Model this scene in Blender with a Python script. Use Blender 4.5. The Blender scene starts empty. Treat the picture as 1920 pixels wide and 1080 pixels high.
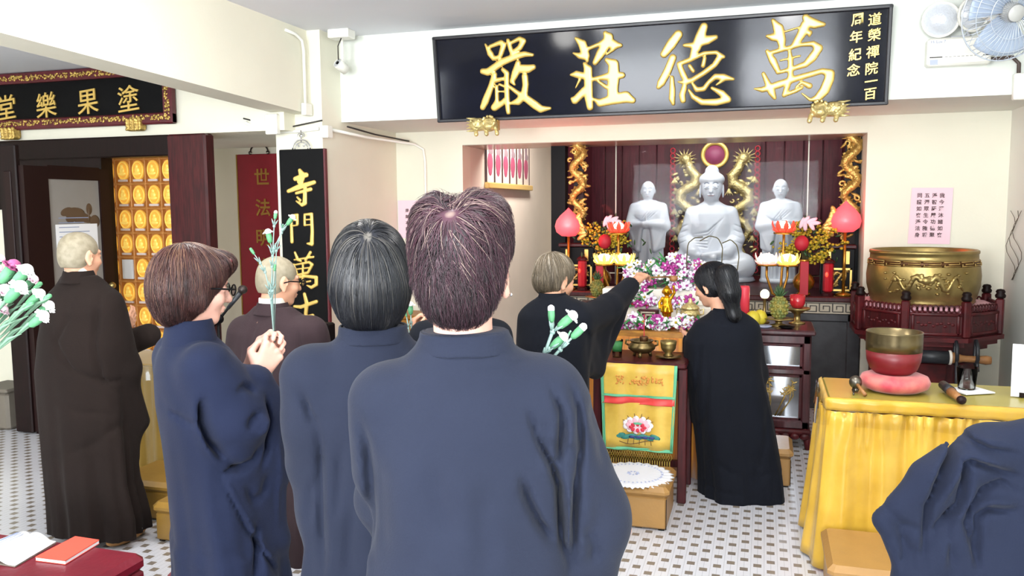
import bpy, math, random
import numpy as np
from math import sin, cos, pi, radians, atan2, sqrt, exp
from mathutils import Vector, Matrix, Euler

SC = bpy.context.scene
COL = SC.collection
RND = random.Random(7)

# ---------------------------------------------------------------- camera
F_PX = 1550.0
EYE = np.array([0.0, 0.0, 1.62])
YAW, PIT, ROLL = radians(17), radians(5.6), radians(0.44)
FW = np.array([-sin(YAW) * cos(PIT), cos(YAW) * cos(PIT), -sin(PIT)])
RT0 = np.array([cos(YAW), sin(YAW), 0.0])
UP0 = np.cross(RT0, FW)
RT = RT0 * cos(ROLL) - UP0 * sin(ROLL)
UP = UP0 * cos(ROLL) + RT0 * sin(ROLL)
cam_d = bpy.data.cameras.new('camera')
cam = bpy.data.objects.new('camera', cam_d)
COL.objects.link(cam)
cam_d.sensor_width = 36.0
cam_d.lens = F_PX / 1920 * 36.0
cam_d.clip_start = 0.02
cam.matrix_world = Matrix(((RT[0], UP[0], -FW[0], EYE[0]), (RT[1], UP[1], -FW[1], EYE[1]),
                           (RT[2], UP[2], -FW[2], EYE[2]), (0, 0, 0, 1)))
SC.camera = cam

# ---------------------------------------------------------------- world, light, exposure
SC.view_settings.view_transform = 'Standard'
SC.view_settings.look = 'None'
SC.view_settings.gamma = 1.0
SC.view_settings.exposure = 0.0
SC.view_settings.use_curve_mapping = False
SC.cycles.use_denoising = True
SC.cycles.max_bounces = 6
SC.cycles.diffuse_bounces = 3
SC.cycles.glossy_bounces = 3
SC.cycles.transmission_bounces = 4
SC.cycles.transparent_max_bounces = 8
SC.cycles.sample_clamp_indirect = 4.0
SC.cycles.caustics_reflective = False
SC.cycles.caustics_refractive = False
W = bpy.data.worlds.new('sky')
SC.world = W
W.use_nodes = True
W.node_tree.nodes['Background'].inputs[0].default_value = (0.80, 0.89, 1.0, 1)
W.node_tree.nodes['Background'].inputs[1].default_value = 1.6


def area(name, loc, rot, sx, sy, power, col):
    l = bpy.data.lights.new(name, 'AREA')
    l.shape = 'RECTANGLE'
    l.size, l.size_y, l.energy, l.color = sx, sy, power, col
    o = bpy.data.objects.new(name, l)
    o.location, o.rotation_euler = loc, rot
    COL.objects.link(o)
    return o


WINDOW_X = (-6.3, -2.0, 0.3)          # three windows in the wall at the back of the room (y = -2.6)
for wx in WINDOW_X:
    k_ = 0.35 if wx < -4 else 1.0
    area('window_daylight', (wx, -2.5, 1.75), (radians(98), 0, 0), 1.4, 1.5, 185 * k_, (0.91, 0.95, 1.0))
    area('ceiling_fill', (wx, -2.48, 1.55), (radians(128), 0, 0), 1.4, 1.0, 130 * k_, (0.93, 0.96, 1.0))  # extra light added at each window, aimed up to brighten the ceiling
TUBES = [(-2.0, 0.9), (0.2, 0.9), (-2.0, 3.1), (0.2, 3.1), (-5.4, 2.6)]   # ceiling fluorescent fittings
for tx, ty in TUBES:
    area('tube_light', (tx, ty, 2.60 if tx < -4 else 2.84), (0, 0, 0), 1.2, 0.12, 6 if tx < -4 else 20, (1.0, 0.97, 0.92))
    pl_ = bpy.data.lights.new('tube_spill', 'POINT')      # the sideways light of a bare tube
    pl_.energy, pl_.color, pl_.shadow_soft_size = (8 if tx < -4 else 26), (1.0, 0.98, 0.94), 0.12
    po_ = bpy.data.objects.new('tube_spill', pl_)
    po_.location = (tx, ty, 2.45 if tx < -4 else 2.66)
    COL.objects.link(po_)

area('altar_fill', (-0.5, 7.70, 2.80), (radians(38), 0, 0), 2.0, 0.12, 40, (1.0, 0.97, 0.94))   # unseen light added behind the header to whiten the statues

area('passage_fill', (-2.0, 8.0, 2.85), (0, radians(-18), 0), 0.3, 1.2, 85, (1.0, 0.95, 0.88))      # unseen light added beside the altar to brighten the alcove side wall


def ray(px, py):
    return FW + RT * (px - 960) / F_PX - UP * (py - 540) / F_PX


def P(px, py, Y=None, Z=None, X=None, D=None):
    """point of the place seen at a photograph pixel, on a plane of known depth / height / side or at an axial distance"""
    d = ray(px, py)
    if Y is not None: t = Y / d[1]
    elif Z is not None: t = (Z - EYE[2]) / d[2]
    elif X is not None: t = X / d[0]
    else: t = D
    return EYE + d * t


# ---------------------------------------------------------------- materials
def lin(h):
    h = h.lstrip('#')
    c = [int(h[i:i + 2], 16) / 255 for i in (0, 2, 4)]
    return tuple(((x + 0.055) / 1.055) ** 2.4 if x > 0.04045 else x / 12.92 for x in c) + (1,)


MATS = {}


def mat(name, hexc, rough=0.6, metal=0.0, noise=0.0, nscale=20, bump=0.0, bscale=80, emit=0, ecol=None,
        sheen=0, hex2=None, stretch=None, spec=0.5, coat=0, trans=0, alpha=1, sss=0, wave=None):
    m = bpy.data.materials.new(name)
    m.use_nodes = True
    nt = m.node_tree
    b = nt.nodes['Principled BSDF']
    b.inputs['Roughness'].default_value = rough
    b.inputs['Metallic'].default_value = metal
    b.inputs['Specular IOR Level'].default_value = spec
    b.inputs['Base Color'].default_value = lin(hexc)
    if sheen:
        b.inputs['Sheen Weight'].default_value = sheen
        b.inputs['Sheen Roughness'].default_value = 0.5
    if coat:
        b.inputs['Coat Weight'].default_value = coat
        b.inputs['Coat Roughness'].default_value = 0.08
    if trans: b.inputs['Transmission Weight'].default_value = trans
    if alpha < 1: b.inputs['Alpha'].default_value = alpha
    if sss:
        b.inputs['Subsurface Weight'].default_value = sss
        b.inputs['Subsurface Radius'].default_value = (0.012, 0.005, 0.003)
        b.inputs['Subsurface Scale'].default_value = 1.0
    if emit:
        b.inputs['Emission Color'].default_value = lin(ecol or hexc)
        b.inputs['Emission Strength'].default_value = emit
    tc = nt.nodes.new('ShaderNodeTexCoord')
    src = tc.outputs['Object']
    if stretch:
        mp = nt.nodes.new('ShaderNodeMapping')
        mp.inputs['Scale'].default_value = stretch
        nt.links.new(src, mp.inputs[0])
        src = mp.outputs[0]
    if noise or hex2:
        n = nt.nodes.new('ShaderNodeTexNoise')
        n.inputs['Scale'].default_value = nscale
        n.inputs['Detail'].default_value = 4
        nt.links.new(src, n.inputs['Vector'])
        r = nt.nodes.new('ShaderNodeValToRGB')
        c = lin(hexc)
        if hex2: c2 = lin(hex2)
        else: c2 = tuple(max(0, x * (1 - noise)) for x in c[:3]) + (1,)
        r.color_ramp.elements[0].position = 0.35
        r.color_ramp.elements[1].position = 0.65
        r.color_ramp.elements[0].color = c2
        r.color_ramp.elements[1].color = c
        nt.links.new(n.outputs['Fac'], r.inputs[0])
        nt.links.new(r.outputs[0], b.inputs['Base Color'])
    if bump:
        n = nt.nodes.new('ShaderNodeTexNoise')
        n.inputs['Scale'].default_value = bscale
        n.inputs['Detail'].default_value = 3
        nt.links.new(src, n.inputs['Vector'])
        bp = nt.nodes.new('ShaderNodeBump')
        bp.inputs['Strength'].default_value = bump
        bp.inputs['Distance'].default_value = 0.01
        nt.links.new(n.outputs['Fac'], bp.inputs['Height'])
        nt.links.new(bp.outputs[0], b.inputs['Normal'])
    MATS[name] = m
    return m


def attr_mat(name, hexa, hexb, rough, attr='tint', hexc=None, spec=0.4, sheen=0):
    """colour from a per-strand mesh attribute"""
    m = mat(name, hexa, rough, spec=spec, sheen=sheen)
    nt = m.node_tree
    a = nt.nodes.new('ShaderNodeAttribute')
    a.attribute_name = attr
    r = nt.nodes.new('ShaderNodeValToRGB')
    r.color_ramp.elements[0].color = lin(hexa)
    r.color_ramp.elements[1].color = lin(hexb)
    if hexc:
        r.color_ramp.elements[1].position = 0.75
        e = r.color_ramp.elements.new(1.0)
        e.color = lin(hexc)
    nt.links.new(a.outputs['Fac'], r.inputs[0])
    nt.links.new(r.outputs[0], nt.nodes['Principled BSDF'].inputs['Base Color'])
    return m


mat('wall_paint', '#ece9d6', 0.75, noise=0.03, nscale=2.5, bump=0.06, bscale=60)
mat('wall_cool', '#e6eae2', 0.75, noise=0.03, nscale=2.5, bump=0.06, bscale=60)
mat('ceiling_paint', '#e2e4ea', 0.8, noise=0.02, nscale=2, bump=0.05, bscale=50)
mat('alcove_paint', '#e9dfcf', 0.7, noise=0.04, nscale=3)
mat('soffit', '#b0a795', 0.25, noise=0.1, nscale=4)
mat('white_plastic', '#f0efe6', 0.4)
mat('cable_black', '#2a2624', 0.5)
mat('cable_brown', '#4a3a34', 0.5)
mat('black_lacquer', '#0d1020', 0.09, noise=0.25, nscale=6, bump=0.03, bscale=4, spec=0.13)
mat('black_matte', '#060608', 0.45, spec=0.12)
mat('black_edge', '#17171f', 0.4)
mat('gilt', '#e3bf68', 0.36, 0.5, bump=0.05, bscale=30)
mat('gilt_dull', '#a8843c', 0.5, 0.4)
mat('gold', '#dcb866', 0.34, 0.65, noise=0.45, nscale=30, bump=0.8, bscale=60)
mat('gold_bright', '#e8d290', 0.34, 0.6, noise=0.4, nscale=30, bump=0.8, bscale=60)
mat('gold_statue', '#d99a1e', 0.25, 0.9, noise=0.2, nscale=30)
mat('maroon_frame', '#5c1420', 0.4, noise=0.25, nscale=12)
mat('dark_wood', '#1a0a0a', 0.5, hex2='#120706', nscale=6, stretch=(12, 12, 1), spec=0.2)
mat('maroon_wood', '#481418', 0.4, hex2='#300d11', nscale=7, stretch=(10, 10, 1), spec=0.3)
mat('carved_maroon', '#561419', 0.4, hex2='#380d12', nscale=12, spec=0.35)
mat('cabinet_wood', '#4a2026', 0.3, hex2='#361519', nscale=8, stretch=(6, 6, 1), coat=0.3)
mat('shrine_panel', '#521822', 0.5, hex2='#3c1019', nscale=6, stretch=(14, 14, 1), spec=0.25)
mat('red_board', '#8e1a2a', 0.5, noise=0.1, nscale=8)
mat('iron', '#3a3230', 0.45, 0.7)
mat('chrome', '#c8c8cc', 0.2, 1.0)
mat('steel_dark', '#6a655c', 0.3, 0.9)
mat('brass', '#a8925c', 0.36, 0.85, noise=0.35, nscale=6, bump=0.1, bscale=30)
mat('brass_dark', '#5a3a1e', 0.45, 0.6, noise=0.2, nscale=10)
mat('bronze', '#7c6a44', 0.32, 0.85, noise=0.3, nscale=18)
mat('bowl_metal', '#76684a', 0.28, 0.85, noise=0.2, nscale=9)
mat('bowl_red', '#70121a', 0.4, noise=0.25, nscale=6)
mat('red_cloth', '#d07068', 0.6, hex2='#b83848', nscale=14, sheen=0.3)
mat('satin_yellow', '#dab043', 0.28, hex2='#c39a30', nscale=5, sheen=0.1, bump=0.12, bscale=18)
mat('satin_dull', '#96782c', 0.5, noise=0.15, nscale=6, sheen=0.3)
mat('tabletop_yellow', '#a09442', 0.3, noise=0.08, nscale=4)
mat('drape_orange', '#d08a2a', 0.35, hex2='#a8601c', nscale=4, stretch=(18, 18, 0.5), sheen=0.4)
mat('vinyl_tan', '#a27a44', 0.38, noise=0.1, nscale=8, bump=0.1, bscale=60)
mat('vinyl_mustard', '#8c6a2a', 0.4, noise=0.1, nscale=8, bump=0.1, bscale=60)
mat('vinyl_red', '#6a1022', 0.4, noise=0.12, nscale=7, bump=0.1, bscale=60)
mat('paper_white', '#f3f4f6', 0.7)
mat('paper_red', '#e2503e', 0.6)
mat('paper_pink', '#f6d3de', 0.7)
mat('paper_print', '#8b97b5', 0.8)
mat('ink', '#5c4648', 0.8)
mat('stone_dark', '#3a3a3e', 0.5, hex2='#26262a', nscale=9, bump=0.15, bscale=20)
mat('key_band', '#b8ad98', 0.6)
mat('key_dark', '#4c4640', 0.6)
mat('marble', '#dce1e9', 0.38, hex2='#cdd3de', nscale=5, sss=0.0, coat=0.1)
mat('marble_shade', '#b9b4b2', 0.5)
mat('skin', '#c9967a', 0.5, noise=0.08, nscale=30, sss=0.15)
mat('skin_pale', '#cf9f8e', 0.5, noise=0.06, nscale=30, sss=0.15)
mat('stubble', '#8f8672', 0.6, hex2='#7d745f', nscale=40)
mat('robe_blue', '#191e2d', 0.9, noise=0.1, nscale=5, bump=0.12, bscale=260, spec=0.2, sheen=0.03)
mat('robe_blue_dark', '#141b31', 0.9, noise=0.12, nscale=5, bump=0.12, bscale=220, spec=0.2, sheen=0.03)
mat('robe_navy', '#171d2f', 0.9, noise=0.12, nscale=5, bump=0.12, bscale=220, spec=0.2, sheen=0.03)
mat('robe_black', '#0e1119', 0.9, noise=0.15, nscale=5, bump=0.12, bscale=160, spec=0.15, sheen=0.02)
mat('robe_brown', '#1d1512', 0.9, noise=0.2, nscale=5, bump=0.12, bscale=160, spec=0.15, sheen=0.02)
mat('robe_brown_light', '#33272a', 0.9, noise=0.15, nscale=5, bump=0.12, bscale=160, spec=0.15, sheen=0.02)
mat('collar_white', '#e8e2d6', 0.7)
mat('shoe_tan', '#a87a44', 0.6)
mat('lens', '#20242c', 0.1, alpha=0.5)
attr_mat('hair_maroon', '#0c0609', '#40222e', 0.42, hexc='#86746a')
attr_mat('hair_black', '#050609', '#12141b', 0.36, hexc='#5e5a54')
attr_mat('hair_auburn', '#1a0b0a', '#4c2c28', 0.42, hexc='#8a6a50')
attr_mat('hair_grey', '#3c3428', '#8a7c68', 0.5, hexc='#b8b0a4')
attr_mat('hair_jet', '#07080a', '#20222a', 0.4)
mat('stem_green', '#5f8068', 0.6)
mat('stem_pale', '#7c9690', 0.6)
mat('calyx', '#4c8a5e', 0.6, noise=0.15, nscale=60)
mat('petal_white', '#f6f6f4', 0.6)
mat('petal_pink', '#e8c4d4', 0.6)
mat('petal_plum', '#8a3a66', 0.6)
mat('orchid_purple', '#a83a8a', 0.6)
mat('orchid_pale', '#e8dcec', 0.6)
mat('leaf_green', '#3f8a4c', 0.55, noise=0.2, nscale=20)
mat('leaf_dark', '#3a5a34', 0.55, noise=0.2, nscale=20)
mat('flower_yellow', '#c8ae2c', 0.6, hex2='#9c8a20', nscale=40)
mat('twig', '#4a4222', 0.7)
mat('halo_rose', '#8c3a5c', 0.5)
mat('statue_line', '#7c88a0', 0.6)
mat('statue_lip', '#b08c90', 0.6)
mat('lamp_lens', '#dfe4ec', 0.25, 0.25, bump=0.3, bscale=90)
mat('key_gold', '#b89a5c', 0.4, 0.6)
mat('red_ball', '#b01c2e', 0.6)
mat('red_glass', '#b8202c', 0.25, coat=0.3)
mat('vase_gold', '#b07a28', 0.25, 0.7, noise=0.3, nscale=12)
mat('pineapple', '#6a7a44', 0.6, hex2='#9a8a3a', nscale=30)
mat('fruit_yellow', '#d8c43a', 0.45)
mat('fruit_gold', '#c8a024', 0.4)
mat('candle_red', '#d83a4a', 0.45)
mat('lamp_white_glow', '#fff2c0', 0.4, emit=9.0, ecol='#fff0b8')
mat('lamp_pinkwhite_glow', '#ffe6e0', 0.4, emit=9, ecol='#fff0e8')
mat('lamp_red_glow', '#e83a2a', 0.4, emit=1.6, ecol='#ff4a30')
mat('petal_glow_amber', '#f8d878', 0.4, emit=1.1, ecol='#ffcc58')
mat('petal_glow_red', '#e84838', 0.4, emit=0.55, ecol='#ff5038')
mat('petal_glow_rose', '#f8c8c0', 0.4, emit=1.0, ecol='#ffb8a8')
mat('peach_glow', '#f0606a', 0.35, emit=0.75, ecol='#ff5a66')
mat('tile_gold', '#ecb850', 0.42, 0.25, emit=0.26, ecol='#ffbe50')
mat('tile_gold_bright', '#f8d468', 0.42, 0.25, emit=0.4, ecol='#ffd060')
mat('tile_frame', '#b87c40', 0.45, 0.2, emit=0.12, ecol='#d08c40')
mat('tile_label', '#e8d4c8', 0.5)
mat('frosted', '#8f8a84', 0.5, noise=0.12, nscale=3)
mat('etched_brown', '#5a4632', 0.6)
mat('mahogany_lacquer', '#1e0d0c', 0.45, spec=0.2)
mat('fan_blue', '#aebfd8', 0.35, alpha=0.62)
mat('fan_wire', '#c2cad6', 0.35, 0.3)
mat('fan_hub', '#b3b3b0', 0.4)
mat('wood_handle', '#9a6a3c', 0.5, noise=0.2, nscale=20)
mat('leather_black', '#1c2026', 0.45)
mat('tea', '#4a1c10', 0.2)
mat('doily', '#eef0f8', 0.7)
mat('doily_blue', '#b4bcdc', 0.7)
mat('brocade', '#dcb84e', 0.4, hex2='#c8a03a', nscale=10, sheen=0.4, bump=0.15, bscale=16)
mat('brocade_green', '#5fae86', 0.6)
mat('brocade_red', '#d8403c', 0.5)
mat('brocade_orange', '#d08a3c', 0.6)
mat('thread_pink', '#f2b8c4', 0.6)
mat('thread_red', '#cc2c40', 0.6)
mat('thread_white', '#f6eef0', 0.6)
mat('thread_teal', '#2f7a70', 0.6)
mat('thread_navy', '#2c3c74', 0.6)
mat('thread_brown', '#6a4a2c', 0.6)
mat('fringe_gold', '#8a7426', 0.6)
mat('scroll_ground', '#d8cfc4', 0.6)
mat('scroll_figure', '#8c7a80', 0.6)
mat('scroll_robe', '#a04a66', 0.6)
mat('scroll_frame', '#3a1c1c', 0.5)
mat('shelf_gold', '#c8a860', 0.5)
mat('grey_box', '#6e675c', 0.6)
mat('amber_wood', '#a87428', 0.45, hex2='#8a5a1c', nscale=6, stretch=(3, 3, 10))
mat('mirror_glass', '#c6ccd4', 0.08, 0.85)
mat('tin_white', '#c9cbd0', 0.3)


def mix_glass(name, tint, gloss_rough, fac):
    """thin clear sheet: mostly see-through, some mirror"""
    m = bpy.data.materials.new(name)
    m.use_nodes = True
    nt = m.node_tree
    nt.nodes.remove(nt.nodes['Principled BSDF'])
    out = nt.nodes['Material Output']
    t = nt.nodes.new('ShaderNodeBsdfTransparent')
    t.inputs[0].default_value = lin(tint)
    g = nt.nodes.new('ShaderNodeBsdfGlossy')
    g.inputs['Roughness'].default_value = gloss_rough
    fr = nt.nodes.new('ShaderNodeLayerWeight')
    fr.inputs['Blend'].default_value = fac
    mx = nt.nodes.new('ShaderNodeMixShader')
    nt.links.new(fr.outputs['Fresnel'], mx.inputs[0])
    nt.links.new(t.outputs[0], mx.inputs[1])
    nt.links.new(g.outputs[0], mx.inputs[2])
    nt.links.new(mx.outputs[0], out.inputs[0])
    MATS[name] = m


mix_glass('clear_glass', '#f4f6f4', 0.02, 0.12)
mix_glass('altar_glass', '#f2f4f4', 0.03, 0.10)
mix_glass('clear_plastic', '#f6f4ea', 0.12, 0.25)


def floor_mat():
    m = mat('mosaic_tile', '#d8d9dc', 0.28, coat=0.15)
    nt = m.node_tree
    b = nt.nodes['Principled BSDF']
    tc = nt.nodes.new('ShaderNodeTexCoord')

    def math_(op, a, b_=None, c=None):
        n = nt.nodes.new('ShaderNodeMath')
        n.operation = op
        for i, v in enumerate((a, b_, c)):
            if v is None: continue
            if isinstance(v, (int, float)): n.inputs[i].default_value = v
            else: nt.links.new(v, n.inputs[i])
        return n.outputs[0]
    sp = nt.nodes.new('ShaderNodeSeparateXYZ')
    nt.links.new(tc.outputs['Object'], sp.inputs[0])
    u = math_('DIVIDE', sp.outputs[0], 0.116)
    v = math_('DIVIDE', sp.outputs[1], 0.0525)
    odd = math_('MULTIPLY', math_('MODULO', math_('ABSOLUTE', math_('FLOOR', v)), 2.0), 0.5)
    uu = math_('ABSOLUTE', math_('SUBTRACT', math_('FRACT', math_('ADD', u, odd)), 0.5))
    vv = math_('ABSOLUTE', math_('SUBTRACT', math_('FRACT', v), 0.5))
    inside = math_('LESS_THAN', math_('MAXIMUM', math_('MULTIPLY', uu, 2.21), vv), 0.335)
    # split of the cluster into small mosaics
    su = math_('ABSOLUTE', math_('SUBTRACT', math_('FRACT', math_('MULTIPLY', u, 4.0)), 0.5))
    sv = math_('ABSOLUTE', math_('SUBTRACT', math_('FRACT', math_('MULTIPLY', v, 4.0)), 0.5))
    grout = math_('LESS_THAN', math_('MAXIMUM', su, sv), 0.44)
    nz = nt.nodes.new('ShaderNodeTexNoise')
    nz.inputs['Scale'].default_value = 14
    nt.links.new(tc.outputs['Object'], nz.inputs[0])
    brown = nt.nodes.new('ShaderNodeMix')
    brown.data_type = 'RGBA'
    brown.inputs[6].default_value = lin('#6f6660')
    brown.inputs[7].default_value = lin('#857a6a')
    nt.links.new(nz.outputs['Fac'], brown.inputs[0])
    base = nt.nodes.new('ShaderNodeMix')
    base.data_type = 'RGBA'
    base.inputs[6].default_value = lin('#b9bac0')
    base.inputs[7].default_value = lin('#cdced4')
    nt.links.new(grout, base.inputs[0])
    mx = nt.nodes.new('ShaderNodeMix')
    mx.data_type = 'RGBA'
    nt.links.new(inside, mx.inputs[0])
    nt.links.new(base.outputs[2], mx.inputs[6])
    nt.links.new(brown.outputs[2], mx.inputs[7])
    nt.links.new(mx.outputs[2], b.inputs['Base Color'])


floor_mat()


# ---------------------------------------------------------------- object helpers
def link(o, parent=None):
    COL.objects.link(o)
    if parent is not None: o.parent = parent
    return o


def tag(o, label=None, cat=None, group=None, kind=None):
    if label: o['label'] = label
    if cat: o['category'] = cat
    if group: o['group'] = group
    if kind: o['kind'] = kind
    return o


def thing(name, label, cat, loc=(0, 0, 0), rz=0.0, group=None):
    o = bpy.data.objects.new(name, None)
    o.empty_display_size = 0.05
    o.location = tuple(float(v) for v in loc)
    o.rotation_euler = (0, 0, rz)
    link(o)
    return tag(o, label, cat, group)


def copy_tree(o, parent=None):
    c = o.copy()
    COL.objects.link(c)
    if parent is not None: c.parent = parent
    for ch in list(o.children): copy_tree(ch, c)
    return c


def mesh_obj(name, v, f, m, parent=None, smooth=False, attrs=None):
    me = bpy.data.meshes.new(name)
    me.from_pydata([tuple(map(float, p)) for p in v] if not isinstance(v, np.ndarray) else v.tolist(), [],
                   f.tolist() if isinstance(f, np.ndarray) else f)
    for mm in (m if isinstance(m, (list, tuple)) else [m]):
        me.materials.append(MATS[mm])
    if smooth: me.polygons.foreach_set('use_smooth', [True] * len(me.polygons))
    for k, a in (attrs or {}).items():
        at = me.attributes.new(k, 'FLOAT', 'POINT')
        at.data.foreach_set('value', np.asarray(a, dtype=np.float32))
    me.update()
    return link(bpy.data.objects.new(name, me), parent)


def rot(rx=0, ry=0, rz=0):
    return np.array(Euler((rx, ry, rz)).to_matrix())


def frame_from(t):
    t = np.asarray(t, float)
    t = t / (np.linalg.norm(t) + 1e-12)
    a = np.array([0, 0, 1.0]) if abs(t[2]) < 0.9 else np.array([1.0, 0, 0])
    n = np.cross(t, a); n /= np.linalg.norm(n)
    return n, np.cross(t, n)


class MB:
    """collects shapes and links them as one mesh object"""
    def __init__(s): s.v, s.f, s.mi, s.cur, s.M = [], [], [], 0, None

    def add(s, v, f):
        o = len(s.v)
        v = np.asarray(v, float)
        if s.M is not None: v = v @ s.M[0].T + s.M[1]
        s.v += v.tolist()
        s.f += [[i + o for i in q] for q in f]
        s.mi += [s.cur] * len(f)
        return s

    def box(s, c, d, R=None, bev=0.0):
        c = np.asarray(c, float); hx, hy, hz = [x / 2 for x in d]
        if bev > 0:
            b = min(bev, hx * .9, hy * .9, hz * .9)
            v = []; 
            for sz in (-1, 1):
                for (ix, iy, iz) in ((hx - b, hy - b, hz), (hx, hy, hz - b)):
                    pass
            rings = []
            def ringpts(x, y, z, cr):
                return [(x - cr, -y, z), (x, -y + cr, z), (x, y - cr, z), (x - cr, y, z), (-x + cr, y, z), (-x, y - cr, z), (-x, -y + cr, z), (-x + cr, -y, z)]
            R_ = [ringpts(hx - b, hy - b, -hz, b * .5), ringpts(hx, hy, -hz + b, b), ringpts(hx, hy, hz - b, b), ringpts(hx - b, hy - b, hz, b * .5)]
            v = [p for r in R_ for p in r]
            f = [[7, 6, 5, 4, 3, 2, 1, 0], [24 + i for i in range(8)]]
            for r in range(3):
                for i in range(8):
                    j = (i + 1) % 8
                    f.append([r * 8 + i, r * 8 + j, r * 8 + 8 + j, r * 8 + 8 + i])
            v = np.array(v)
        else:
            v = np.array([(x, y, z) for x in (-hx, hx) for y in (-hy, hy) for z in (-hz, hz)])
            f = [[0, 1, 3, 2], [4, 6, 7, 5], [0, 4, 5, 1], [2, 3, 7, 6], [0, 2, 6, 4], [1, 5, 7, 3]]
        if R is not None: v = v @ np.asarray(R).T
        return s.add(v + c, f)

    def tube(s, pts, r, n=8, caps=True, closed=False):
        pts = [np.asarray(p, float) for p in pts]
        m = len(pts)
        rs = r if isinstance(r, (list, tuple, np.ndarray)) else [r] * m
        v, f = [], []
        nn = None
        for i in range(m):
            a = pts[i - 1] if (i > 0 or closed) else pts[i]
            b = pts[(i + 1) % m] if (i < m - 1 or closed) else pts[i]
            t = b - a
            t = t / (np.linalg.norm(t) + 1e-12)
            if nn is None: nn, _ = frame_from(t)
            nn = nn - t * np.dot(nn, t)
            if np.linalg.norm(nn) < 1e-6: nn, _ = frame_from(t)
            nn = nn / np.linalg.norm(nn)
            bb = np.cross(t, nn)
            for k in range(n):
                an = 2 * pi * k / n
                v.append(pts[i] + (nn * cos(an) + bb * sin(an)) * rs[i])
        for i in range(m if closed else m - 1):
            j = (i + 1) % m
            for k in range(n):
                l = (k + 1) % n
                f.append([i * n + k, i * n + l, j * n + l, j * n + k])
        if caps and not closed:
            f.append(list(range(n))[::-1]); f.append([(m - 1) * n + k for k in range(n)])
        return s.add(v, f)

    def lathe(s, prof, c=(0, 0, 0), n=24, R=None, sx=1, sy=1):
        v, f = [], []
        m = len(prof)
        for (r, z) in prof:
            for k in range(n):
                an = 2 * pi * k / n
                v.append((r * cos(an) * sx, r * sin(an) * sy, z))
        for i in range(m - 1):
            for k in range(n):
                l = (k + 1) % n
                f.append([i * n + k, i * n + l, i * n + n + l, i * n + n + k])
        if prof[0][0] > 1e-6: f.append(list(range(n))[::-1])
        if prof[-1][0] > 1e-6: f.append([(m - 1) * n + k for k in range(n)])
        v = np.array(v)
        if R is not None: v = v @ np.asarray(R).T
        return s.add(v + np.asarray(c, float), f)

    def ell(s, c, r, R=None, n=12, m=8):
        prof = [(max(1e-4, sin(pi * i / m)), -cos(pi * i / m)) for i in range(m + 1)]
        v, f = [], []
        for (q, z) in prof:
            for k in range(n):
                an = 2 * pi * k / n
                v.append((q * cos(an) * r[0], q * sin(an) * r[1], z * r[2]))
        for i in range(m):
            for k in range(n):
                l = (k + 1) % n
                f.append([i * n + k, i * n + l, i * n + n + l, i * n + n + k])
        v = np.array(v)
        if R is not None: v = v @ np.asarray(R).T
        return s.add(v + np.asarray(c, float), f)

    def prism(s, poly, z0, z1, R=None, c=(0, 0, 0)):
        n = len(poly)
        v = [(x, y, z0) for x, y in poly] + [(x, y, z1) for x, y in poly]
        f = [list(range(n))[::-1], list(range(n, 2 * n))] + [[i, (i + 1) % n, n + (i + 1) % n, n + i] for i in range(n)]
        v = np.array(v)
        if R is not None: v = v @ np.asarray(R).T
        return s.add(v + np.asarray(c, float), f)

    def grid(s, fn, nu, nv, closed_u=False):
        v = [fn(i / (nu - (0 if closed_u else 1)), j / (nv - 1)) for j in range(nv) for i in range(nu)]
        f = []
        for j in range(nv - 1):
            for i in range(nu if closed_u else nu - 1):
                k = (i + 1) % nu
                f.append([j * nu + i, j * nu + k, j * nu + nu + k, j * nu + nu + i])
        return s.add(v, f)

    def build(s, name, m, parent=None, smooth=False, loc=None):
        o = mesh_obj(name, s.v, s.f, m, parent, smooth)
        if isinstance(m, (list, tuple)): o.data.polygons.foreach_set('material_index', s.mi)
        if loc is not None: o.location = loc
        return o


def boxo(name, c, d, m, parent=None, bev=0.0, R=None):
    return MB().box(c, d, R, bev).build(name, m, parent)


def span(name, lo, hi, m, parent=None, bev=0.0):
    lo, hi = np.asarray(lo, float), np.asarray(hi, float)
    return boxo(name, (lo + hi) / 2, hi - lo, m, parent, bev)


def struct(o, kind='structure'):
    o['kind'] = kind
    return o


def text_mesh(name, body, size, depth, m, parent, loc, R=None, offset=0.0, shear=0.0, bev=0.0, rise=0.0):
    c = bpy.data.curves.new('glyph', 'FONT')
    c.body = body
    c.size = size
    c.extrude = depth
    c.offset = offset
    c.bevel_depth = bev
    c.align_x = 'CENTER'
    c.resolution_u = 3
    t = bpy.data.objects.new('glyph', c)
    COL.objects.link(t)
    dg = bpy.context.evaluated_depsgraph_get()
    me = bpy.data.meshes.new_from_object(t.evaluated_get(dg))
    bpy.data.objects.remove(t)
    n = len(me.vertices)
    co = np.empty(n * 3)
    me.vertices.foreach_get('co', co)
    co = co.reshape(n, 3)
    mid = (co.max(0) + co.min(0)) / 2
    mid[2] = 0
    co -= mid
    co[:, 0] += shear * co[:, 1]
    co[:, 1] += rise * co[:, 0]
    B = np.array([[1, 0, 0], [0, 0, -1], [0, 1, 0]], float)   # text plane -> upright, facing -y
    co = co @ B.T
    if R is not None: co = co @ np.asarray(R).T
    me.vertices.foreach_set('co', co.ravel())
    me.materials.clear()
    me.materials.append(MATS[m])
    me.update()
    o = bpy.data.objects.new(name, me)
    o.location = tuple(float(x) for x in loc)
    return link(o, parent)


# ---------------------------------------------------------------- smooth solids (distance fields turned into meshes)
def _hyp(*a):
    s = a[0] * a[0]
    for q in a[1:]: s = s + q * q
    return np.sqrt(s)


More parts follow.
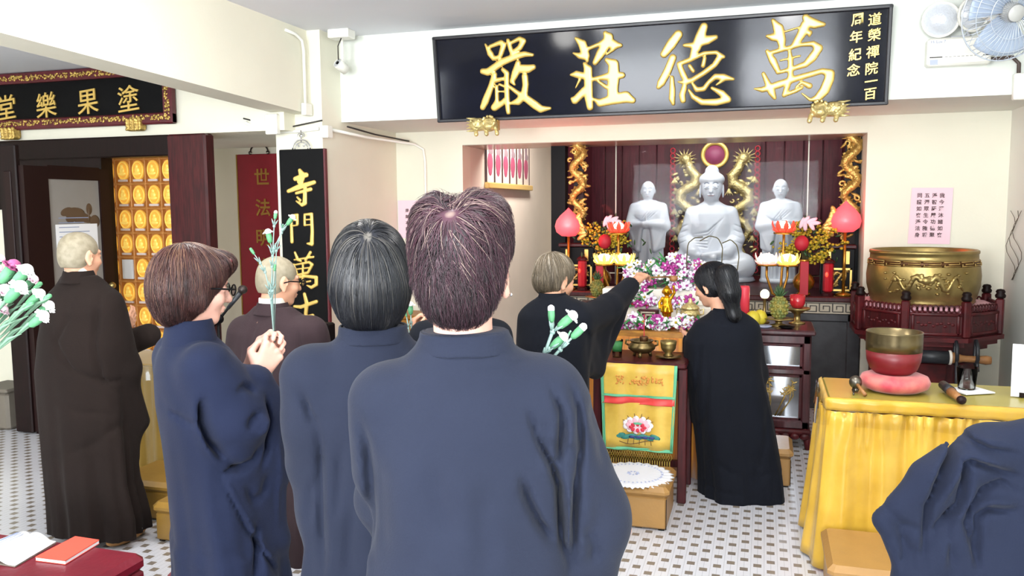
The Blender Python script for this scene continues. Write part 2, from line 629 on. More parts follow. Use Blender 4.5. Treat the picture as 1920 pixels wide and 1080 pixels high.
class Solid:
    def __init__(s):
        s.ps = []
        s.T = [(np.eye(3), np.zeros(3))]

    def push(s, R=None, t=(0, 0, 0)):
        R0, t0 = s.T[-1]
        R = np.eye(3) if R is None else np.asarray(R)
        s.T.append((R0 @ R, R0 @ np.asarray(t, float) + t0))
        return s

    def pop(s):
        s.T.pop(); return s

    def w(s, p):
        R, t = s.T[-1]
        return R @ np.asarray(p, float) + t

    def _add(s, fn, lo, hi, k, op):
        s.ps.append((fn, np.asarray(lo, float), np.asarray(hi, float), k, op)); return s

    def ell(s, c, r, R=None, k=0.01, op='+'):
        R0, _ = s.T[-1]
        c = s.w(c)
        Rm = R0 @ (np.eye(3) if R is None else np.asarray(R))
        rx, ry, rz = r
        ext = np.abs(Rm) @ np.array(r, float)

        def fn(x, y, z):
            dx, dy, dz = x - c[0], y - c[1], z - c[2]
            a = Rm[0, 0] * dx + Rm[1, 0] * dy + Rm[2, 0] * dz
            b = Rm[0, 1] * dx + Rm[1, 1] * dy + Rm[2, 1] * dz
            e = Rm[0, 2] * dx + Rm[1, 2] * dy + Rm[2, 2] * dz
            k0 = _hyp(a / rx, b / ry, e / rz)
            k1 = _hyp(a / rx ** 2, b / ry ** 2, e / rz ** 2)
            return k0 * (k0 - 1) / np.maximum(k1, 1e-6)
        return s._add(fn, c - ext, c + ext, k, op)

    def cap(s, a, b, ra, rb=None, k=0.01, op='+', w=1.0):
        rb = ra if rb is None else rb
        a, b = s.w(a), s.w(b)
        ba = b - a
        L = max(float(ba @ ba), 1e-9)

        def fn(x, y, z):
            h = np.clip(((x - a[0]) * ba[0] + (y - a[1]) * ba[1] + (z - a[2]) * ba[2]) / L, 0, 1)
            return _hyp(x - a[0] - ba[0] * h, y - a[1] - ba[1] * h, z - a[2] - ba[2] * h) - (ra + (rb - ra) * h)
        m = max(ra, rb)
        return s._add(fn, np.minimum(a, b) - m, np.maximum(a, b) + m, k, op)

    def path(s, pts, rs, k=0.01, op='+'):
        for i in range(len(pts) - 1):
            s.cap(pts[i], pts[i + 1], rs[i] if not np.isscalar(rs) else rs, rs[i + 1] if not np.isscalar(rs) else rs, k, op)
        return s

    def box(s, c, h, R=None, r=0.01, k=0.01, op='+'):
        R0, _ = s.T[-1]
        c = s.w(c)
        Rm = R0 @ (np.eye(3) if R is None else np.asarray(R))
        ext = np.abs(Rm) @ (np.array(h, float))

        def fn(x, y, z):
            dx, dy, dz = x - c[0], y - c[1], z - c[2]
            q = [np.abs(Rm[0, i] * dx + Rm[1, i] * dy + Rm[2, i] * dz) - (h[i] - r) for i in range(3)]
            return _hyp(*[np.maximum(v, 0) for v in q]) + np.minimum(np.maximum(q[0], np.maximum(q[1], q[2])), 0) - r
        return s._add(fn, c - ext, c + ext, k, op)

    def tri(s, a, b, c, t, k=0.02, op='+'):
        """flat triangle of half thickness t"""
        a, b, c = s.w(a), s.w(b), s.w(c)

        def fn(x, y, z):
            def dot(u, v): return u[0] * v[0] + u[1] * v[1] + u[2] * v[2]
            ba, cb, ac = b - a, c - b, a - c
            pa = (x - a[0], y - a[1], z - a[2]); pb = (x - b[0], y - b[1], z - b[2]); pc = (x - c[0], y - c[1], z - c[2])
            nor = np.cross(ba, ac)
            sg = np.sign(dot(np.cross(ba, nor), pa)) + np.sign(dot(np.cross(cb, nor), pb)) + np.sign(dot(np.cross(ac, nor), pc))

            def seg(e, q):
                h = np.clip(dot(e, q) / dot(e, e), 0, 1)
                u = [e[i] * h - q[i] for i in range(3)]
                return dot(u, u)
            d1 = np.minimum(np.minimum(seg(ba, pa), seg(cb, pb)), seg(ac, pc))
            d2 = dot(nor, pa) ** 2 / dot(nor, nor)
            return np.sqrt(np.where(sg < 2.0, d1, d2)) - t
        return s._add(fn, np.minimum(np.minimum(a, b), c) - t, np.maximum(np.maximum(a, b), c) + t, k, op)

    def quad(s, a, b, c, d, t, k=0.02, op='+'):
        return s.tri(a, b, c, t, k, op).tri(a, c, d, t, k, op)

    def loft(s, secs, k=0.03, op='+', p=2.3, folds=()):
        """upright column of ellipse sections (z, cx, cy, rx, ry); folds: (count, phase, twist, z_top, z_bottom, depth at the bottom)"""
        R, t = s.T[-1]
        a = np.array(sorted(secs), float)
        z0, z1 = a[0, 0], a[-1, 0]

        def fn(x, y, z):
            dx, dy, dz = x - t[0], y - t[1], z - t[2]
            if np.allclose(R, np.eye(3)): lx, ly, lz = dx, dy, dz
            else: lx, ly, lz = [R[0, i] * dx + R[1, i] * dy + R[2, i] * dz for i in range(3)]
            g = [np.interp(np.ravel(lz), a[:, 0], a[:, i]).reshape(np.shape(lz)) for i in range(1, 5)]
            ux, uy = (lx - g[0]) / g[2], (ly - g[1]) / g[3]
            q = (np.abs(ux) ** p + np.abs(uy) ** p + 1e-9) ** (1 / p)
            d = (q - 1) * np.minimum(g[2], g[3])
            for (n, ph, tw, zt, zb, am) in folds:
                th = np.arctan2(uy, ux)
                wv = np.sin(n * th + ph + tw * lz)
                d = d + np.clip((zt - lz) / (zt - zb), 0, 1) * am * (wv + 0.35 * np.sin(2.3 * n * th + 1.7 * ph - tw * lz))
            return np.maximum(d, np.maximum(lz - z1, z0 - lz))
        m = np.max(a[:, 3:5]) + np.max(np.abs(a[:, 1:3])) + 0.05
        lo, hi = np.array([-m, -m, z0]), np.array([m, m, z1])
        cs = np.array([[(lo, hi)[i][0], (lo, hi)[j][1], (lo, hi)[l][2]] for i in (0, 1) for j in (0, 1) for l in (0, 1)]) @ R.T + t
        return s._add(fn, cs.min(0), cs.max(0), k, op)

    def plane(s, n, d, op='&'):
        """keep the side where n.p < d"""
        R, t = s.T[-1]
        nw = R @ np.asarray(n, float)
        dd = d + float(nw @ t)
        return s._add(lambda x, y, z: nw[0] * x + nw[1] * y + nw[2] * z - dd, [-9] * 3, [9] * 3, 0, op)

    def groove(s, pts, wd, dp, axis=None, side=None):
        """a crease (dp > 0) or ridge (dp < 0) along a polyline; axis: index ignored in the distance; side: keep p[axis]*side > 0"""
        P3 = [s.w(p) for p in pts]
        keep = [i for i in range(3) if i != axis]

        def fn(x, y, z):
            q = (x, y, z)
            best = tt = None
            run = 0.0
            for a, b in zip(P3[:-1], P3[1:]):
                ba = b - a
                L = sum(ba[i] ** 2 for i in keep) + 1e-9
                h = np.clip(sum((q[i] - a[i]) * ba[i] for i in keep) / L, 0, 1)
                d = sum((q[i] - a[i] - ba[i] * h) ** 2 for i in keep)
                t = run + h * sqrt(L)
                run += sqrt(L)
                if best is None: best, tt = d, t + 0 * d
                else: tt, best = np.where(d < best, t, tt), np.minimum(best, d)
            f = tt / run
            g = dp * np.exp(-best / (wd * wd)) * np.clip(f * 3.5 + .12, 0, 1) * np.clip((1 - f) * 3.5 + .12, 0, 1)
            if axis is not None and side: g = g * np.clip(0.5 + q[axis] * side / 0.04, 0, 1)
            return g
        A = np.array(P3)
        lo, hi = A.min(0) - 2.4 * wd, A.max(0) + 2.4 * wd
        if axis is not None: lo[axis], hi[axis] = -9, 9
        return s._add(fn, lo, hi, 0, 'g')

    def wob(s, am, f=14.0, ph=0.0):
        """slow soft unevenness of hanging cloth"""
        def fn(x, y, z):
            return am * (np.sin(f * x + 3 * z + ph) * np.sin(f * .45 * z + 5 * y + ph) + .6 * np.sin(f * 1.7 * x - 4 * z + 2 * ph + f * y) * np.sin(f * .8 * z + ph * 3))
        return s._add(fn, [-9] * 3, [9] * 3, 0, 'g')

    @staticmethod
    def _mix(d, e, k, op):
        if op == '+':
            if k <= 0: return np.minimum(d, e)
            h = np.clip(0.5 + 0.5 * (d - e) / k, 0, 1)
            return d + (e - d) * h - k * h * (1 - h)
        if op == '-':
            if k <= 0: return np.maximum(d, -e)
            h = np.clip(0.5 - 0.5 * (d + e) / k, 0, 1)
            return d + (-e - d) * h + k * h * (1 - h)
        if op == '&': return np.maximum(d, e)
        return d + e

    def eval(s, p):
        x, y, z = p[:, 0], p[:, 1], p[:, 2]
        d = np.full(len(p), 1.0)
        for fn, lo, hi, k, op in s.ps: d = s._mix(d, fn(x, y, z), k, op)
        return d

    def grad(s, p, h=1e-3):
        g = np.stack([s.eval(p + np.eye(3)[i] * h) - s.eval(p - np.eye(3)[i] * h) for i in range(3)], 1)
        return g / (np.linalg.norm(g, axis=1, keepdims=True) + 1e-9)

    def bounds(s, pad=0.01):
        L = [p for p in s.ps if p[4] == '+']
        return np.min([p[1] for p in L], 0) - pad, np.max([p[2] for p in L], 0) + pad

    def mesh(s, h=None, axes=None, fine=()):
        lo, hi = s.bounds(0.02)
        if axes is None:
            axes = []
            for i in range(3):
                if fine:
                    ax = [lo[i]]
                    while ax[-1] < hi[i]:
                        st = h
                        for (flo, fhi, fh) in fine:
                            if flo[i] - fh <= ax[-1] <= fhi[i]: st = min(st, fh)
                            elif ax[-1] < flo[i] < ax[-1] + st: st = max(fh, flo[i] - ax[-1])
                        ax.append(ax[-1] + st)
                    axes.append(np.array(ax))
                else: axes.append(np.arange(lo[i], hi[i] + h, h))
        ax = axes
        d = np.full([len(a) for a in ax], 0.3)
        hm = max(h or 0.01, 0.006)
        for fn, plo, phi, k, op in s.ps:
            pad = k + 2.5 * hm if op != 'g' else 0
            ix = []
            for i in range(3):
                a0 = np.searchsorted(ax[i], plo[i] - pad)
                a1 = np.searchsorted(ax[i], phi[i] + pad)
                ix.append((a0, a1))
            if any(a1 <= a0 for a0, a1 in ix): continue
            sl = tuple(slice(a0, a1) for a0, a1 in ix)
            e = fn(ax[0][sl[0]][:, None, None], ax[1][sl[1]][None, :, None], ax[2][sl[2]][None, None, :])
            d[sl] = s._mix(d[sl], e, k, op)
        return surface(d, ax)


def surface(d, ax):
    ins = d < 0
    nx, ny, nz = d.shape
    c = np.zeros((nx - 1, ny - 1, nz - 1), np.int8)
    for i in (0, 1):
        for j in (0, 1):
            for l in (0, 1):
                c += ins[i:nx - 1 + i, j:ny - 1 + j, l:nz - 1 + l]
    act = (c > 0) & (c < 8)
    idx = np.argwhere(act)
    idm = np.full(act.shape, -1, np.int64)
    idm[act] = np.arange(len(idx))
    pos = np.zeros((len(idx), 3)); cnt = np.zeros(len(idx))
    cor = [(i, j, l) for i in (0, 1) for j in (0, 1) for l in (0, 1)]
    for a in cor:
        for q in range(3):
            if a[q]: continue
            b = list(a); b[q] = 1
            ia, ib = idx + np.array(a), idx + np.array(b)
            da, db = d[ia[:, 0], ia[:, 1], ia[:, 2]], d[ib[:, 0], ib[:, 1], ib[:, 2]]
            cr = (da < 0) != (db < 0)
            t = np.where(cr, da / np.where(cr, da - db, 1), 0)
            pa = np.stack([ax[m][ia[:, m]] for m in range(3)], 1)
            pb = np.stack([ax[m][ib[:, m]] for m in range(3)], 1)
            pos += np.where(cr[:, None], pa + (pb - pa) * t[:, None], 0)
            cnt += cr
    pos /= np.maximum(cnt, 1)[:, None]
    F = []
    for q in range(3):
        u, v = (q + 1) % 3, (q + 2) % 3
        s0 = [slice(None)] * 3; s1 = [slice(None)] * 3
        s0[q], s1[q] = slice(0, -1), slice(1, None)
        A, B = ins[tuple(s0)], ins[tuple(s1)]
        e = np.argwhere(A != B)
        ok = (e[:, u] > 0) & (e[:, v] > 0) & (e[:, u] < d.shape[u] - 1) & (e[:, v] < d.shape[v] - 1)
        e = e[ok]
        fl = A[e[:, 0], e[:, 1], e[:, 2]]
        def at(du, dv):
            g = e.copy(); g[:, u] -= du; g[:, v] -= dv
            return idm[g[:, 0], g[:, 1], g[:, 2]]
        qd = np.stack([at(1, 1), at(0, 1), at(0, 0), at(1, 0)], 1)
        qd[~fl] = qd[~fl][:, ::-1]
        F.append(qd)
    F = np.concatenate(F)
    F = F[(F >= 0).all(1)]
    return pos, F


def solid_obj(name, sol, m, parent=None, h=0.01, fine=(), attrs=None, post=None):
    v, f = sol.mesh(h, fine=fine)
    if post is not None: v = post(v)
    at = {k: fn(v) for k, fn in (attrs or {}).items()}
    return mesh_obj(name, v, f, m, parent, True, at)


# ---------------------------------------------------------------- brush-written characters
def brush_char(name, strokes, to3, m, parent, thick=0.016, h=0.006, normal=(0, -1, 0), loc=None):
    """strokes: polylines of (x, y, half width); to3 maps them onto the board; carved as rounded gilt relief"""
    loc = np.asarray(loc, float)
    n = np.asarray(normal, float); n /= np.linalg.norm(n)
    ex = np.array([1.0, 0, 0]); ez = np.cross(n, ex)
    segs = []
    for st in strokes:
        pp = []
        for (x, y, w) in st:
            a, b = to3(x, y), to3(x + w, y)
            q = a - loc
            pp.append((q @ ex, q @ ez, np.linalg.norm(b - a)))
        segs += list(zip(pp[:-1], pp[1:]))
    A = np.array([p for sg in segs for p in sg])
    r = A[:, 2].max() + 0.01
    xs = np.arange(A[:, 0].min() - r, A[:, 0].max() + r, h)
    zs = np.arange(A[:, 1].min() - r, A[:, 1].max() + r, h)
    X, Z = xs[:, None], zs[None, :]
    d = np.full((len(xs), len(zs)), 1.0)
    for (a, b) in segs:
        bx, bz = b[0] - a[0], b[1] - a[1]
        t = np.clip(((X - a[0]) * bx + (Z - a[1]) * bz) / (bx * bx + bz * bz + 1e-9), 0, 1)
        e = np.hypot(X - a[0] - bx * t, Z - a[1] - bz * t) - (a[2] + (b[2] - a[2]) * t)
        d = np.minimum(d, e)
    ys = np.arange(-thick - 2 * h, thick + 3 * h, h)
    Y = np.abs(ys)[None, :, None]
    bev = thick * 0.9
    D = np.maximum(d[:, None, :], Y - thick)
    D = np.maximum(D, (d[:, None, :] + Y - thick + bev * 0.5) * 0.7071)
    v, f = surface(D, [xs, ys, zs])
    w = v[:, :1] * ex + v[:, 1:2] * (-n) + v[:, 2:3] * ez
    o = mesh_obj(name, w, f, m, parent, True)
    o.location = tuple(loc)
    return o


# ================================================================ THE ROOM
ZC = 2.94
struct(span('floor', (-7.6, -2.7, -0.1), (1.8, 10.3, 0), 'mosaic_tile'))
struct(span('ceiling', (-3.4, -2.7, ZC), (1.8, 5.95, ZC + 0.1), 'ceiling_paint'))
struct(span('ceiling_side', (-7.6, -2.7, 2.74), (-3.4, 5.5, 2.84), 'ceiling_paint'))
struct(span('wall_right', (1.70, -2.7, 0), (1.8, 6.95, ZC), 'wall_cool'))
struct(span('wall_left', (-7.6, -2.7, 0), (-7.5, 5.5, 2.84), 'wall_paint'))
m = MB()      # wall behind the camera, with three window openings
edges = [-7.6] + [e for x in WINDOW_X for e in (x - 0.7, x + 0.7)] + [1.8]
for a, b in zip(edges[0::2], edges[1::2]): m.box(((a + b) / 2, -2.65, 1.5), (b - a, 0.1, 3.0))
for x in WINDOW_X:
    m.box((x, -2.65, 0.5), (1.4, 0.1, 1.0)); m.box((x, -2.65, 2.75), (1.4, 0.1, 0.5))
struct(m.build('wall_rear', 'wall_paint'))
for i, x in enumerate(WINDOW_X):
    m = MB()
    for dx in (-0.68, 0, 0.68): m.box((x + dx, -2.66, 1.75), (0.04, 0.05, 1.5))
    for dz in (-0.73, 0.73): m.box((x, -2.66, 1.75 + dz), (1.36, 0.05, 0.04))
    w = struct(m.build('window_%d' % (i + 1), 'white_plastic'))
    boxo('pane', (x, -2.66, 1.75), (1.36, 0.006, 1.46), 'clear_glass', w)

# wall the altar alcove is cut into
ALX0, ALX1 = -2.555, 0.734
m = MB()
m.box(((-5.5 + ALX0) / 2, 7.0, 1.5), (ALX0 + 5.5, 0.2, 3.0))
m.box(((ALX1 + 1.75) / 2, 7.2, 1.5), (1.75 - ALX1, 0.6, 3.0))
struct(m.build('wall_back', 'wall_paint'))
struct(span('trim_1', (ALX0, 6.9, 2.16), (ALX1, 7.5, 2.30), ['soffit'][0]))
struct(span('trim_2', (ALX0, 6.895, 2.165), (ALX1, 6.905, 2.30), 'wall_paint'))
struct(span('wall_alcove_left', (ALX0 - 0.1, 7.1, 0), (ALX0, 10.2, 3.0), 'alcove_paint'))
struct(span('wall_alcove_right', (ALX1 + 0.06, 7.5, 0), (ALX1 + 0.16, 10.2, 3.0), 'alcove_paint'))
struct(span('wall_alcove_back', (ALX0 - 0.1, 10.2, 0), (ALX1 + 0.2, 10.3, 3.0), 'alcove_paint'))
struct(span('ceiling_alcove', (ALX0 - 0.1, 7.4, 2.92), (ALX1 + 0.2, 10.3, 3.0), 'ceiling_paint'))
struct(span('trim_3', (-3.3, 5.9, 2.29), (1.70, 6.9, 3.0), 'wall_cool'))           # beam over the alcove
struct(span('trim_4', (-7.6, 5.45, 2.20), (-3.42, 6.9, 3.0), 'wall_paint'))         # beam over the side door
struct(span('wall_pillar', (-3.59, 5.6, 0), (-3.19, 6.95, 2.95), 'wall_paint'))
bz = lambda y: 2.416 - 0.0337 * (y - 2.986)
m = MB()
m.add([(x, y, z) for x in (-3.53, -3.30) for y in (-2.6, 5.9) for z in (bz(y), 2.96)],
      [[0, 1, 3, 2], [4, 6, 7, 5], [0, 4, 5, 1], [2, 3, 7, 6], [0, 2, 6, 4], [1, 5, 7, 3]])
struct(m.build('trim_5', 'wall_paint'))
struct(span('wall_door', (-7.5, 5.45, 0), (-5.27, 5.6, 2.2), 'wall_paint'))
struct(span('baseboard_right', (1.685, -2.6, 0), (1.70, 6.9, 0.1), 'wall_cool'))
for i, (tx, ty) in enumerate(TUBES):
    zc = 2.74 if tx < -4 else ZC
    t = thing('ceiling_light', 'white batten fluorescent fitting on the ceiling', 'ceiling light', (tx, ty, zc), group='ceiling battens')
    boxo('housing', (0, 0, -0.03), (1.25, 0.11, 0.06), 'white_plastic', t)
    MB().tube([(-0.6, 0, -0.075), (0.6, 0, -0.075)], 0.014, 10).build('lamp_tube', 'lamp_pinkwhite_glow', t, True)

# ---------------------------------------------------------------- side door with glazed leaves
d1 = struct(thing('door_1', 'dark lacquered doorway with glazed folding leaves standing open', None, (0, 0, 0)))
jr = P(387, 265, Y=5.40)[0]
jl = P(316, 300, Y=5.40)[0]
zl = P(250, 294, Y=5.40)[2]
span('lintel', (-6.6, 5.39, zl), (jl + .01, 5.52, 2.195), 'dark_wood', d1, 0.01)
span('frame_panel', (-5.80, 5.41, 0), (-5.07, 5.53, zl), 'dark_wood', d1)
span('door_jamb', (jl, 5.38, 0), (jr, 5.50, 2.195), 'maroon_wood', d1, 0.015)
LX = -5.03
span('frame_panel', (-6.6, 5.415, 1.63), (-5.75, 5.535, zl), 'dark_wood', d1)
leaf = boxo('door_leaf', (LX, 5.03, 0.12), (0.045, 0.80, 0.24), 'dark_wood', d1)
g0, g1 = P(90, 400, X=LX)[1], P(186, 400, X=LX)[1]
m = MB()
m.box((LX, (4.62 + g0) / 2, 0.98), (0.045, g0 - 4.62, 1.92)).box((LX, (g1 + 5.42) / 2, 0.98), (0.045, 5.42 - g1, 1.92))
m.box((LX, (g0 + g1) / 2, 1.90), (0.045, g1 - g0, 0.10)).box((LX, (g0 + g1) / 2, 0.42), (0.045, g1 - g0, 0.8))
m.build('leaf_frame', 'mahogany_lacquer', leaf)
boxo('frosted_pane', (LX, (g0 + g1) / 2, 1.335), (0.012, g1 - g0, 1.05), 'frosted', leaf)
m = MB()
for (px, py, rx, rz, an) in [(140, 400, .10, .045, 0), (125, 397, .06, .03, .3), (158, 408, .09, .035, -.3), (178, 415, .05, .05, .2), (167, 392, .03, .045, 0), (133, 410, .05, .03, .1), (150, 412, .06, .025, 0)]:
    q = P(px, py, X=LX + 0.007)
    m.ell((LX + 0.007, q[1], q[2]), (0.002, rx, rz), rot(an, 0, 0))
m.tube([P(166, 415, X=LX + .009), P(167, 392, X=LX + .009)], 0.006, 6)
m.build('etched_lotus', 'etched_brown', leaf, True)
MB().lathe([(0.012, 0), (0.02, 0.01), (0.03, 0.03), (0.02, 0.05), (0, 0.055)], (LX + 0.02, 5.36, 1.02), 12, rot(0, radians(90), 0)).build('door_knob', 'brass', leaf, True)
l2x = P(22, 690, Y=4.6)[0]
leaf2 = span('door_leaf', (l2x, 4.60, 0.01), (LX - 0.025, 4.645, 2.085), 'dark_wood', d1, 0.008)
span('leaf_panel', (l2x + .05, 4.592, 1.0), (LX - .07, 4.602, 1.9), 'mahogany_lacquer', leaf2, 0.004)
a, b = P(115, 421, X=LX + .02), P(178, 455, X=LX + .02)
nt = thing('notice_sheet', 'white printed sheet taped to the frosted door glass', 'notice', (LX + 0.008, (a[1] + b[1]) / 2, 1.50))
span('sheet', (0, -0.20, -0.26), (0.002, 0.20, a[2] - 1.50), 'paper_white', nt)
for k in range(6): span('printed_line', (0.0021, -0.17, 0.06 - k * 0.035), (0.0026, 0.12 - 0.05 * (k % 3), 0.066 - k * 0.035), 'paper_print', nt)
q = P(8, 760, Y=4.62)
t = thing('waste_bin', 'small grey box on the floor beside the open door leaf', 'box', (P(13, 760, Y=4.62)[0] - .16, 4.77, 0))
MB().box((0, 0, 0.14), (0.30, 0.28, 0.28), None, 0.02).build('body', 'grey_box', t)
MB().box((0, 0, 0.295), (0.32, 0.30, 0.03), None, 0.01).build('lid', 'grey_box', t)

# ---------------------------------------------------------------- wall of gilt memorial niches seen through the door
TY = 5.78
tw = thing('niche_wall', 'glowing gold wall of little arched memorial niches inside the doorway', 'niche wall', (-4.95, TY, 0))
pa, pb = P(232, 335, Y=TY), P(262, 335, Y=TY)
cw = (P(268, 330, Y=TY)[0] - P(239, 330, Y=TY)[0]) * 0.97
ch = P(240, 345, Y=TY)[2] - P(240, 391, Y=TY)[2]
x0 = P(231, 330, Y=TY)[0] + 4.95
z0 = P(240, 322, Y=TY)[2]
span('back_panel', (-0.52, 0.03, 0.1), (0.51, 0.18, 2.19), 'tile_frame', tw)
m = MB()
for i in range(-4, 6):
    xx = x0 + cw * (i + 0.5)
    if -0.52 < xx < 0.51: m.box((xx, 0.012, 1.15), (0.014, 0.05, 2.08), None, 0.004)
for j in range(-2, 10):
    zz = z0 - ch * (j + 0.5)
    if 0.1 < zz < 2.19: m.box((0, 0.014, zz), (1.03, 0.05, 0.018), None, 0.004)
for i in range(-4, 6):
    for j in range(-2, 10):
        xx, zz = x0 + cw * (i + .5), z0 - ch * (j + .5)
        if -0.52 < xx < 0.51 and 0.1 < zz < 2.19: m.ell((xx, -0.012, zz), (0.016, 0.008, 0.016), None, 8, 6)
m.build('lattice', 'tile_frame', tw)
proto = None
for i in range(-3, 5):
    for j in range(-1, 9):
        xx, zz = x0 + cw * i, z0 - ch * j
        if not (-0.47 < xx < 0.47) or not 0.25 < zz < 2.1: continue
        if i == 0 and j == 4:
            span('empty_niche', (xx - cw * .36, -0.005, zz - ch * .40), (xx + cw * .36, 0.03, zz + ch * .40), 'paper_white', tw); continue
        if proto is None:
            m = MB()
            n = 20
            prof = [(cos(2 * pi * k / n) * cw * 0.40, sin(2 * pi * k / n) * ch * 0.40 + ch * 0.05) for k in range(n)]
            m.prism([(p[0], -p[1]) for p in prof], -0.012, 0.004, rot(radians(-90), 0, 0), (0, 0.01, 0))
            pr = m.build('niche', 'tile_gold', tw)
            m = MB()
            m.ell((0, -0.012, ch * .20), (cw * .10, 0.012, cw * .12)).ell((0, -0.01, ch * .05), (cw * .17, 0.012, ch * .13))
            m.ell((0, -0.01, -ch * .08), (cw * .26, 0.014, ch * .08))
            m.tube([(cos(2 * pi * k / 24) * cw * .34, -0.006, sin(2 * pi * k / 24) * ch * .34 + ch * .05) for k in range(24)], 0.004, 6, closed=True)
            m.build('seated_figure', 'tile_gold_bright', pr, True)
            boxo('name_strip', (0, -0.006, -ch * .36), (cw * .6, 0.012, ch * .09), 'tile_label', pr)
            proto = pr
        else:
            pr = copy_tree(proto, tw)
        pr.location = (xx, 0, zz)

# ---------------------------------------------------------------- boards with writing
C1 = (890, 55, 6.35); C2 = (1050, 45, 6.35); C3 = (1220, 35, 6.0); C4 = (1405, 15, 5.683)
BIG = {
 'yan': (C1, [[(130,175,10),(190,290,36),(230,350,26)],[(190,205,22),(320,155,28),(350,185,34),(310,310,28)],[(230,350,25),(300,330,25)],
   [(400,130,22),(430,230,28),(450,290,25)],[(440,160,20),(540,110,26),(582,140,36),(540,220,32),(470,270,25)],
   [(100,500,33),(160,510,42),(330,390,42),(500,320,38),(600,295,33),(690,305,20)],[(240,540,32),(200,680,36),(130,860,42),(100,930,33)],
   [(340,480,24),(385,520,30),(385,700,30),(390,860,32),(405,990,26)],[(250,610,28),(335,590,22)],[(265,680,20),(270,850,24),(240,930,43),(330,880,33),(360,840,24)],
   [(300,655,14),(380,690,15)],[(300,740,10),(370,740,12)],[(520,400,32),(490,520,46),(450,620,28),(480,660,13)],[(540,470,48),(640,470,48),(700,450,33)],
   [(600,560,38),(610,660,36),(590,790,42),(520,860,42),(440,880,18)],[(400,670,18),(520,760,26),(600,810,42),(720,900,48),(790,950,43),(900,940,18)]]),
 'zhuang': (C2, [[(190,170,18),(270,240,52),(310,380,48),(330,440,18)],[(160,345,10),(240,380,36),(300,390,38)],[(350,290,22),(470,240,24),(560,200,48),(640,250,58),(720,255,26)],
   [(540,110,28),(580,160,58),(540,260,58),(480,360,52),(420,460,32)],[(550,370,9),(640,300,22)],[(290,470,18),(335,540,52),(340,700,52),(345,880,50),(360,990,40)],
   [(135,605,16),(200,600,42),(290,620,38)],[(240,660,18),(190,760,7)],[(300,790,46),(180,910,44),(150,890,22)],[(560,430,28),(640,480,62),(640,620,72),(630,760,66),(630,880,66)],
   [(390,660,24),(480,640,28),(620,620,56),(740,610,38)],[(440,670,14),(550,750,24),(600,780,20)],[(400,890,14),(480,940,46),(620,900,60),(780,870,70),(865,910,38)]]),
 'de': (C3, [[(310,180,52),(230,290,58),(150,400,42)],[(250,440,42),(190,590,46),(120,720,46),(90,770,26)],[(240,660,22),(245,800,34),(240,900,36),(255,960,20)],
   [(600,90,46),(560,200,58),(510,330,56),(470,420,33)],[(380,300,20),(480,300,33),(640,240,52),(730,210,30)],[(320,510,28),(450,460,28),(600,390,23),(740,380,23),(820,430,23)],
   [(330,540,32),(370,640,36),(400,690,32)],[(780,430,38),(720,520,32),(600,610,30),(470,690,30),(390,720,32),(310,710,10)],[(440,530,22),(480,590,22)],[(610,440,22),(590,530,25)],
   [(380,770,32),(355,860,36),(365,920,33)],[(430,800,13),(480,880,28),(580,940,36),(740,940,42),(870,910,40),(800,840,38),(690,780,18)],
   [(480,740,18),(520,800,28),(600,790,28),(650,720,25),(730,650,32),(820,660,42),(930,680,18)],[(820,690,22),(740,745,10)]]),
 'wan': (C4, [[(250,130,20),(310,220,58),(340,340,52),(350,430,33)],[(190,300,18),(250,310,42),(310,310,48)],[(390,250,13),(530,205,9)],[(600,100,38),(640,150,58),(700,170,52),(790,175,26)],
   [(600,180,56),(560,270,52),(500,370,42),(440,430,22)],[(640,270,36),(640,300,13)],[(190,460,22),(250,560,42),(300,660,32)],
   [(220,480,25),(400,430,26),(560,390,22),(680,380,32),(740,430,46),(670,530,50),(600,600,36),(450,650,26),(300,690,20)],[(430,470,20),(440,560,32),(440,640,32),(440,720,32),(400,850,32),(370,930,25)],
   [(330,560,11),(540,510,13)],[(50,860,9),(140,870,32),(300,820,42),(500,750,35),(780,670,32),(860,700,52),(850,760,56),(800,880,56),(730,960,46),(650,980,18),(560,910,9)],
   [(150,700,22),(190,790,32),(240,900,42),(270,960,22)],[(370,930,22),(500,880,25),(560,850,18)],[(500,840,13),(560,790,20),(640,830,35)]]),
}
PBY, PTY = 5.88, 5.80        # the board leans out at the top
pc = [P(828, 231, Y=PBY), P(1658, 195, Y=PBY), P(1672, 8, Y=PTY), P(812, 70, Y=PTY)]
zb, zt = (pc[0][2] + pc[1][2]) / 2, (pc[2][2] + pc[3][2]) / 2
xl, xr = (pc[0][0] + pc[3][0]) / 2, (pc[1][0] + pc[2][0]) / 2
lean = atan2(PBY - PTY, zt - zb)
NB = np.array([0, -cos(lean), -sin(lean)])
base = np.array([(xl + xr) / 2, PBY, zb])


def on_board(px, py):
    d = ray(px, py)
    t = ((base - EYE) @ NB) / (d @ NB)
    return EYE + d * t - base


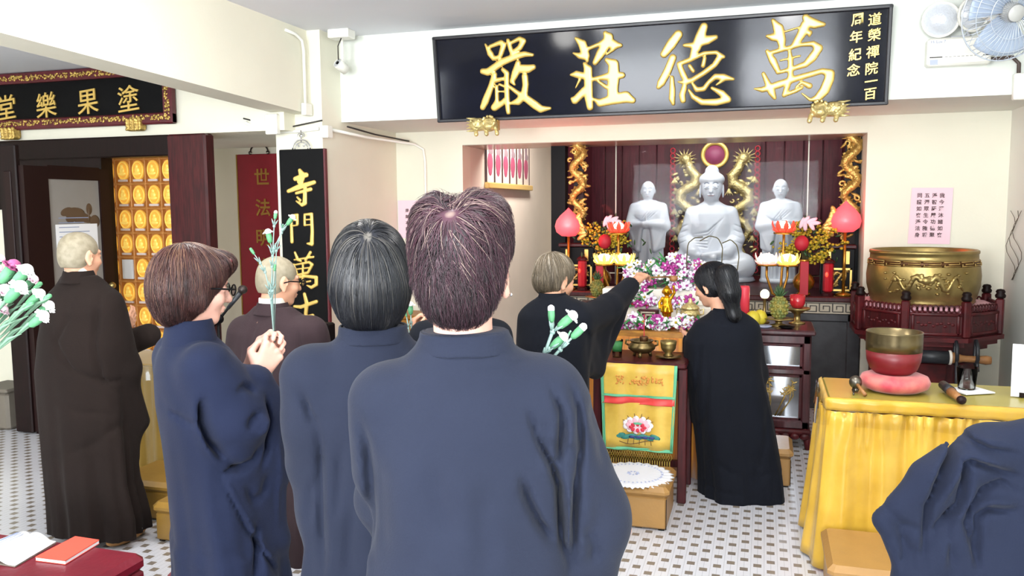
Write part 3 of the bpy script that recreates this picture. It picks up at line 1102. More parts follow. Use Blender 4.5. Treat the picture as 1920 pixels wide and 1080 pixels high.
RB = rot(lean, 0, 0)
pq = thing('name_plaque', 'long black lacquered plaque with four big gilt brush characters above the altar', 'plaque', base)
hw, hh = (xr - xl) / 2, (zt - zb) / cos(lean)
boxo('board', RB @ np.array((0, 0.024, hh / 2)), (2 * hw, 0.04, hh), 'black_lacquer', pq, 0, RB)
m = MB()
for (c, d) in [((0, 0.012, 0.012), (2 * hw + .03, 0.07, 0.026)), ((0, 0.012, hh - .012), (2 * hw + .03, 0.07, 0.026)), ((-hw, 0.012, hh / 2), (0.026, 0.07, hh)), ((hw, 0.012, hh / 2), (0.026, 0.07, hh))]:
    m.box(RB @ np.array(c), d, RB, 0.006)
m.build('frame', 'black_edge', pq)
for k, (cc, st) in BIG.items():
    mid = on_board(cc[0] + 500 / cc[2], cc[1] + 540 / cc[2])
    brush_char('gilt_character', st, lambda x, y: on_board(cc[0] + x / cc[2], cc[1] + y / cc[2]), 'gilt', pq, 0.016, 0.0075, NB, mid + NB * 0.004)
for body, pts in (('道榮禪院一百', [(1640, 36), (1639, 65), (1636, 97), (1634, 128), (1633, 152), (1631, 176)]), ('周年紀念', [(1607, 37), (1605, 69), (1603, 102), (1600, 131)])):
    for chx, (px, py) in zip(body, pts):
        text_mesh('small_character', chx, 0.080, 0.006, 'gilt', pq, on_board(px, py) + NB * 0.009, RB, 0.0008, 0, 0, 0.12)
for (px, py, mir) in ((909, 235, 1), (1551, 207, -1)):
    q = P(px, py, Y=5.84)
    t = thing('plaque_bracket', 'gilt carved beast bracket under the %s end of the big plaque' % ('pillar-side' if mir > 0 else 'fan-side'), 'bracket', q, group=None)
    s = Solid()
    s.push(np.diag([mir, 1, 1]))
    s.ell((0.045, -0.03, 0.0), (0.062, 0.04, 0.05), k=.015).ell((0.05, -0.06, -0.015), (0.035, 0.025, 0.025), k=.012)
    s.ell((-0.04, -0.02, 0.005), (0.075, 0.035, 0.048), k=.02)
    for i in range(5): s.cap((-0.07, -0.02, 0.045 - i * .02), (-0.135, -0.02, 0.055 - i * .024), 0.012, 0.004, .006)
    for x in (-0.06, 0.02, 0.1): s.cap((x, -0.035, -0.03), (x + .01, -0.05, -0.068), 0.014, 0.016, .01)
    for i in range(14):
        a = i * 2.4
        s.ell((0.05 + 0.045 * cos(a), -0.055 - .01 * (i % 2), 0.018 + 0.04 * sin(a)), (0.011, 0.011, 0.011), k=.004)
    for i in range(8): s.ell((-0.09 + i * .02, -0.052, 0.03 - .02 * (i % 3)), (.01, .008, .014), k=.004)
    s.ell((0.03, -0.082, 0.008), (.009, .01, .009), k=0, op='-').ell((0.068, -0.078, 0.008), (.009, .01, .009), k=0, op='-')
    solid_obj('carving', s, 'gold_bright', t, 0.0045)
    boxo('backing', (0, 0.025, 0.0), (0.2, 0.05, 0.07), 'gold', t)

# framed plaque over the side door
LY = 5.43
q0, q1 = P(331, 232, Y=LY), P(331, 150, Y=LY)
lx1 = q0[0]; lx0 = lx1 - 2.15; lz0, lz1 = q0[2], 2.735
p2 = thing('side_plaque', 'black plaque in a red carved gilt frame above the side door', 'plaque', ((lx0 + lx1) / 2, LY, lz0))
H2, W2 = lz1 - lz0, lx1 - lx0
span('board', (-W2 / 2 + .02, -0.01, 0.01), (W2 / 2 - .02, 0.012, H2 - .01), 'black_matte', p2)
m = MB(); fw = 0.085
m.box((0, -0.02, fw / 2), (W2, 0.06, fw), None, .01).box((0, -0.02, H2 - fw / 2), (W2, 0.06, fw), None, .01)
m.box((-W2 / 2 + fw / 2, -0.021, H2 / 2), (fw, 0.06, H2), None, .01).box((W2 / 2 - fw / 2, -0.021, H2 / 2), (fw, 0.06, H2), None, .01)
m.build('frame', 'maroon_frame', p2)
m = MB(); r_ = random.Random(3)
def frieze(x, z):
    for _ in range(3):
        m.ell((x + r_.uniform(-.022, .022), -0.052, z + r_.uniform(-.018, .018)), (r_.uniform(.006, .016), .007, r_.uniform(.005, .012)), rot(0, r_.uniform(0, 3), 0), 6, 5)
for i in range(92):
    x = -W2 / 2 + 0.06 + (W2 - 0.12) * i / 91
    frieze(x, fw / 2 + .008); frieze(x, H2 - fw / 2 - .004)
for i in range(18):
    frieze(W2 / 2 - fw / 2, 0.05 + (H2 - .1) * i / 17); frieze(-W2 / 2 + fw / 2, 0.05 + (H2 - .1) * i / 17)
m.build('gilt_scroll_pattern', 'gold', p2, True)
for chx, (px, py) in zip('塗果樂堂', [(241, 184), (165, 191), (87, 197), (12, 201)]):
    q = P(px, py, Y=LY - 0.016)
    text_mesh('gilt_character', chx, 0.215, 0.005, 'gilt', p2, q - np.array(p2.location), None, 0.0012, 0, 0, 0.1)
for (px, py, w) in ((255, 234, 'end nearest the ceiling beam'), (20, 251, 'end farthest from the ceiling beam')):
    q = P(px, py, Y=5.40)
    t = thing('plaque_bracket', 'small gilt carved bracket under the red framed plaque, ' + w, 'bracket', q)
    s = Solid()
    s.box((0, 0, 0), (0.075, 0.03, 0.05), None, 0.02)
    for i in range(16):
        s.ell((-.06 + .04 * (i % 4), -.03, .04 - .025 * (i // 4)), (.016, .012, .013), rot(0, i, 0), k=.004)
    solid_obj('carving', s, 'gold', t, 0.006)
    boxo('backing', (0, 0.027, 0.0), (0.11, 0.045, 0.06), 'gold', t)

# hanging couplet boards
YB = 5.56
a, b, c_ = P(524, 281, Y=YB), P(608, 277, Y=YB), P(620, 640, Y=YB)
cb = thing('couplet_board', 'tall black board with gilt brush characters hanging on the pillar', 'couplet board', ((a[0] + b[0]) / 2, YB, 0.55))
w2 = (b[0] - a[0]) / 2
span('board', (-w2, -0.012, 0), (w2, 0.02, a[2] - 0.55), 'black_matte', cb, 0.006)
span('side_moulding', (w2 - .004, -0.016, 0), (w2 + .012, 0.02, a[2] - 0.55), 'maroon_frame', cb, 0.003)
CB = np.array([cb.location[0], YB, 0.55])
A1 = (430, 240, 5.4); A2 = (440, 400, 4.5)
SM = [
 (A1, [[(715,430,18),(740,480,36),(720,540,33)],[(670,515,22),(780,475,24)],[(600,640,18),(700,600,26),(860,550,20)],[(680,660,14),(825,620,19)],[(770,600,18),(765,760,23),(740,780,17),(680,740,8)],[(690,700,10),(718,732,14)]]),
 (A2, [[(478,30,11),(485,240,14)],[(478,20,10),(530,12,11),(530,90,12)],[(490,60,7),(530,55,7)],[(490,105,7),(530,100,7)],[(592,10,10),(592,100,10)],[(595,10,9),(650,6,13),(656,150,14),(652,258,17),(615,255,8)],[(595,55,7),(650,50,7)],[(595,100,7),(650,95,7)]]),
 (A2, [[(510,330,9),(535,390,13),(560,402,9)],[(640,330,13),(600,395,11)],[(505,392,7),(665,368,10)],[(500,430,8),(525,500,10)],[(500,436,7),(630,412,11),(655,432,13),(620,500,11),(520,522,9)],[(578,420,9),(575,600,10)],[(520,472,7),(630,458,7)],[(505,545,8),(600,530,12),(690,540,15),(690,600,15),(650,625,13),(612,608,6)],[(500,545,8),(530,600,12)],[(540,592,7),(640,572,8)]]),
 (A2, [[(590,680,13),(610,760,17),(600,860,15)],[(505,785,11),(560,790,15),(690,745,15)],[(590,875,9),(660,860,13),(682,900,15),(670,945,13)],[(592,875,9),(605,945,9)],[(600,945,8),(668,945,9)]]),
]
for cc, st in SM:
    xs = [p[0] for s_ in st for p in s_]; ys = [p[1] for s_ in st for p in s_]
    mid = P(cc[0] + (min(xs) + max(xs)) / 2 / cc[2], cc[1] + (min(ys) + max(ys)) / 2 / cc[2], Y=YB - .014)
    brush_char('gilt_character', st, lambda x, y: P(cc[0] + x / cc[2], cc[1] + y / cc[2], Y=YB - .014) - CB, 'gilt', cb, 0.009, 0.0036, (0, -1, 0), mid - CB)
m = MB()
zt_ = a[2] - 0.55
m.tube([(0.075 * cos(t), -0.004, zt_ + 0.07 * sin(t)) for t in np.linspace(0, pi, 15)], 0.005, 6)
m.tube([(0.055 * cos(t), -0.004, zt_ + 0.05 * sin(t)) for t in np.linspace(0, pi, 15)], 0.003, 6)
for sx in (-1, 1):
    m.tube([(sx * (0.045 - .03 * t), -0.004, zt_ + 0.03 + .012 * sin(6 * t)) for t in np.linspace(0, 1, 10)], 0.0035, 6)
    m.tube([(sx * 0.03 * cos(t), -0.004, zt_ + 0.1 + 0.02 * sin(t)) for t in np.linspace(-.3, 2.2, 10)], 0.0035, 6)
m.tube([(0, -.004, zt_ + .05), (0, -.004, zt_ + .14)], 0.004, 6).ell((0, -.004, zt_ + .1), (.014, .006, .014))
m.build('hanger', 'chrome', cb, True)

YR = 6.86
a, b = P(445, 290, Y=YR), P(530, 284, Y=YR)
rb_ = thing('couplet_board', 'tall red board with faded gilt seal characters, partly behind the black board', 'couplet board', ((a[0] + b[0]) / 2, YR, 0.6))
w2 = (b[0] - a[0]) / 2
span('board', (-w2, -0.012, 0), (w2, 0.02, a[2] - 0.6), 'red_board', rb_, 0.006)
span('edge_strip', (-w2 - .012, -0.014, 0), (-w2, 0.02, a[2] - 0.6), 'gilt_dull', rb_, 0.003)
for chx, (px, py) in zip('世法明宗', [(491, 331), (493, 389), (494, 446), (496, 500)]):
    q = P(px, py, Y=YR - 0.014)
    text_mesh('faded_character', chx, 0.17, 0.003, 'gilt_dull', rb_, q - np.array(rb_.location), None, 0.003)
zt_ = a[2] - 0.6
m = MB()
m.tube([(0.095 * cos(t), -0.01, zt_ + 0.085 * sin(t) ** .6) for t in np.linspace(0.05, pi - .05, 17)], 0.007, 6)
for sx in (-1, 1): m.tube([(sx * (.095 - .014 * cos(t)), -.014, zt_ + .012 + .014 * sin(t)) for t in np.linspace(0, 5.5, 12)], 0.005, 6)
m.build('hanger', 'iron', rb_, True)

# pink sheets
a, b, c_, d_ = P(1710, 352, Y=6.885), P(1788, 352, Y=6.885), P(1781, 458, Y=6.885), P(1702, 457, Y=6.885)
cx, cz = (a[0] + c_[0]) / 2, (a[2] + c_[2]) / 2
pk = thing('verse_sheet', 'pink paper with a verse in four columns on the wall above the drum', 'notice', (cx, 6.893, cz))
m = MB(); vv = [np.array(q) - np.array((cx, 6.885, cz)) for q in (a, b, c_, d_)]
m.add([v + np.array((0, s_, 0)) for s_ in (-.001, .001) for v in vv], [[0, 3, 2, 1], [4, 5, 6, 7], [0, 1, 5, 4], [1, 2, 6, 5], [2, 3, 7, 6], [3, 0, 4, 7]])
m.build('sheet', 'paper_pink', pk)
for ci, col_ in enumerate(['我今灌沐諸如來', '淨智莊嚴功德聚', '五濁眾生令離垢', '同證如來淨法身']):
    for ri, chx in enumerate(col_):
        px = 1766.5 - ci * 14 - ri * 0.85; py = 366.5 + ri * 12.3
        q = P(px, py, Y=6.889)
        text_mesh('written_character', chx, 0.036, 0.0004, 'ink', pk, q - np.array((cx, 6.893, cz)), None, 0.0008)
q = P(758, 405, Y=6.893)
pk2 = thing('verse_sheet', 'pink paper half hidden behind the heads, beside the alcove', 'notice', q)
span('sheet', (-0.06, -0.001, -0.2), (0.30, 0.001, 0.14), 'paper_pink', pk2)
for ri, chx in enumerate('南無本師釋'):
    text_mesh('written_character', chx, 0.036, 0.0004, 'ink', pk2, (0.03, -0.002, 0.05 - ri * .055), None, 0.0008)

# ---------------------------------------------------------------- wires, boxes, camera, emergency light, fan
m = MB()
cx_ = -3.285
z_hi, z_lo = 2.86, 2.36
m.tube([(-3.29, 5.3, 2.885), (-3.285, 5.42, 2.88), (-3.28, 5.5, 2.85), (-3.28, 5.52, 2.78), (-3.28, 5.52, 2.38)], 0.012, 8)
tag(m.build('conduit_pipe', 'white_plastic', None, True), 'white conduit running down the pillar corner from the ceiling box', 'conduit')
q = P(593, 209, X=-3.27)
tag(boxo('junction_box', (-3.275, 5.53, q[2]), (0.04, 0.10, 0.09), 'white_plastic', None, 0.006), 'square white junction box at the foot of the vertical conduit', 'junction box')
q = P(511, 233, Y=5.43)
tag(boxo('junction_box', (q[0], 5.43, q[2]), (0.10, 0.05, 0.15), 'white_plastic', None, 0.006), 'tall white junction box on the beam beside the pillar top', 'junction box')
q = P(619, 241, Y=5.58)
tag(boxo('junction_box', (-3.17, 5.62, q[2] - .02), (0.07, 0.08, 0.09), 'white_plastic', None, 0.006), 'white junction box on the pillar corner above the black board', 'junction box')
za = P(560, 240, Y=5.58)[2]
m = MB().tube([(-3.74, 5.43, za + .04), (-3.66, 5.50, za - .01), (-3.6, 5.575, za - .02), (-3.4, 5.585, za - .025), (-3.21, 5.585, za - .01)], 0.012, 8)
tag(m.build('conduit_pipe', 'white_plastic', None, True), 'white conduit crossing the pillar front between two junction boxes', 'conduit')
m = MB().tube([(-3.75, 5.42, za + .07), (-3.62, 5.53, za + .03), (-3.5, 5.57, za + .0), (-3.3, 5.57, za + .03), (-3.18, 5.585, za + .05)], 0.006, 6)
tag(m.build('loose_cable', 'cable_black', None, True), 'thin black cable looped over the pillar top', 'cable')
m = MB().tube([(-3.17, 5.70, za - .01), (-3.12, 6.2, za - .03), (-3.0, 6.87, za - .04), (-2.92, 6.885, za - .09), (-2.905, 6.885, za - .2), (-2.90, 6.885, 0.05)], 0.012, 8)
tag(m.build('conduit_pipe', 'white_plastic', None, True), 'thin conduit bending down the cream wall beside the alcove', 'conduit')
m = MB().tube([(-3.14, 5.9, za + .03), (-3.1, 6.3, za + .0), (-3.02, 6.8, za - .02)], 0.007, 6)
tag(m.build('loose_cable', 'cable_black', None, True), 'short black cable under the beam beside the alcove wall', 'cable')
q = P(640, 63, Z=2.915)
cc_ = thing('security_camera', 'white bullet security camera hanging from a ceiling box', 'camera', (q[0], q[1], ZC))
boxo('mount_box', (0, 0, -0.03), (0.17, 0.12, 0.065), 'white_plastic', cc_, 0.006)
q2 = np.array(P(640, 124, Y=q[1] + .02)) - np.array((q[0], q[1], ZC))
MB().tube([(0, 0, -0.06), (0.0, 0.01, -0.12), (0, 0.01, q2[2] + .03)], 0.011, 8).build('arm', 'white_plastic', cc_, True)
MB().tube([(0.01, -0.02, -0.06), (-0.015, -0.03, -0.12), (-0.02, -0.02, q2[2] + .04)], 0.004, 6).build('lead', 'cable_black', cc_, True)
RC = rot(radians(62), 0, radians(-20))
bd = MB().lathe([(0.0, -0.055), (0.038, -0.05), (0.040, 0.03), (0.036, 0.045), (0.036, 0.038), (0, 0.038)], q2, 20, RC).build('body', 'white_plastic', cc_, True)
fd = RC @ np.array((0, 0, 1))
MB().lathe([(0, 0.036), (0.034, 0.036), (0.034, 0.040), (0, 0.040)], q2, 20, RC).build('lens_ring', 'tin_white', bd, True)
MB().lathe([(0, 0.04), (0.014, 0.04), (0.012, 0.046), (0, 0.048)], q2, 14, RC).build('lens', 'black_matte', bd, True)

EY = 5.84
q = P(1796, 97, Y=EY)
em = thing('emergency_light', 'twin-headed white emergency light box high on the beam beside the plaque', 'emergency light', (q[0], 5.9, q[2]))
bx = P(1856, 97, Y=EY)[0] - P(1736, 97, Y=EY)[0]
bh = P(1796, 72, Y=EY)[2] - P(1796, 124, Y=EY)[2]
boxo('battery_box', (0, -0.05, 0), (bx, 0.10, bh), 'white_plastic', em, 0.012)
m = MB().box((-bx * .36, -0.101, -bh * .2), (bx * .2, 0.003, 0.006)).box((bx * .42, -0.101, -bh * .2), (bx * .1, 0.003, 0.006))
for k in range(8): m.box((-bx * .2 + k * bx * .065, -0.1005, -bh * .2), (bx * .04, 0.002, 0.002))
m.build('trim_line', 'cable_black', em)
text_mesh('printed_name', 'Hi Lux 7', 0.024, 0.0005, 'paper_print', em, (-bx * .33, -0.1012, bh * .36))
boxo('handle', (0, -0.05, bh * .55), (0.09, 0.02, 0.012), 'tin_white', em, 0.004)
boxo('sticker', (-bx * .39, -0.1008, -bh * .37), (.045, .001, .03), 'doily_blue', em)
for (px, py) in ((1764, 37), (1822, 26)):
    q2 = np.array(P(px, py, Y=5.80)) - np.array(em.location)
    Rr = rot(radians(100), 0, radians(-10 if px < 1800 else 25))
    hd = MB().lathe([(0, -0.06), (0.05, -0.05), (0.085, -0.01), (0.108, 0.015), (0.108, 0.03), (0.095, 0.03), (0.09, 0.012), (0, 0.006)], q2, 28, Rr).build('lamp_head', 'white_plastic', em, True)
    MB().lathe([(0, 0.016), (0.094, 0.016), (0.094, 0.022), (0, 0.026)], q2, 28, Rr).build('reflector', 'lamp_lens', hd, True)
    MB().tube([q2 + Rr @ np.array((0, 0, -.05)), (q2[0], -0.04, bh * .5)], 0.012, 8).build('bracket', 'tin_white', hd, True)
q = np.array(em.location)
m = MB().tube([q + (bx / 2 + .001, -0.03, -bh * .3), q + (bx / 2 + .06, -0.03, -bh * .3), q + (bx / 2 + .13, -0.025, -bh * .26), q + (bx / 2 + .17, -.02, -bh * .5), q + (bx / 2 + .172, -.02, -bh * 1.3)], 0.012, 8)
tag(m.build('power_cable', 'cable_brown', None, True), 'dark cable leaving the emergency light box towards the wall corner', 'cable')
q = P(1914, 162, Y=5.86)
tag(boxo('socket_box', (q[0], 5.87, q[2]), (0.08, 0.05, 0.16), 'white_plastic', None, 0.006), 'white socket box at the wall corner under the dark cable', 'junction box')

q = P(1893, 22, D=4.3)
fn = thing('wall_fan', 'round pale blue wall fan high in the corner', 'fan', q, radians(20))
dv = np.array((0, -1, -.35)); dv /= np.linalg.norm(dv)
RF = rot(radians(110), 0, 0)
FR = 0.25
m = MB()
for k in range(48):
    an = 2 * pi * k / 48
    m.tube([RF @ np.array((cos(an) * r_, sin(an) * r_, zz)) for r_, zz in ((.05, .06), (.15, .055), (.22, .035), (.25, 0))], 0.0017, 4)
    if k % 2 == 0: m.tube([RF @ np.array((cos(an) * r_, sin(an) * r_, zz)) for r_, zz in ((.06, -.07), (.18, -.06), (.25, 0))], 0.0015, 4)
for r_, zz in ((.25, 0), (.2, .045), (.13, .057)): m.tube([RF @ np.array((cos(a) * r_, sin(a) * r_, zz)) for a in np.linspace(0, 2 * pi, 40)[:-1]], 0.004 if r_ == .25 else .002, 6, closed=True)
m.build('guard', 'fan_wire', fn, True)
m = MB()
for k in range(3):
    a0 = 2 * pi * k / 3 + .3
    def blade(u, v, a0=a0):
        r_ = 0.04 + 0.185 * v
        a = a0 + (u - .5) * (1.75 - .35 * v) + .25 * v
        return RF @ np.array((cos(a) * r_, sin(a) * r_, 0.018 * (u - .5) * 2))
    m.grid(blade, 12, 8)
bl = m.build('blade', 'fan_blue', fn, True)
md = bl.modifiers.new('solid', 'SOLIDIFY'); md.thickness = 0.003
MB().lathe([(0, .045), (.035, .045), (.05, .03), (.05, -.01), (0, -.01)], (0, 0, 0), 24, RF).build('hub', 'fan_hub', fn, True)
MB().lathe([(0, .066), (.04, .066), (.045, .058), (0, .055)], (0, 0, 0), 24, RF).build('badge', 'fan_hub', fn, True)
mo = MB().lathe([(0, -.2), (.06, -.19), (.075, -.1), (.06, -.06), (0, -.06)], (0, 0, 0), 24, RF)
mo.tube([RF @ np.array((0, 0, -.19)), (0.2, .35, -.02), (0.25, .6, 0.05)], .02, 8)
mo.build('motor', 'white_plastic', fn, True)

m = MB()
for k in range(3):
    m.tube([P(1895 + 6 * k + 9 * sin(i * .9 + k), 395 + i * 13, X=1.688) for i in range(11)], .0022, 4)
tag(m.build('hanging_wire', 'steel_dark', None, True), 'loose thin wires hanging on the side wall beside the drum', 'wire')


# ================================================================ ALTAR AND FURNITURE
AX = -0.49                    # centre line of the altar
CT = 0.90                     # top of the stone counter
al = thing('altar', 'built-in stone altar counter with a pale key-pattern band and red wood shrine back', 'altar', (AX, 7.8, 0))
ax0, ax1 = -1.85 - AX, 0.73 - AX
span('stone_front', (ax0, -0.88, 0), (ax1, 1.0, 0.765), 'stone_dark', al)
m = MB()
for lo, hi in (((ax0, -0.90, .70), (ax1, -.86, .765)), ((ax0, -0.90, 0), (ax1, -.86, .09)), ((ax1 - .1, -0.90, .0), (ax1, -.86, .765)), ((ax0, -0.90, 0), (ax0 + .1, -.86, .765)), ((-.6, -0.9, 0), (-.5, -.86, .76)), ((.5, -0.9, 0), (.6, -.86, .76))):
    m.box((np.array(lo) + hi) / 2, np.array(hi) - lo, None, .008)
m.build('stone_frame', 'stone_dark', al)
span('band', (ax0, -0.90, .765), (ax1, 1.0, .858), 'key_band', al)
m = MB()
n = 26
for i in range(n):
    x = ax0 + 0.02 + (ax1 - ax0 - .04) * i / n
    wd = (ax1 - ax0 - .04) / n
    for (bx, bz, sx, sz) in ((.5, .93, 1, .09), (.08, .5, .10, .8), (.5, .1, .8, .09), (.86, .36, .10, .6), (.6, .66, .5, .09), (.38, .5, .09, .36)):
        m.box((x + wd * bx, -0.901, .772 + .08 * bz), (wd * sx, .006, .08 * sz))
m.build('key_pattern', 'key_dark', al)
span('top_slab', (ax0 - .01, -0.93, .858), (ax1, 1.0, CT), 'maroon_wood', al, .008)
struct(span('trim_6', (AX + ax0, 7.28, CT), (AX + ax0 + .13, 7.40, 2.9), 'black_matte'))
struct(span('trim_7', (AX + ax1 - .05, 7.28, CT), (AX + ax1 + .03, 7.40, 2.9), 'black_matte'))
struct(span('wall_shrine_left', (AX + ax0, 7.4, CT), (AX + ax0 + .04, 8.95, 2.9), 'shrine_panel'))
struct(span('wall_shrine_right', (AX + ax1, 7.4, CT), (AX + ax1 + .04, 8.95, 2.9), 'shrine_panel'))
m = MB()
for i in range(14):
    x = ax0 + (ax1 - ax0) * (i + .5) / 14
    m.box((x, 1.14, (CT + 2.9) / 2), ((ax1 - ax0) / 14 - .008, .03, 2.9 - CT), None, .006)
m.box(((ax0 + ax1) / 2, 1.17, 1.9), (ax1 - ax0, .02, 2.0))
o = struct(m.build('wall_shrine_back', 'shrine_panel'))
o.location = (AX, 7.8, 0)
gl = thing('altar_glass', 'clear glass screen with thin metal joints in front of the white statues', 'glass screen', (AX, 7.62, CT))
jx = [P(1155, 340, Y=7.62)[0] - AX, P(1515, 340, Y=7.62)[0] - AX]
edges_ = [ax0 + .13] + jx + [ax1]
for a, b in zip(edges_[:-1], edges_[1:]): span('pane', (a + .004, -.003, 0), (b - .004, .003, 2.0), 'altar_glass', gl)
for x in jx: span('joint', (x - .005, -.006, 0), (x + .005, .006, 2.0), 'steel_dark', gl)

# carved screen behind the central figure
hs = thing('carved_screen', 'red fretwork screen with two gold dragons and a gold halo ring behind the seated statue', 'altar screen', (AX - .02, 8.86, CT))
span('panel', (-.45, 0, 0), (.45, .03, 1.36), 'maroon_wood', hs)
hz = P(1340, 290, Y=8.8)[2] - CT
hx = P(1340, 290, Y=8.8)[0] - AX + .02
MB().lathe([(0, 0), (.105, 0), (.105, .01), (0, .012)], (hx, -.02, hz), 32, rot(radians(90))).build('halo_disc', 'halo_rose', hs, True)
MB().lathe([(.10, 0), (.10, .02), (.135, .025), (.142, .012), (.142, 0)], (hx, -.02, hz), 40, rot(radians(90))).build('halo_ring', 'gilt', hs, True)
m = MB()
for i in range(24):
    for sx in (-1, 1):
        m.tube([(sx * .425 + .024 * cos(t), -.012, .05 + i * .054 + .026 * sin(t)) for t in np.linspace(0, 2 * pi, 10)[:-1]], .007, 5, closed=True)
m.build('chain_border', 'red_ball', hs, True)


def dragon(sol, pts, rs, seed, spikes=True, y=-0.03, head=True):
    r_ = random.Random(seed)
    sol.path(pts, rs, .008)
    P3 = [np.array(p) for p in pts]
    for i in range(1, len(P3) - 1):
        t = P3[i + 1] - P3[i - 1]; t /= np.linalg.norm(t)
        nrm = np.array((-t[2], 0, t[0]))
        for sg in (-1, 1):
            if spikes and r_.random() < .8: sol.cap(P3[i], P3[i] + nrm * sg * (rs[i] + .02), rs[i] * .5, .004, .006)
    if head:
        h = P3[0]; t = P3[0] - P3[1]; t /= np.linalg.norm(t)
        sol.ell(h + t * .02, (.04, .035, .034), k=.012).ell(h + t * .055 + np.array((0, -.012, -.008)), (.026, .024, .018), k=.01)
        for i in range(9):
            a = -pi * .75 + i * pi * 1.5 / 8
            d = np.array((cos(a) * -t[0] - sin(a) * t[2], -.15, cos(a) * -t[2] + sin(a) * t[0]))
            sol.cap(h, h + d * r_.uniform(.07, .11), .011, .003, .006)


def clouds(s, n, x0, x1, z0, z1, seed, big=1.0, y=-.02):
    r_ = random.Random(seed)
    for i in range(n):
        z = z0 + (z1 - z0) * (i + r_.random()) / n
        x = r_.uniform(x0, x1)
        if i % 3 == 0:
            a0, R_ = r_.uniform(0, 6), r_.uniform(.016, .026) * big
            P_ = [(x + R_ * (1 - .10 * k) * cos(a0 + k * .75), y - .012, z + R_ * (1 - .10 * k) * sin(a0 + k * .75)) for k in range(8)]
            s.path(P_, [.010 * big * (1 - .06 * k) for k in range(8)], .003)
        else: s.ell((x, y, z), (r_.uniform(.020, .042) * big, .018, r_.uniform(.010, .017) * big), rot(0, r_.uniform(-.7, .7), 0), .005)


for sx in (-1, 1):
    s = Solid()
    pts = [(sx * a, -.04, b) for a, b in ((.27, 1.17), (.24, 1.09), (.18, 1.02), (.19, .94), (.27, .90), (.34, .85), (.35, .77), (.28, .71), (.21, .67), (.23, .59), (.31, .54), (.36, .46), (.31, .38), (.27, .30), (.32, .22))]
    dragon(s, pts, [.042, .045, .048, .05, .05, .048, .046, .044, .042, .04, .036, .032, .026, .020, .014], 5 + sx)
    r_ = random.Random(4)
    for k in range(15):
        a = 2 * pi * k / 15
        s.cap((sx * .30, -.05, 1.20), (sx * .30 + cos(a) * .125, -.03, 1.20 + sin(a) * .115), .014, .004, .006)
    s.ell((sx * .29, -.055, 1.20), (.05, .035, .05), k=.01)
    clouds(s, 46, sx * .15, sx * .41, .14, 1.08, 9 + sx)
    for (a, b) in ((.40, 1.0), (.15, .88), (.40, .68), (.16, .58), (.39, .40)):
        for j in range(4): s.cap((sx * a, -.045, b), (sx * a + .028 * (j - 1.5), -.055, b - .06), .012, .005, .005)
    solid_obj('gold_dragon', s, 'gold_bright', hs, .0075)

for px, w in ((1085, 'beside the alcove wall with the scrolls'), (1592, 'beside the wall with the drum')):
    b0 = P(px, 425, Y=7.25); t0 = P(px, 270, Y=7.25)
    q = thing('dragon_column', 'gold carved dragon hanging pillar ' + w, 'carved pillar', (b0[0], 7.25, CT))
    s = Solid()
    zs = np.linspace(2.15 - CT, .50, 30)
    pts = [(.048 * sin(i * .62), -.03 + .015 * cos(i * .62), z) for i, z in enumerate(zs)]
    dragon(s, pts, [.032] * 16 + [.028] * 14, 3)
    clouds(s, 60, -.078, .078, .44, 2.14 - CT, px, 1.0)
    solid_obj('carving', s, 'gold', q, .006)
    span('core_post', (-.045, .0, 0), (.045, .05, 2.16 - CT), 'dark_wood', q)
    boxo('foot', (0, .02, .03), (.14, .10, .06), 'maroon_wood', q, .008)


# white statues
def statue_head(s, c, sc, ushnisha=True, R=None):
    s.push(R, c)
    k = sc
    s.ell((0, 0, .02 * k), (.080 * k, .092 * k, .095 * k), k=.01).ell((0, .022 * k, -.04 * k), (.068 * k, .068 * k, .075 * k), k=.03 * k)
    if ushnisha:
        s.ell((0, -.004 * k, .055 * k), (.094 * k, .100 * k, .060 * k), k=.006 * k).ell((0, -.005 * k, .118 * k), (.05 * k, .05 * k, .045 * k), k=.015 * k)
    s.cap((0, .088 * k, .0), (0, .103 * k, -.036 * k), .008 * k, .014 * k, .01 * k)
    for sx in (-1, 1):
        s.ell((sx * .031 * k, .102 * k, .006 * k), (.021 * k, .012 * k, .006 * k), k=.006 * k, op='-')
        s.ell((sx * .031 * k, .085 * k, -.004 * k), (.02 * k, .014 * k, .010 * k), k=.006 * k)
        s.groove([(sx * .012 * k, .1 * k, .022 * k), (sx * .035 * k, .09 * k, .03 * k), (sx * .055 * k, .08 * k, .022 * k)], .005 * k, .006 * k, 1)
        s.groove([(sx * .014 * k, .1 * k, .000 * k), (sx * .032 * k, .09 * k, -.006 * k), (sx * .05 * k, .08 * k, -.001 * k)], .0035 * k, .006 * k, 1)
        s.ell((sx * .083 * k, -.004 * k, (-.03 if ushnisha else -.008) * k), (.009 * k, .016 * k, (.050 if ushnisha else .026) * k), k=.005 * k)
    s.ell((0, .085 * k, -.062 * k), (.026 * k, .014 * k, .008 * k), k=.006 * k).groove([(-.024 * k, .1 * k, -.06 * k), (0, .1 * k, -.065 * k), (.024 * k, .1 * k, -.06 * k)], .0035 * k, .006 * k, 1)
    s.cap((0, -.01 * k, -.06 * k), (0, -.015 * k, -.16 * k), .044 * k, .056 * k, .015 * k)
    s.pop()


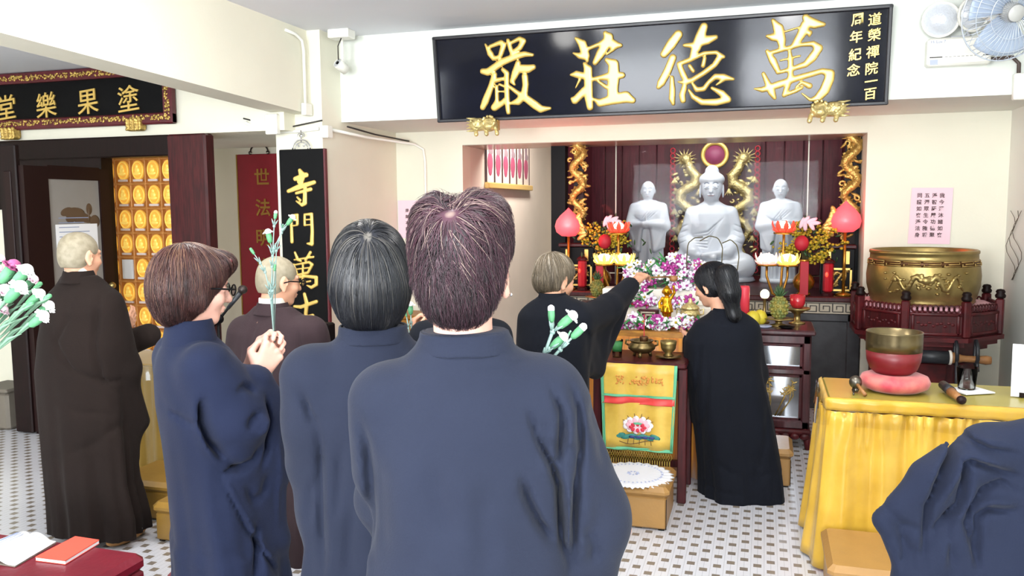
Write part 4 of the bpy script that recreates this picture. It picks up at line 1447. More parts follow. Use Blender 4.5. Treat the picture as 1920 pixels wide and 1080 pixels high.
def face_lines(par, c, k):
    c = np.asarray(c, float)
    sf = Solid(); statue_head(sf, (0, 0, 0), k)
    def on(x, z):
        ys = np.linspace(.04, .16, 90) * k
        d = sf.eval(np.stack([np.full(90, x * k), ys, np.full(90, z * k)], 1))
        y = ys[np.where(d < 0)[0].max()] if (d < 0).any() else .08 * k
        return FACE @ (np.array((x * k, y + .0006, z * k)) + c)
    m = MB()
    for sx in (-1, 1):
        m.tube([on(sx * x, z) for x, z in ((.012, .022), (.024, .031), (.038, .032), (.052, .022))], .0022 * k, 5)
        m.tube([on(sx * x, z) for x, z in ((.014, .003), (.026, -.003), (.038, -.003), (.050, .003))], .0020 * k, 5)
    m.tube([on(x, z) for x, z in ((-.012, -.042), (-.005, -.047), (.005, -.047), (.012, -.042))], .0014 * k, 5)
    m.build('shading_line', 'statue_line', par, True)  # face shading put in as grey painted lines on brows, lids and nostrils
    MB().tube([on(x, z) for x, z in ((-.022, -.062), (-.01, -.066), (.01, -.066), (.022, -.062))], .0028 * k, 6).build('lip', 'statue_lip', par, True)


FACE = rot(0, 0, pi)         # statues look back towards the room
bu = thing('seated_statue', 'large white marble seated statue with crossed legs at the middle of the altar', 'statue', (AX - .005, 8.2, CT))
s = Solid(); s.push(FACE)
s.loft([(.22, 0, 0, .26, .20), (.30, 0, 0, .225, .17), (.42, 0, 0, .195, .145), (.55, 0, 0, .20, .14), (.64, 0, -.005, .20, .125), (.70, 0, -.01, .172, .105), (.735, 0, -.01, .11, .08), (.76, 0, -.01, .07, .06)], .03)
s.cap((-.12, .02, .14), (-.30, .10, .15), .13, .12, .06).cap((.12, .02, .14), (.30, .10, .15), .13, .12, .06)
s.cap((-.30, .14, .13), (.05, .26, .12), .10, .075, .05).cap((.30, .14, .12), (-.05, .24, .11), .10, .075, .05)
s.ell((0, .12, .10), (.36, .22, .085), k=.04)
for sx in (-1, 1):
    s.cap((sx * .18, -.01, .645), (sx * .245, .02, .40), .066, .064, .04).cap((sx * .245, .02, .40), (sx * .16, .17, .27), .066, .07, .03)
    s.cap((sx * .225, .05, .36), (sx * .23, .12, .20), .06, .07, .04)
s.cap((.12, .20, .25), (-.04, .26, .23), .035, .03, .015).cap((-.12, .20, .27), (.05, .27, .25), .035, .03, .015)
for i in range(6):
    s.groove([(-.12 + .02 * i, .2, .60 - .035 * i), (.02, .2, .47 - .03 * i), (.17, .2, .44 - .02 * i)], .008, .010, 1, -1)
for i in range(4):
    s.groove([(-.30, .3, .10 + .028 * i), (0, .35, .06 + .03 * i), (.30, .3, .10 + .028 * i)], .008, .008, 1, -1)
    for sx in (-1, 1): s.groove([(sx * .21, .1, .54 - .05 * i), (sx * .30, .1, .50 - .05 * i)], .007, .008, 1, -1)
statue_head(s, (0, .012, .895), 1.28)
solid_obj('figure', s, 'marble', bu, .0075, fine=[((-.13, -.17, .74), (.13, .12, 1.14), .0042)])
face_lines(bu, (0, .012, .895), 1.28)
m = MB()
m.lathe([(.40, -.0), (.42, .01), (.40, .045), (.36, .055), (0, .055)], (0, -.05, 0), 40, None, 1, .72)
m.build('plinth', 'marble', bu, True)
for px, w in ((1215, 'beside the carved dragon next to the peach lamp'), (1462, 'at the drum side of the seated statue')):
    q = P(px, 420, Y=8.1)
    at_ = thing('standing_statue', 'white marble monk statue with joined hands ' + w, 'statue', (q[0], 8.1, CT))
    s = Solid(); s.push(FACE)
    s.loft([(0.02, 0, 0, .15, .12), (.3, 0, 0, .145, .11), (.55, 0, 0, .145, .11), (.68, 0, 0, .15, .10), (.74, 0, 0, .135, .085), (.775, 0, 0, .07, .06)], .03, folds=[(9, .3, 0, .56, .05, .010)])
    for sx in (-1, 1):
        s.cap((sx * .135, -.01, .70), (sx * .165, .03, .53), .05, .055, .03).cap((sx * .165, .03, .53), (sx * .02, .15, .545), .05, .035, .02)
        s.quad((sx * .16, .03, .5), (sx * .05, .13, .52), (sx * .08, .12, .30), (sx * .15, .04, .33), .02, .02)
    s.cap((0, .15, .53), (0, .155, .63), .028, .012, .01)
    for i in range(4): s.groove([(-.11 + .03 * i, .1, .68), (.0 + .02 * i, .1, .58), (.13, .1, .56 + .02 * i)], .006, .008, 1, -1)
    statue_head(s, (0, .01, .865), .80, False)
    solid_obj('figure', s, 'marble', at_, .0065, fine=[((-.09, -.12, .76), (.09, .1, .98), .0036)])
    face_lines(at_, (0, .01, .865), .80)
    MB().lathe([(.17, 0), (.175, .02), (.16, .04), (0, .04)], (0, 0, 0), 28).build('plinth', 'marble', at_, True)

# ---------------------------------------------------------------- lamps
def petal_ring(m, c, r0, r1, z0, z1, n, wd, ph=0):
    for k in range(n):
        a = 2 * pi * k / n + ph
        ca, sa = cos(a), sin(a)
        def fn(u, v):
            w = wd * sin(pi * min(.98, v * .82 + .12)) * (u - .5) * 2
            r = r0 + (r1 - r0) * sin(v * pi * .55)
            return np.array(c) + np.array((ca * r - sa * w, sa * r + ca * w, z0 + (z1 - z0) * v))
        m.grid(fn, 5, 5)


for side, pts in (('next to the alcove wall', ((1160, 428), (1133, 487), (1170, 487))), ('behind the glass-fronted cabinet', ((1470, 427), (1438, 487), (1477, 488)))):
    qs = [P(px, py, Y=6.35) for px, py in pts]
    b = np.array((np.mean([q[0] for q in qs]), 6.35, 0))
    ls = thing('lotus_lamp_stand', 'tall gilt stand with three glowing lotus lamps ' + side, 'lamp', b)
    m = MB().lathe([(.16, 0), (.16, .02), (.06, .05), (.025, .09), (.018, .6), (.03, .65), (.016, .7), (.016, 1.0)], (0, 0, 0), 20)
    for q in qs:
        d = q - b
        m.tube([(0, 0, .95), (d[0] * .5, 0, .97), (d[0], d[1], d[2] - .12), (d[0], d[1], d[2] - .045)], .009, 8)
    m.build('stem', 'vase_gold', ls, True)
    for i, q in enumerate(qs):
        d = q - b
        nm, pm = (('lamp_white_glow', 'petal_glow_red') if i == 0 else ('lamp_white_glow', 'petal_glow_amber') if (i == 1) == (side[0] == 'n') or i == 2 else ('lamp_pinkwhite_glow', 'petal_glow_rose'))
        lb = MB().lathe([(.01, -.05), (.07, -.045), (.075, -.035), (.02, -.03)], d, 20).build('lotus_dish', 'vase_gold', ls, True)
        m = MB()
        petal_ring(m, d, .05, .088, -.035, .050, 9, .015 if i else .019)
        petal_ring(m, d, .048, .085, -.038, .0, 9, .024, .35)
        o = m.build('petal', pm, lb, True)
        md = o.modifiers.new('solid', 'SOLIDIFY'); md.thickness = .003
        MB().ell(d + np.array((0, 0, .003)), (.064 if i else .045, .064 if i else .045, .044), n=16, m=10).build('bulb', nm, lb, True)

for (px, py), w in (((1066, 422), 'next to the alcove wall with the scrolls'), ((1604, 412), 'against the wall with the drum')):
    q = P(px, py, Y=6.99)
    if px > 1500: q[0] = .605
    pl = thing('peach_lamp', 'glowing red peach-shaped lamp with gilt leaves ' + w, 'lamp', (q[0], 6.99, CT))
    d = np.array((0, 0, q[2] - CT))
    MB().lathe([(0, -.10), (.06, -.095), (.105, -.06), (.118, -.01), (.105, .04), (.07, .085), (.03, .12), (.006, .145), (0, .15)], d, 28).build('shade', 'peach_glow', pl, True)
    m = MB()
    m.tube([(0, 0, .02), (0, 0, d[2] - .1)], .012, 8).lathe([(.06, 0), (.06, .015), (.02, .03), (0, .03)], (0, 0, 0), 20)
    m.build('stem', 'vase_gold', pl, True)
    m = MB()
    sg = 1 if px < 1300 else -1
    for k in range(6):
        a = -.6 + k * .5
        m.ell(d + np.array((sg * (.10 + .03 * cos(a)), -.03, -.10 + .06 * k * .55)), (.05, .012, .022), rot(0, a * sg, 0))
    m.build('leaf', 'gold', pl, True)
    l = bpy.data.lights.new('peach_glow', 'POINT'); l.energy = 12.0 if px < 1300 else 3.0; l.color = (1, .10, .08); l.shadow_soft_size = .12
    o = bpy.data.objects.new('peach_glow', l); COL.objects.link(o); o.location = (q[0] + sg * .02, 6.82, q[2] + .06)

# black shrine boxes with gold carved panels on the counter
for (xa, ya, xb, yb), w in (((1070, 448, 1114, 545), 'at the alcove wall end of the counter'), ((1538, 448, 1612, 552), 'at the drum end of the counter')):
    p0, p1 = P(xa, yb, Y=7.05), P(xb, ya, Y=7.05)
    if xa < 1100: p0[0] -= .10
    else: p1[0] = min(p1[0], .69)
    h = 1.27 - CT
    b = thing('shrine_box', 'black shrine box with gold carved panel ' + w, 'shrine box', ((p0[0] + p1[0]) / 2, 7.12, CT))
    hw_ = (p1[0] - p0[0]) / 2
    span('body', (-hw_, -.06, 0), (hw_, .10, h), 'black_matte', b, .006)
    span('cornice', (-hw_ - .01, -.075, h), (hw_ + .01, .11, h + .03), 'maroon_wood', b, .006)
    m = MB()
    zt1 = .215
    for lo, hi in (((-hw_ + .02, -.07, .03), (hw_ - .02, -.058, .045)), ((-hw_ + .02, -.07, zt1 - .015), (hw_ - .02, -.058, zt1)), ((-hw_ + .02, -.07, .03), (-hw_ + .035, -.058, zt1)), ((hw_ - .035, -.07, .03), (hw_ - .02, -.058, zt1))):
        m.box((np.array(lo) + hi) / 2, np.array(hi) - lo)
    m.build('gilt_frame', 'gilt', b)
    s = Solid(); r_ = random.Random(xa)
    ww = hw_ - .045
    pts = [(ww * .75 * cos(t * 1.25 - .5) * (1 - .06 * t), -.062, .122 + .058 * sin(t * 1.9)) for t in np.linspace(0, 4.4, 18)]
    s.path(pts, [.010] * 18, .004)
    for i in range(26): s.ell((r_.uniform(-ww, ww), -.06, r_.uniform(.055, .195)), (r_.uniform(.008, .02), .008, r_.uniform(.006, .012)), rot(0, r_.uniform(-1, 1), 0), k=.004)
    solid_obj('carved_dragon', s, 'gold', b, .004)
    for sx in (-.55, .55): span('gilt_post', (hw_ * sx - .018, -.066, zt1 + .03), (hw_ * sx + .018, -.058, h - .02), 'gilt', b, .003)
    ln = thing('red_lantern', 'small red lantern before the shrine box ' + w, 'lantern', (.49 if xa > 1100 else -1.50, 6.98, CT))
    MB().lathe([(.03, .03), (.04, .04), (.04, .25), (.03, .26)], (0, 0, 0), 8).build('body', 'red_glass', ln)
    MB().lathe([(.045, 0), (.045, .02), (.03, .03)], (0, 0, 0), 8).build('foot', 'maroon_wood', ln)
    MB().lathe([(.05, .26), (.045, .275), (.01, .30), (0, .32)], (0, 0, 0), 8).build('cap', 'maroon_wood', ln)
    MB().ell((-.015, -.041, .17), (.012, .004, .02)).build('flame', 'lamp_red_glow', ln, True)

# vases with yellow sprays
for (vx, vb, fx, fy, fw, fh, ball), w in (((1128, 555, 1138, 448, 52, 42, (1134, 453)), 'beside the lotus lamp near the alcove wall'), ((1506, 555, 1522, 452, 55, 40, (1503, 456)), 'beside the lotus lamp near the drum')):
    q = P(vx, vb, Y=6.97)
    v = thing('flower_vase', 'gold vase of yellow sprays ' + w, 'vase', (q[0], 6.97, CT))
    MB().lathe([(.05, 0), (.055, .015), (.035, .03), (.075, .07), (.085, .11), (.07, .15), (.04, .18), (.036, .26), (.055, .285), (.05, .288), (.03, .26)], (0, 0, 0), 28).build('vase_body', 'vase_gold', v, True)
    span('red_banner', (-.032, -.095, .01), (.032, -.088, .275), 'red_ball', v, .003)
    c0 = P(fx, fy, Y=6.99) - np.array(v.location)
    r_ = random.Random(vx)
    sc_ = 6.99 / 1.0 / F_PX
    m, mt = MB(), MB()
    for i in range(30):
        a = r_.uniform(0, 2 * pi); rr = sqrt(r_.random())
        e = c0 + np.array((cos(a) * rr * fw * sc_, r_.uniform(-.09, .03), sin(a) * rr * fh * sc_))
        mid = np.array((e[0] * .35, 0, .28 + (e[2] - .28) * .5))
        mt.tube([(0, 0, .2), mid, e], .003, 4)
        for j in range(14):
            t = r_.uniform(.35, 1.05)
            b = (1 - t) * mid + t * e + np.array([r_.gauss(0, .018) for _ in range(3)])
            m.ell(b, (r_.uniform(.009, .016),) * 2 + (r_.uniform(.007, .013),), None, 6, 4)
    m.build('flower_foliage', 'flower_yellow', v, True)
    mt.build('twig', 'twig', v, True)
    m = MB()
    for i in range(60):
        b = c0 + np.array((r_.gauss(0, fw * sc_ * .5), r_.uniform(-.06, .05), r_.gauss(0, fh * sc_ * .5)))
        m.ell(b, (.028, .006, .010), rot(r_.uniform(-1, 1), r_.uniform(-2, 2), r_.uniform(0, 3)), 6, 4)
    m.build('foliage', 'leaf_dark', v, True)
    MB().ell(P(*ball, Y=6.86) - np.array(v.location), (.054, .05, .062), n=20, m=14).build('red_ball', 'red_ball', v, True)
    m = MB()
    lc = P(ball[0] + 12, ball[1] - 38, Y=6.86) - np.array(v.location)
    for k in range(6):
        a = k * pi / 3
        m.ell(lc + np.array((cos(a) * .045, -.02, sin(a) * .02)), (.05, .008, .017), rot(0, -a * .4, 0), 8, 6)
    m.build('lily_petal', 'petal_pink', v, True)

# scroll pictures on the alcove side wall
for i, (xa, xb) in enumerate(zip((910, 930, 949, 968, 984, 1000), (930, 949, 968, 984, 1000, 1015))):
    X = ALX0 + .006
    y0, y1 = 7.50 + i * .25, 7.50 + (i + 1) * .25
    zb_ = 1.86
    t = thing('scroll_picture', 'narrow framed scroll of a robed figure, %s from the room in the row of six' % ('first', 'second', 'third', 'fourth', 'fifth', 'sixth')[i], 'picture', (X, (y0 + y1) / 2, zb_), group='row of scrolls')
    span('ground', (0, -.115, 0), (.008, .115, .62), 'scroll_ground', t)
    m = MB()
    for lo, hi in (((0, -.125, 0), (.014, -.11, .62)), ((0, .11, 0), (.014, .125, .62)), ((0, -.125, .605), (.014, .125, .62))): m.box((np.array(lo) + hi) / 2, np.array(hi) - lo)
    m.build('frame', 'scroll_frame', t)
    MB().ell((.008, 0, .19), (.003, .085, .10)).ell((.008, 0, .12), (.003, .06, .06)).build('robed_figure', 'scroll_robe', t, True)
    MB().ell((.008, 0, .40), (.003, .05, .14)).ell((.008, .02, .30), (.003, .07, .04)).build('upper_figure', 'scroll_figure', t, True)
tag(span('picture_rail', (ALX0 + .002, 7.48, 1.80), (ALX0 + .05, 9.03, 1.855), 'shelf_gold', None, .006), 'narrow gold ledge under the row of scrolls on the alcove wall', 'ledge')

# ---------------------------------------------------------------- side cabinet with glazed doors
cb_ = thing('glass_cabinet', 'dark red wood cabinet with two glazed panels and carved feet beside the altar', 'cabinet', (.035, 5.92, 0))
cw_, cd_ = .275, .22
span('top', (-cw_ - .025, -cd_ - .03, .765), (cw_ + .025, cd_ + .02, .80), 'cabinet_wood', cb_, .01)
m = MB()
for lo, hi in (((cw_ - .055, -cd_, .13), (cw_, -cd_ + .05, .765)), ((-cw_, -cd_, .13), (-cw_ + .055, -cd_ + .05, .765)), ((-cw_, -cd_, .70), (cw_, -cd_ + .05, .765)), ((-cw_, -cd_, .13), (cw_, -cd_ + .05, .19)), ((-cw_, -cd_, .495), (cw_, -cd_ + .05, .54))):
    m.box((np.array(lo) + hi) / 2, np.array(hi) - lo, None, .01)
m.build('front_frame', 'cabinet_wood', cb_)
m = MB()
for z0_, z1_ in ((.19, .495), (.54, .70)):
    for lo, hi in (((-cw_ + .055, -cd_ + .01, z0_), (cw_ - .055, -cd_ + .03, z0_ + .015)), ((-cw_ + .055, -cd_ + .01, z1_ - .015), (cw_ - .055, -cd_ + .03, z1_)), ((cw_ - .07, -cd_ + .01, z0_), (cw_ - .055, -cd_ + .03, z1_)), ((-cw_ + .055, -cd_ + .01, z0_), (-cw_ + .07, -cd_ + .03, z1_))):
        m.box((np.array(lo) + hi) / 2, np.array(hi) - lo)
m.build('inner_moulding', 'maroon_wood', cb_)
span('body', (-cw_, -cd_ + .06, .13), (cw_, cd_, .765), 'cabinet_wood', cb_)
span('upper_pane', (-cw_ + .06, -cd_ + .03, .55), (cw_ - .06, -cd_ + .036, .69), 'mirror_glass', cb_)
span('lower_pane', (-cw_ + .06, -cd_ + .03, .20), (cw_ - .06, -cd_ + .036, .49), 'mirror_glass', cb_)
m = MB(); r_ = random.Random(4)
for i in range(16):
    x = r_.uniform(-.12, .18)
    pts = [(x * .5, -cd_ + .026, .21), (x, -cd_ + .025, .30 + r_.random() * .08), (x * 1.1 + r_.uniform(-.03, .03), -cd_ + .025, .40 + r_.random() * .07)]
    m.tube(pts, .003, 4)
    for j in range(5):
        t = r_.uniform(.3, 1); b = np.array(pts[1]) * (1 - t) + np.array(pts[2]) * t
        m.ell(b + np.array((r_.uniform(-.02, .02), 0, r_.uniform(-.01, .01))), (.02, .002, .004), rot(0, r_.uniform(-1, 1), 0), 6, 4)
m.build('gilt_bamboo', 'gold', cb_, True)
m = MB()
m.box((0, -cd_ + .02, .11), (2 * cw_ + .02, .06, .045), None, .012)
for i in range(9): m.ell((-cw_ + .03 + i * (2 * cw_ - .06) / 8, -cd_ - .012, .085), (.032, .012, .022), None, 8, 6)
m.build('carved_apron', 'carved_maroon', cb_, True)
for sx in (-1, 1):
    for sy in (-1, 1):
        MB().tube([(sx * (cw_ - .03), sy * (cd_ - .03), .13), (sx * (cw_ - .01), sy * (cd_ - .01), .06), (sx * (cw_ + .005), sy * (cd_ + .0), .0)], [.035, .026, .03], 8).build('foot', 'carved_maroon', cb_, True)


def pineapple(loc, label, sc=1.0):
    t = thing('pineapple', label, 'fruit', loc)
    s = Solid()
    m = MB().ell((0, 0, .075 * sc), (.058 * sc, .058 * sc, .075 * sc), n=18, m=14)
    for j in range(8):
        for k in range(11):
            a = 2 * pi * (k + .5 * (j % 2)) / 11; ph = pi * (j + 1) / 9
            m.ell((.057 * sc * sin(ph) * cos(a), .057 * sc * sin(ph) * sin(a), .075 * sc - .075 * sc * cos(ph)), (.012 * sc, .012 * sc, .012 * sc), None, 6, 4)
    m.build('fruit_body', 'pineapple', t, True)
    m = MB()
    for k in range(18):
        a = k * 2.4; l = (.05 + .055 * (k / 18)) * sc; sp = .055 * sc * (1 - k / 22)
        m.tube([(0, 0, .14 * sc), (cos(a) * sp * .6, sin(a) * sp * .6, .14 * sc + l * .6), (cos(a) * sp, sin(a) * sp, .14 * sc + l)], [.009 * sc, .008 * sc, .001], 5)
    m.build('crown', 'leaf_dark', t, True)
    return t


def footed_dish(loc, label, r=.10, h=.055):
    t = thing('footed_dish', label, 'dish', loc)
    MB().lathe([(.055, 0), (.055, .008), (.022, .018), (.022, h * .6), (.05, h * .78), (r, h * .9), (r, h), (0, h * .93)], (0, 0, 0), 28).build('dish_body', 'brass', t, True)
    return t


CZ = .80
q = P(1460, 605, Y=5.86)
footed_dish((q[0], 5.86, CZ), 'brass footed dish under the pineapple on the glass-fronted cabinet')
pineapple((q[0], 5.86, CZ + .053), 'green pineapple on a brass dish on the glass-fronted cabinet', .98)
q = P(1489, 605, Y=5.98)
footed_dish((q[0] + .02, 6.02, CZ), 'brass footed dish behind the pineapple, under the red cup', .085, .11)
t = thing('candle_cup', 'red glass candle cup beside the pineapple', 'candle', (q[0] + .02, 6.02, CZ + .11))
MB().lathe([(.035, 0), (.05, .03), (.052, .09), (.046, .09), (.042, .03), (0, .012)], (0, 0, 0), 20).build('cup', 'red_glass', t, True)
MB().ell((0, 0, .07), (.035, .035, .02)).build('wax', 'candle_red', t, True)
q = P(1396, 548, Y=5.86)
t = thing('candle', 'thick pink candle behind the ponytailed woman', 'candle', (q[0], 5.86, CZ))
MB().lathe([(.035, 0), (.035, .20), (.035, .255), (.03, .27), (0, .272)], (0, 0, 0), 20).build('wax', 'candle_red', t, True)
MB().tube([(0, 0, .27), (.002, 0, .285)], .002, 5).build('wick', 'cable_black', t)
q = P(1412, 577, Y=5.80)
for k, (dx, dz, l) in enumerate(((0, 0, 'lower'), (.045, .0, 'rear'))):
    t = thing('pomelo', 'yellow pomelo on the cabinet top beside the pink candle, the %s one' % ('nearer' if k == 0 else 'farther'), 'fruit', (q[0] + dx, 5.80 + k * .06, CZ))
    MB().lathe([(0, 0), (.025, .004), (.045, .03), (.05, .06), (.038, .09), (.015, .105), (0, .108)], (0, 0, 0), 20).build('rind', 'fruit_yellow', t, True)
    MB().tube([(0, 0, .105), (.004, 0, .118)], .004, 6).build('stalk', 'twig', t)
q = P(1434, 553, Y=6.0)
t = thing('candle_lamp', 'small glowing white globe lamp between the candle and the pineapple', 'lamp', (q[0], 6.0, CZ))
MB().lathe([(.035, 0), (.035, .01), (.01, .02), (.01, q[2] - CZ - .03), (.02, q[2] - CZ - .02)], (0, 0, 0), 16).build('base', 'brass', t, True)
MB().ell((0, 0, q[2] - CZ + .005), (.03, .03, .034), n=16, m=12).build('globe', 'lamp_white_glow', t, True)
for (px, py, l, mt_) in ((1432, 612, 'blue and white saucer on the cabinet edge', 'doily_blue'), (1475, 616, 'dark little tray on the cabinet edge', 'black_matte')):
    q = P(px, py, Y=5.76)
    t = thing('saucer', l, 'dish', (q[0], 5.76, CZ))
    MB().lathe([(.03, 0), (.055, .012), (.05, .014), (0, .006)], (0, 0, 0), 20).build('saucer_body', mt_, t, True)
# fruit at the other lamp
q = P(1128, 545, Y=6.70)
tb = thing('side_stand', 'dark wooden pedestal behind the grey-haired man', 'stand', (q[0] - .02, 6.70, 0))
span('top', (-.17, -.15, .80), (.17, .15, .83), 'cabinet_wood', tb, .008)
span('body', (-.15, -.13, .05), (.15, .13, .80), 'cabinet_wood', tb, .008)
span('plinth', (-.16, -.14, 0), (.16, .14, .05), 'dark_wood', tb)
footed_dish((q[0] - .03, 6.66, .83), 'brass footed dish under the pineapple behind the grey-haired man')
pineapple((q[0] - .03, 6.66, .883), 'pineapple behind the outstretched arm of the grey-haired man', .9)
t = thing('mango', 'golden mango on the pedestal beside the pineapple behind the reaching man', 'fruit', (q[0] + .10, 6.63, .83))
MB().lathe([(0, 0), (.03, .006), (.05, .04), (.05, .08), (.034, .12), (0, .135)], (0, 0, 0), 18).build('rind', 'fruit_gold', t, True)
MB().tube([(0, 0, .13), (.003, 0, .145)], .004, 6).build('stalk', 'twig', t)
t = thing('red_apple', 'red apple on the pedestal beside the golden mango', 'fruit', (q[0] + .03, 6.59, .83))
MB().lathe([(0, .006), (.02, 0), (.04, .02), (.044, .045), (.03, .07), (.012, .072), (0, .064)], (0, 0, 0), 18).build('rind', 'candle_red', t, True)
MB().tube([(0, 0, .064), (.004, 0, .085)], .002, 5).build('stalk', 'twig', t)

# ---------------------------------------------------------------- offering tables
OX0, OX1, OY0, OY1, OZ = -1.22, -.14, 4.86, 5.56, .88
ot = thing('offering_table', 'long flower-laden offering table with a gold and orange pleated skirt', 'table', ((OX0 + OX1) / 2, (OY0 + OY1) / 2, 0))
hx_, hy_ = (OX1 - OX0) / 2, (OY1 - OY0) / 2
span('top', (-hx_, -hy_, OZ - .05), (hx_, hy_, OZ), 'amber_wood', ot, .006)
for sx in (-1, 1):
    for sy in (-1, 1): span('leg', (sx * hx_ * .93 - .025, sy * hy_ * .9 - .025, 0), (sx * hx_ * .93 + .025, sy * hy_ * .9 + .025, OZ - .05), 'dark_wood', ot)
m = MB()
def skirt(u, v):
    L = 2 * hx_ + 4 * hy_
    s_ = u * L
    f = .018 * sin(u * 150) * (.4 + .6 * v) + .008 * sin(u * 61 + 1) * v
    if s_ < 2 * hy_: p = np.array((-hx_ - .012 - f, hy_ - s_)); 
    elif s_ < 2 * hy_ + 2 * hx_: p = np.array((-hx_ + s_ - 2 * hy_, -hy_ - .012 - f))
    else: p = np.array((hx_ + .012 + f, -hy_ + s_ - 2 * hy_ - 2 * hx_))
    return (p[0], p[1], OZ - .03 - v * (OZ - .05))
m.grid(skirt, 420, 6)
o = m.build('skirt', 'drape_orange', ot, True)
o.modifiers.new('solid', 'SOLIDIFY').thickness = .004

FX, FY = (-.84 - .435) / 2, 4.46
ft = thing('front_table', 'small dark red altar table with an embroidered yellow hanging in front', 'table', (FX, FY + .17, 0))
fh_, fd_, FZ = .232, .16, .775
span('top', (-fh_ - .02, -fd_ - .03, FZ - .03), (fh_ + .02, fd_ + .03, FZ), 'maroon_wood', ft, .008)
span('rail', (-fh_, -fd_ + .01, FZ - .10), (fh_, -fd_ + .03, FZ - .03), 'dark_wood', ft)
for sx in (-1, 1):
    for sy in (-1, 1): span('leg', (sx * fh_ - .024, sy * fd_ - .02, 0), (sx * fh_ + .024, sy * fd_ + .02, FZ - .03), 'maroon_wood', ft, .005)
span('stretcher', (-fh_, fd_ - .02, .1), (fh_, fd_, .14), 'maroon_wood', ft)
ap = thing('altar_hanging', 'yellow embroidered silk hanging with a pink lotus, green border and gold fringe', 'hanging cloth', (FX, FY - .05, 0))
aw0, aw1 = .205, .178
def sheet(z0, z1, x0, x1, dy, nm, mt_, par, amp=.006):
    m = MB()
    def fn(u, v):
        z = z1 + (z0 - z1) * v
        sq = 1 - .10 * ((FZ - z) / .5)
        x = (x0 + (x1 - x0) * u) * sq
        return (x, -dy + amp * sin(u * 9 + v * 4) * v + .004 * sin(u * 23), z)
    m.grid(fn, 24, 10)
    o = m.build(nm, mt_, par, True)
    o.modifiers.new('solid', 'SOLIDIFY').thickness = .003
    return o
sheet(.30, FZ - .005, -aw0, aw0, 0, 'brocade', 'brocade', ap)
sheet(.548, .588, -aw0, aw0, .004, 'red_band', 'brocade_red', ap)
sheet(.588, .60, -aw0, aw0, .005, 'green_strip', 'brocade_green', ap)
sheet(.30, FZ - .005, -aw0 - .004, -aw0 + .012, .003, 'green_border', 'brocade_green', ap)
sheet(.30, FZ - .005, aw0 - .012, aw0 + .004, .003, 'green_border', 'brocade_green', ap)
sheet(.292, .308, -aw0 - .004, aw0 + .004, .004, 'green_border', 'brocade_green', ap)
m = MB(); r_ = random.Random(8)
for gx in (-.11, -.09, -.03, -.005, .02, .045, .09, .12): 
    for _ in range(7): m.ell((gx + r_.uniform(-.014, .014), -.009, .68 + r_.uniform(-.022, .022)), (r_.uniform(.004, .010), .002, r_.uniform(.003, .007)), rot(0, r_.uniform(0, 3), 0), 6, 4)
m.build('embroidered_sprig', 'brocade_orange', ap, True)
lz = .435
for nm, mt_, n_, r0_, rr, dz in (('lotus_outline', 'thread_white', 11, .062, .026, 0), ('lotus_petal', 'thread_pink', 10, .048, .021, .0), ('lotus_heart', 'thread_red', 8, .036, .014, -.012)):
    m = MB()
    yy = {'lotus_outline': -.008, 'lotus_petal': -.0105, 'lotus_heart': -.013}[nm]
    for k in range(n_):
        a = 2 * pi * k / n_
        m.ell((r0_ * cos(a), yy, lz + dz + r0_ * .48 * sin(a)), (rr * .9, .003, rr * .7), rot(0, -a, 0), 8, 5)
    if nm == 'lotus_outline': m.ell((0, yy, lz), (.06, .003, .026))
    m.build(nm, mt_, ap, True)
m = MB().ell((0, -.014, lz + .010), (.024, .003, .007))
m.build('seed_pod', 'brocade_green', ap, True)
m = MB()
for k in range(7): m.ell((-.095 + .0315 * k, -.009, lz - .062 - .006 * (k % 2)), (.03, .003, .014), rot(0, .3 * (k - 3) / 3, 0), 8, 5)
m.build('lotus_leaf', 'thread_teal', ap, True)
m = MB()
for k in range(4): m.ell((-.03 + .035 * k, -.012, lz - .066), (.018, .003, .008), None, 8, 5)
m.build('leaf_shadow_stitch', 'thread_navy', ap, True)
m = MB()
m.tube([(-.10 + .02 * k, -.009, lz - .095 - .012 * sin(k * .55)) for k in range(11)], .002, 4)
for k in range(5): m.tube([(-.05 + .03 * k, -.009, lz - .075), (-.055 + .032 * k, -.009, lz - .108)], .0016, 4)
for k in range(6):
    a = pi * (.12 + .15 * k)
    m.tube([(.055 * cos(a), -.009, lz + .03 * sin(a)), (.09 * cos(a), -.009, lz + .065 * sin(a))], .0016, 4)
m.build('stitched_stem', 'thread_brown', ap, True)
m = MB()
for k in range(27):
    x = -.172 + k * .344 / 26
    m.tube([(x, 0, .292), (x + .0132, -.002, .265), (x, 0, .240)], .0022, 4); m.tube([(x, 0, .292), (x - .0132, -.002, .265), (x, 0, .240)], .0022, 4)
    m.tube([(x, 0, .242), (x, 0, .175)], .0036, 5)
m.build('fringe', 'fringe_gold', ap, True)

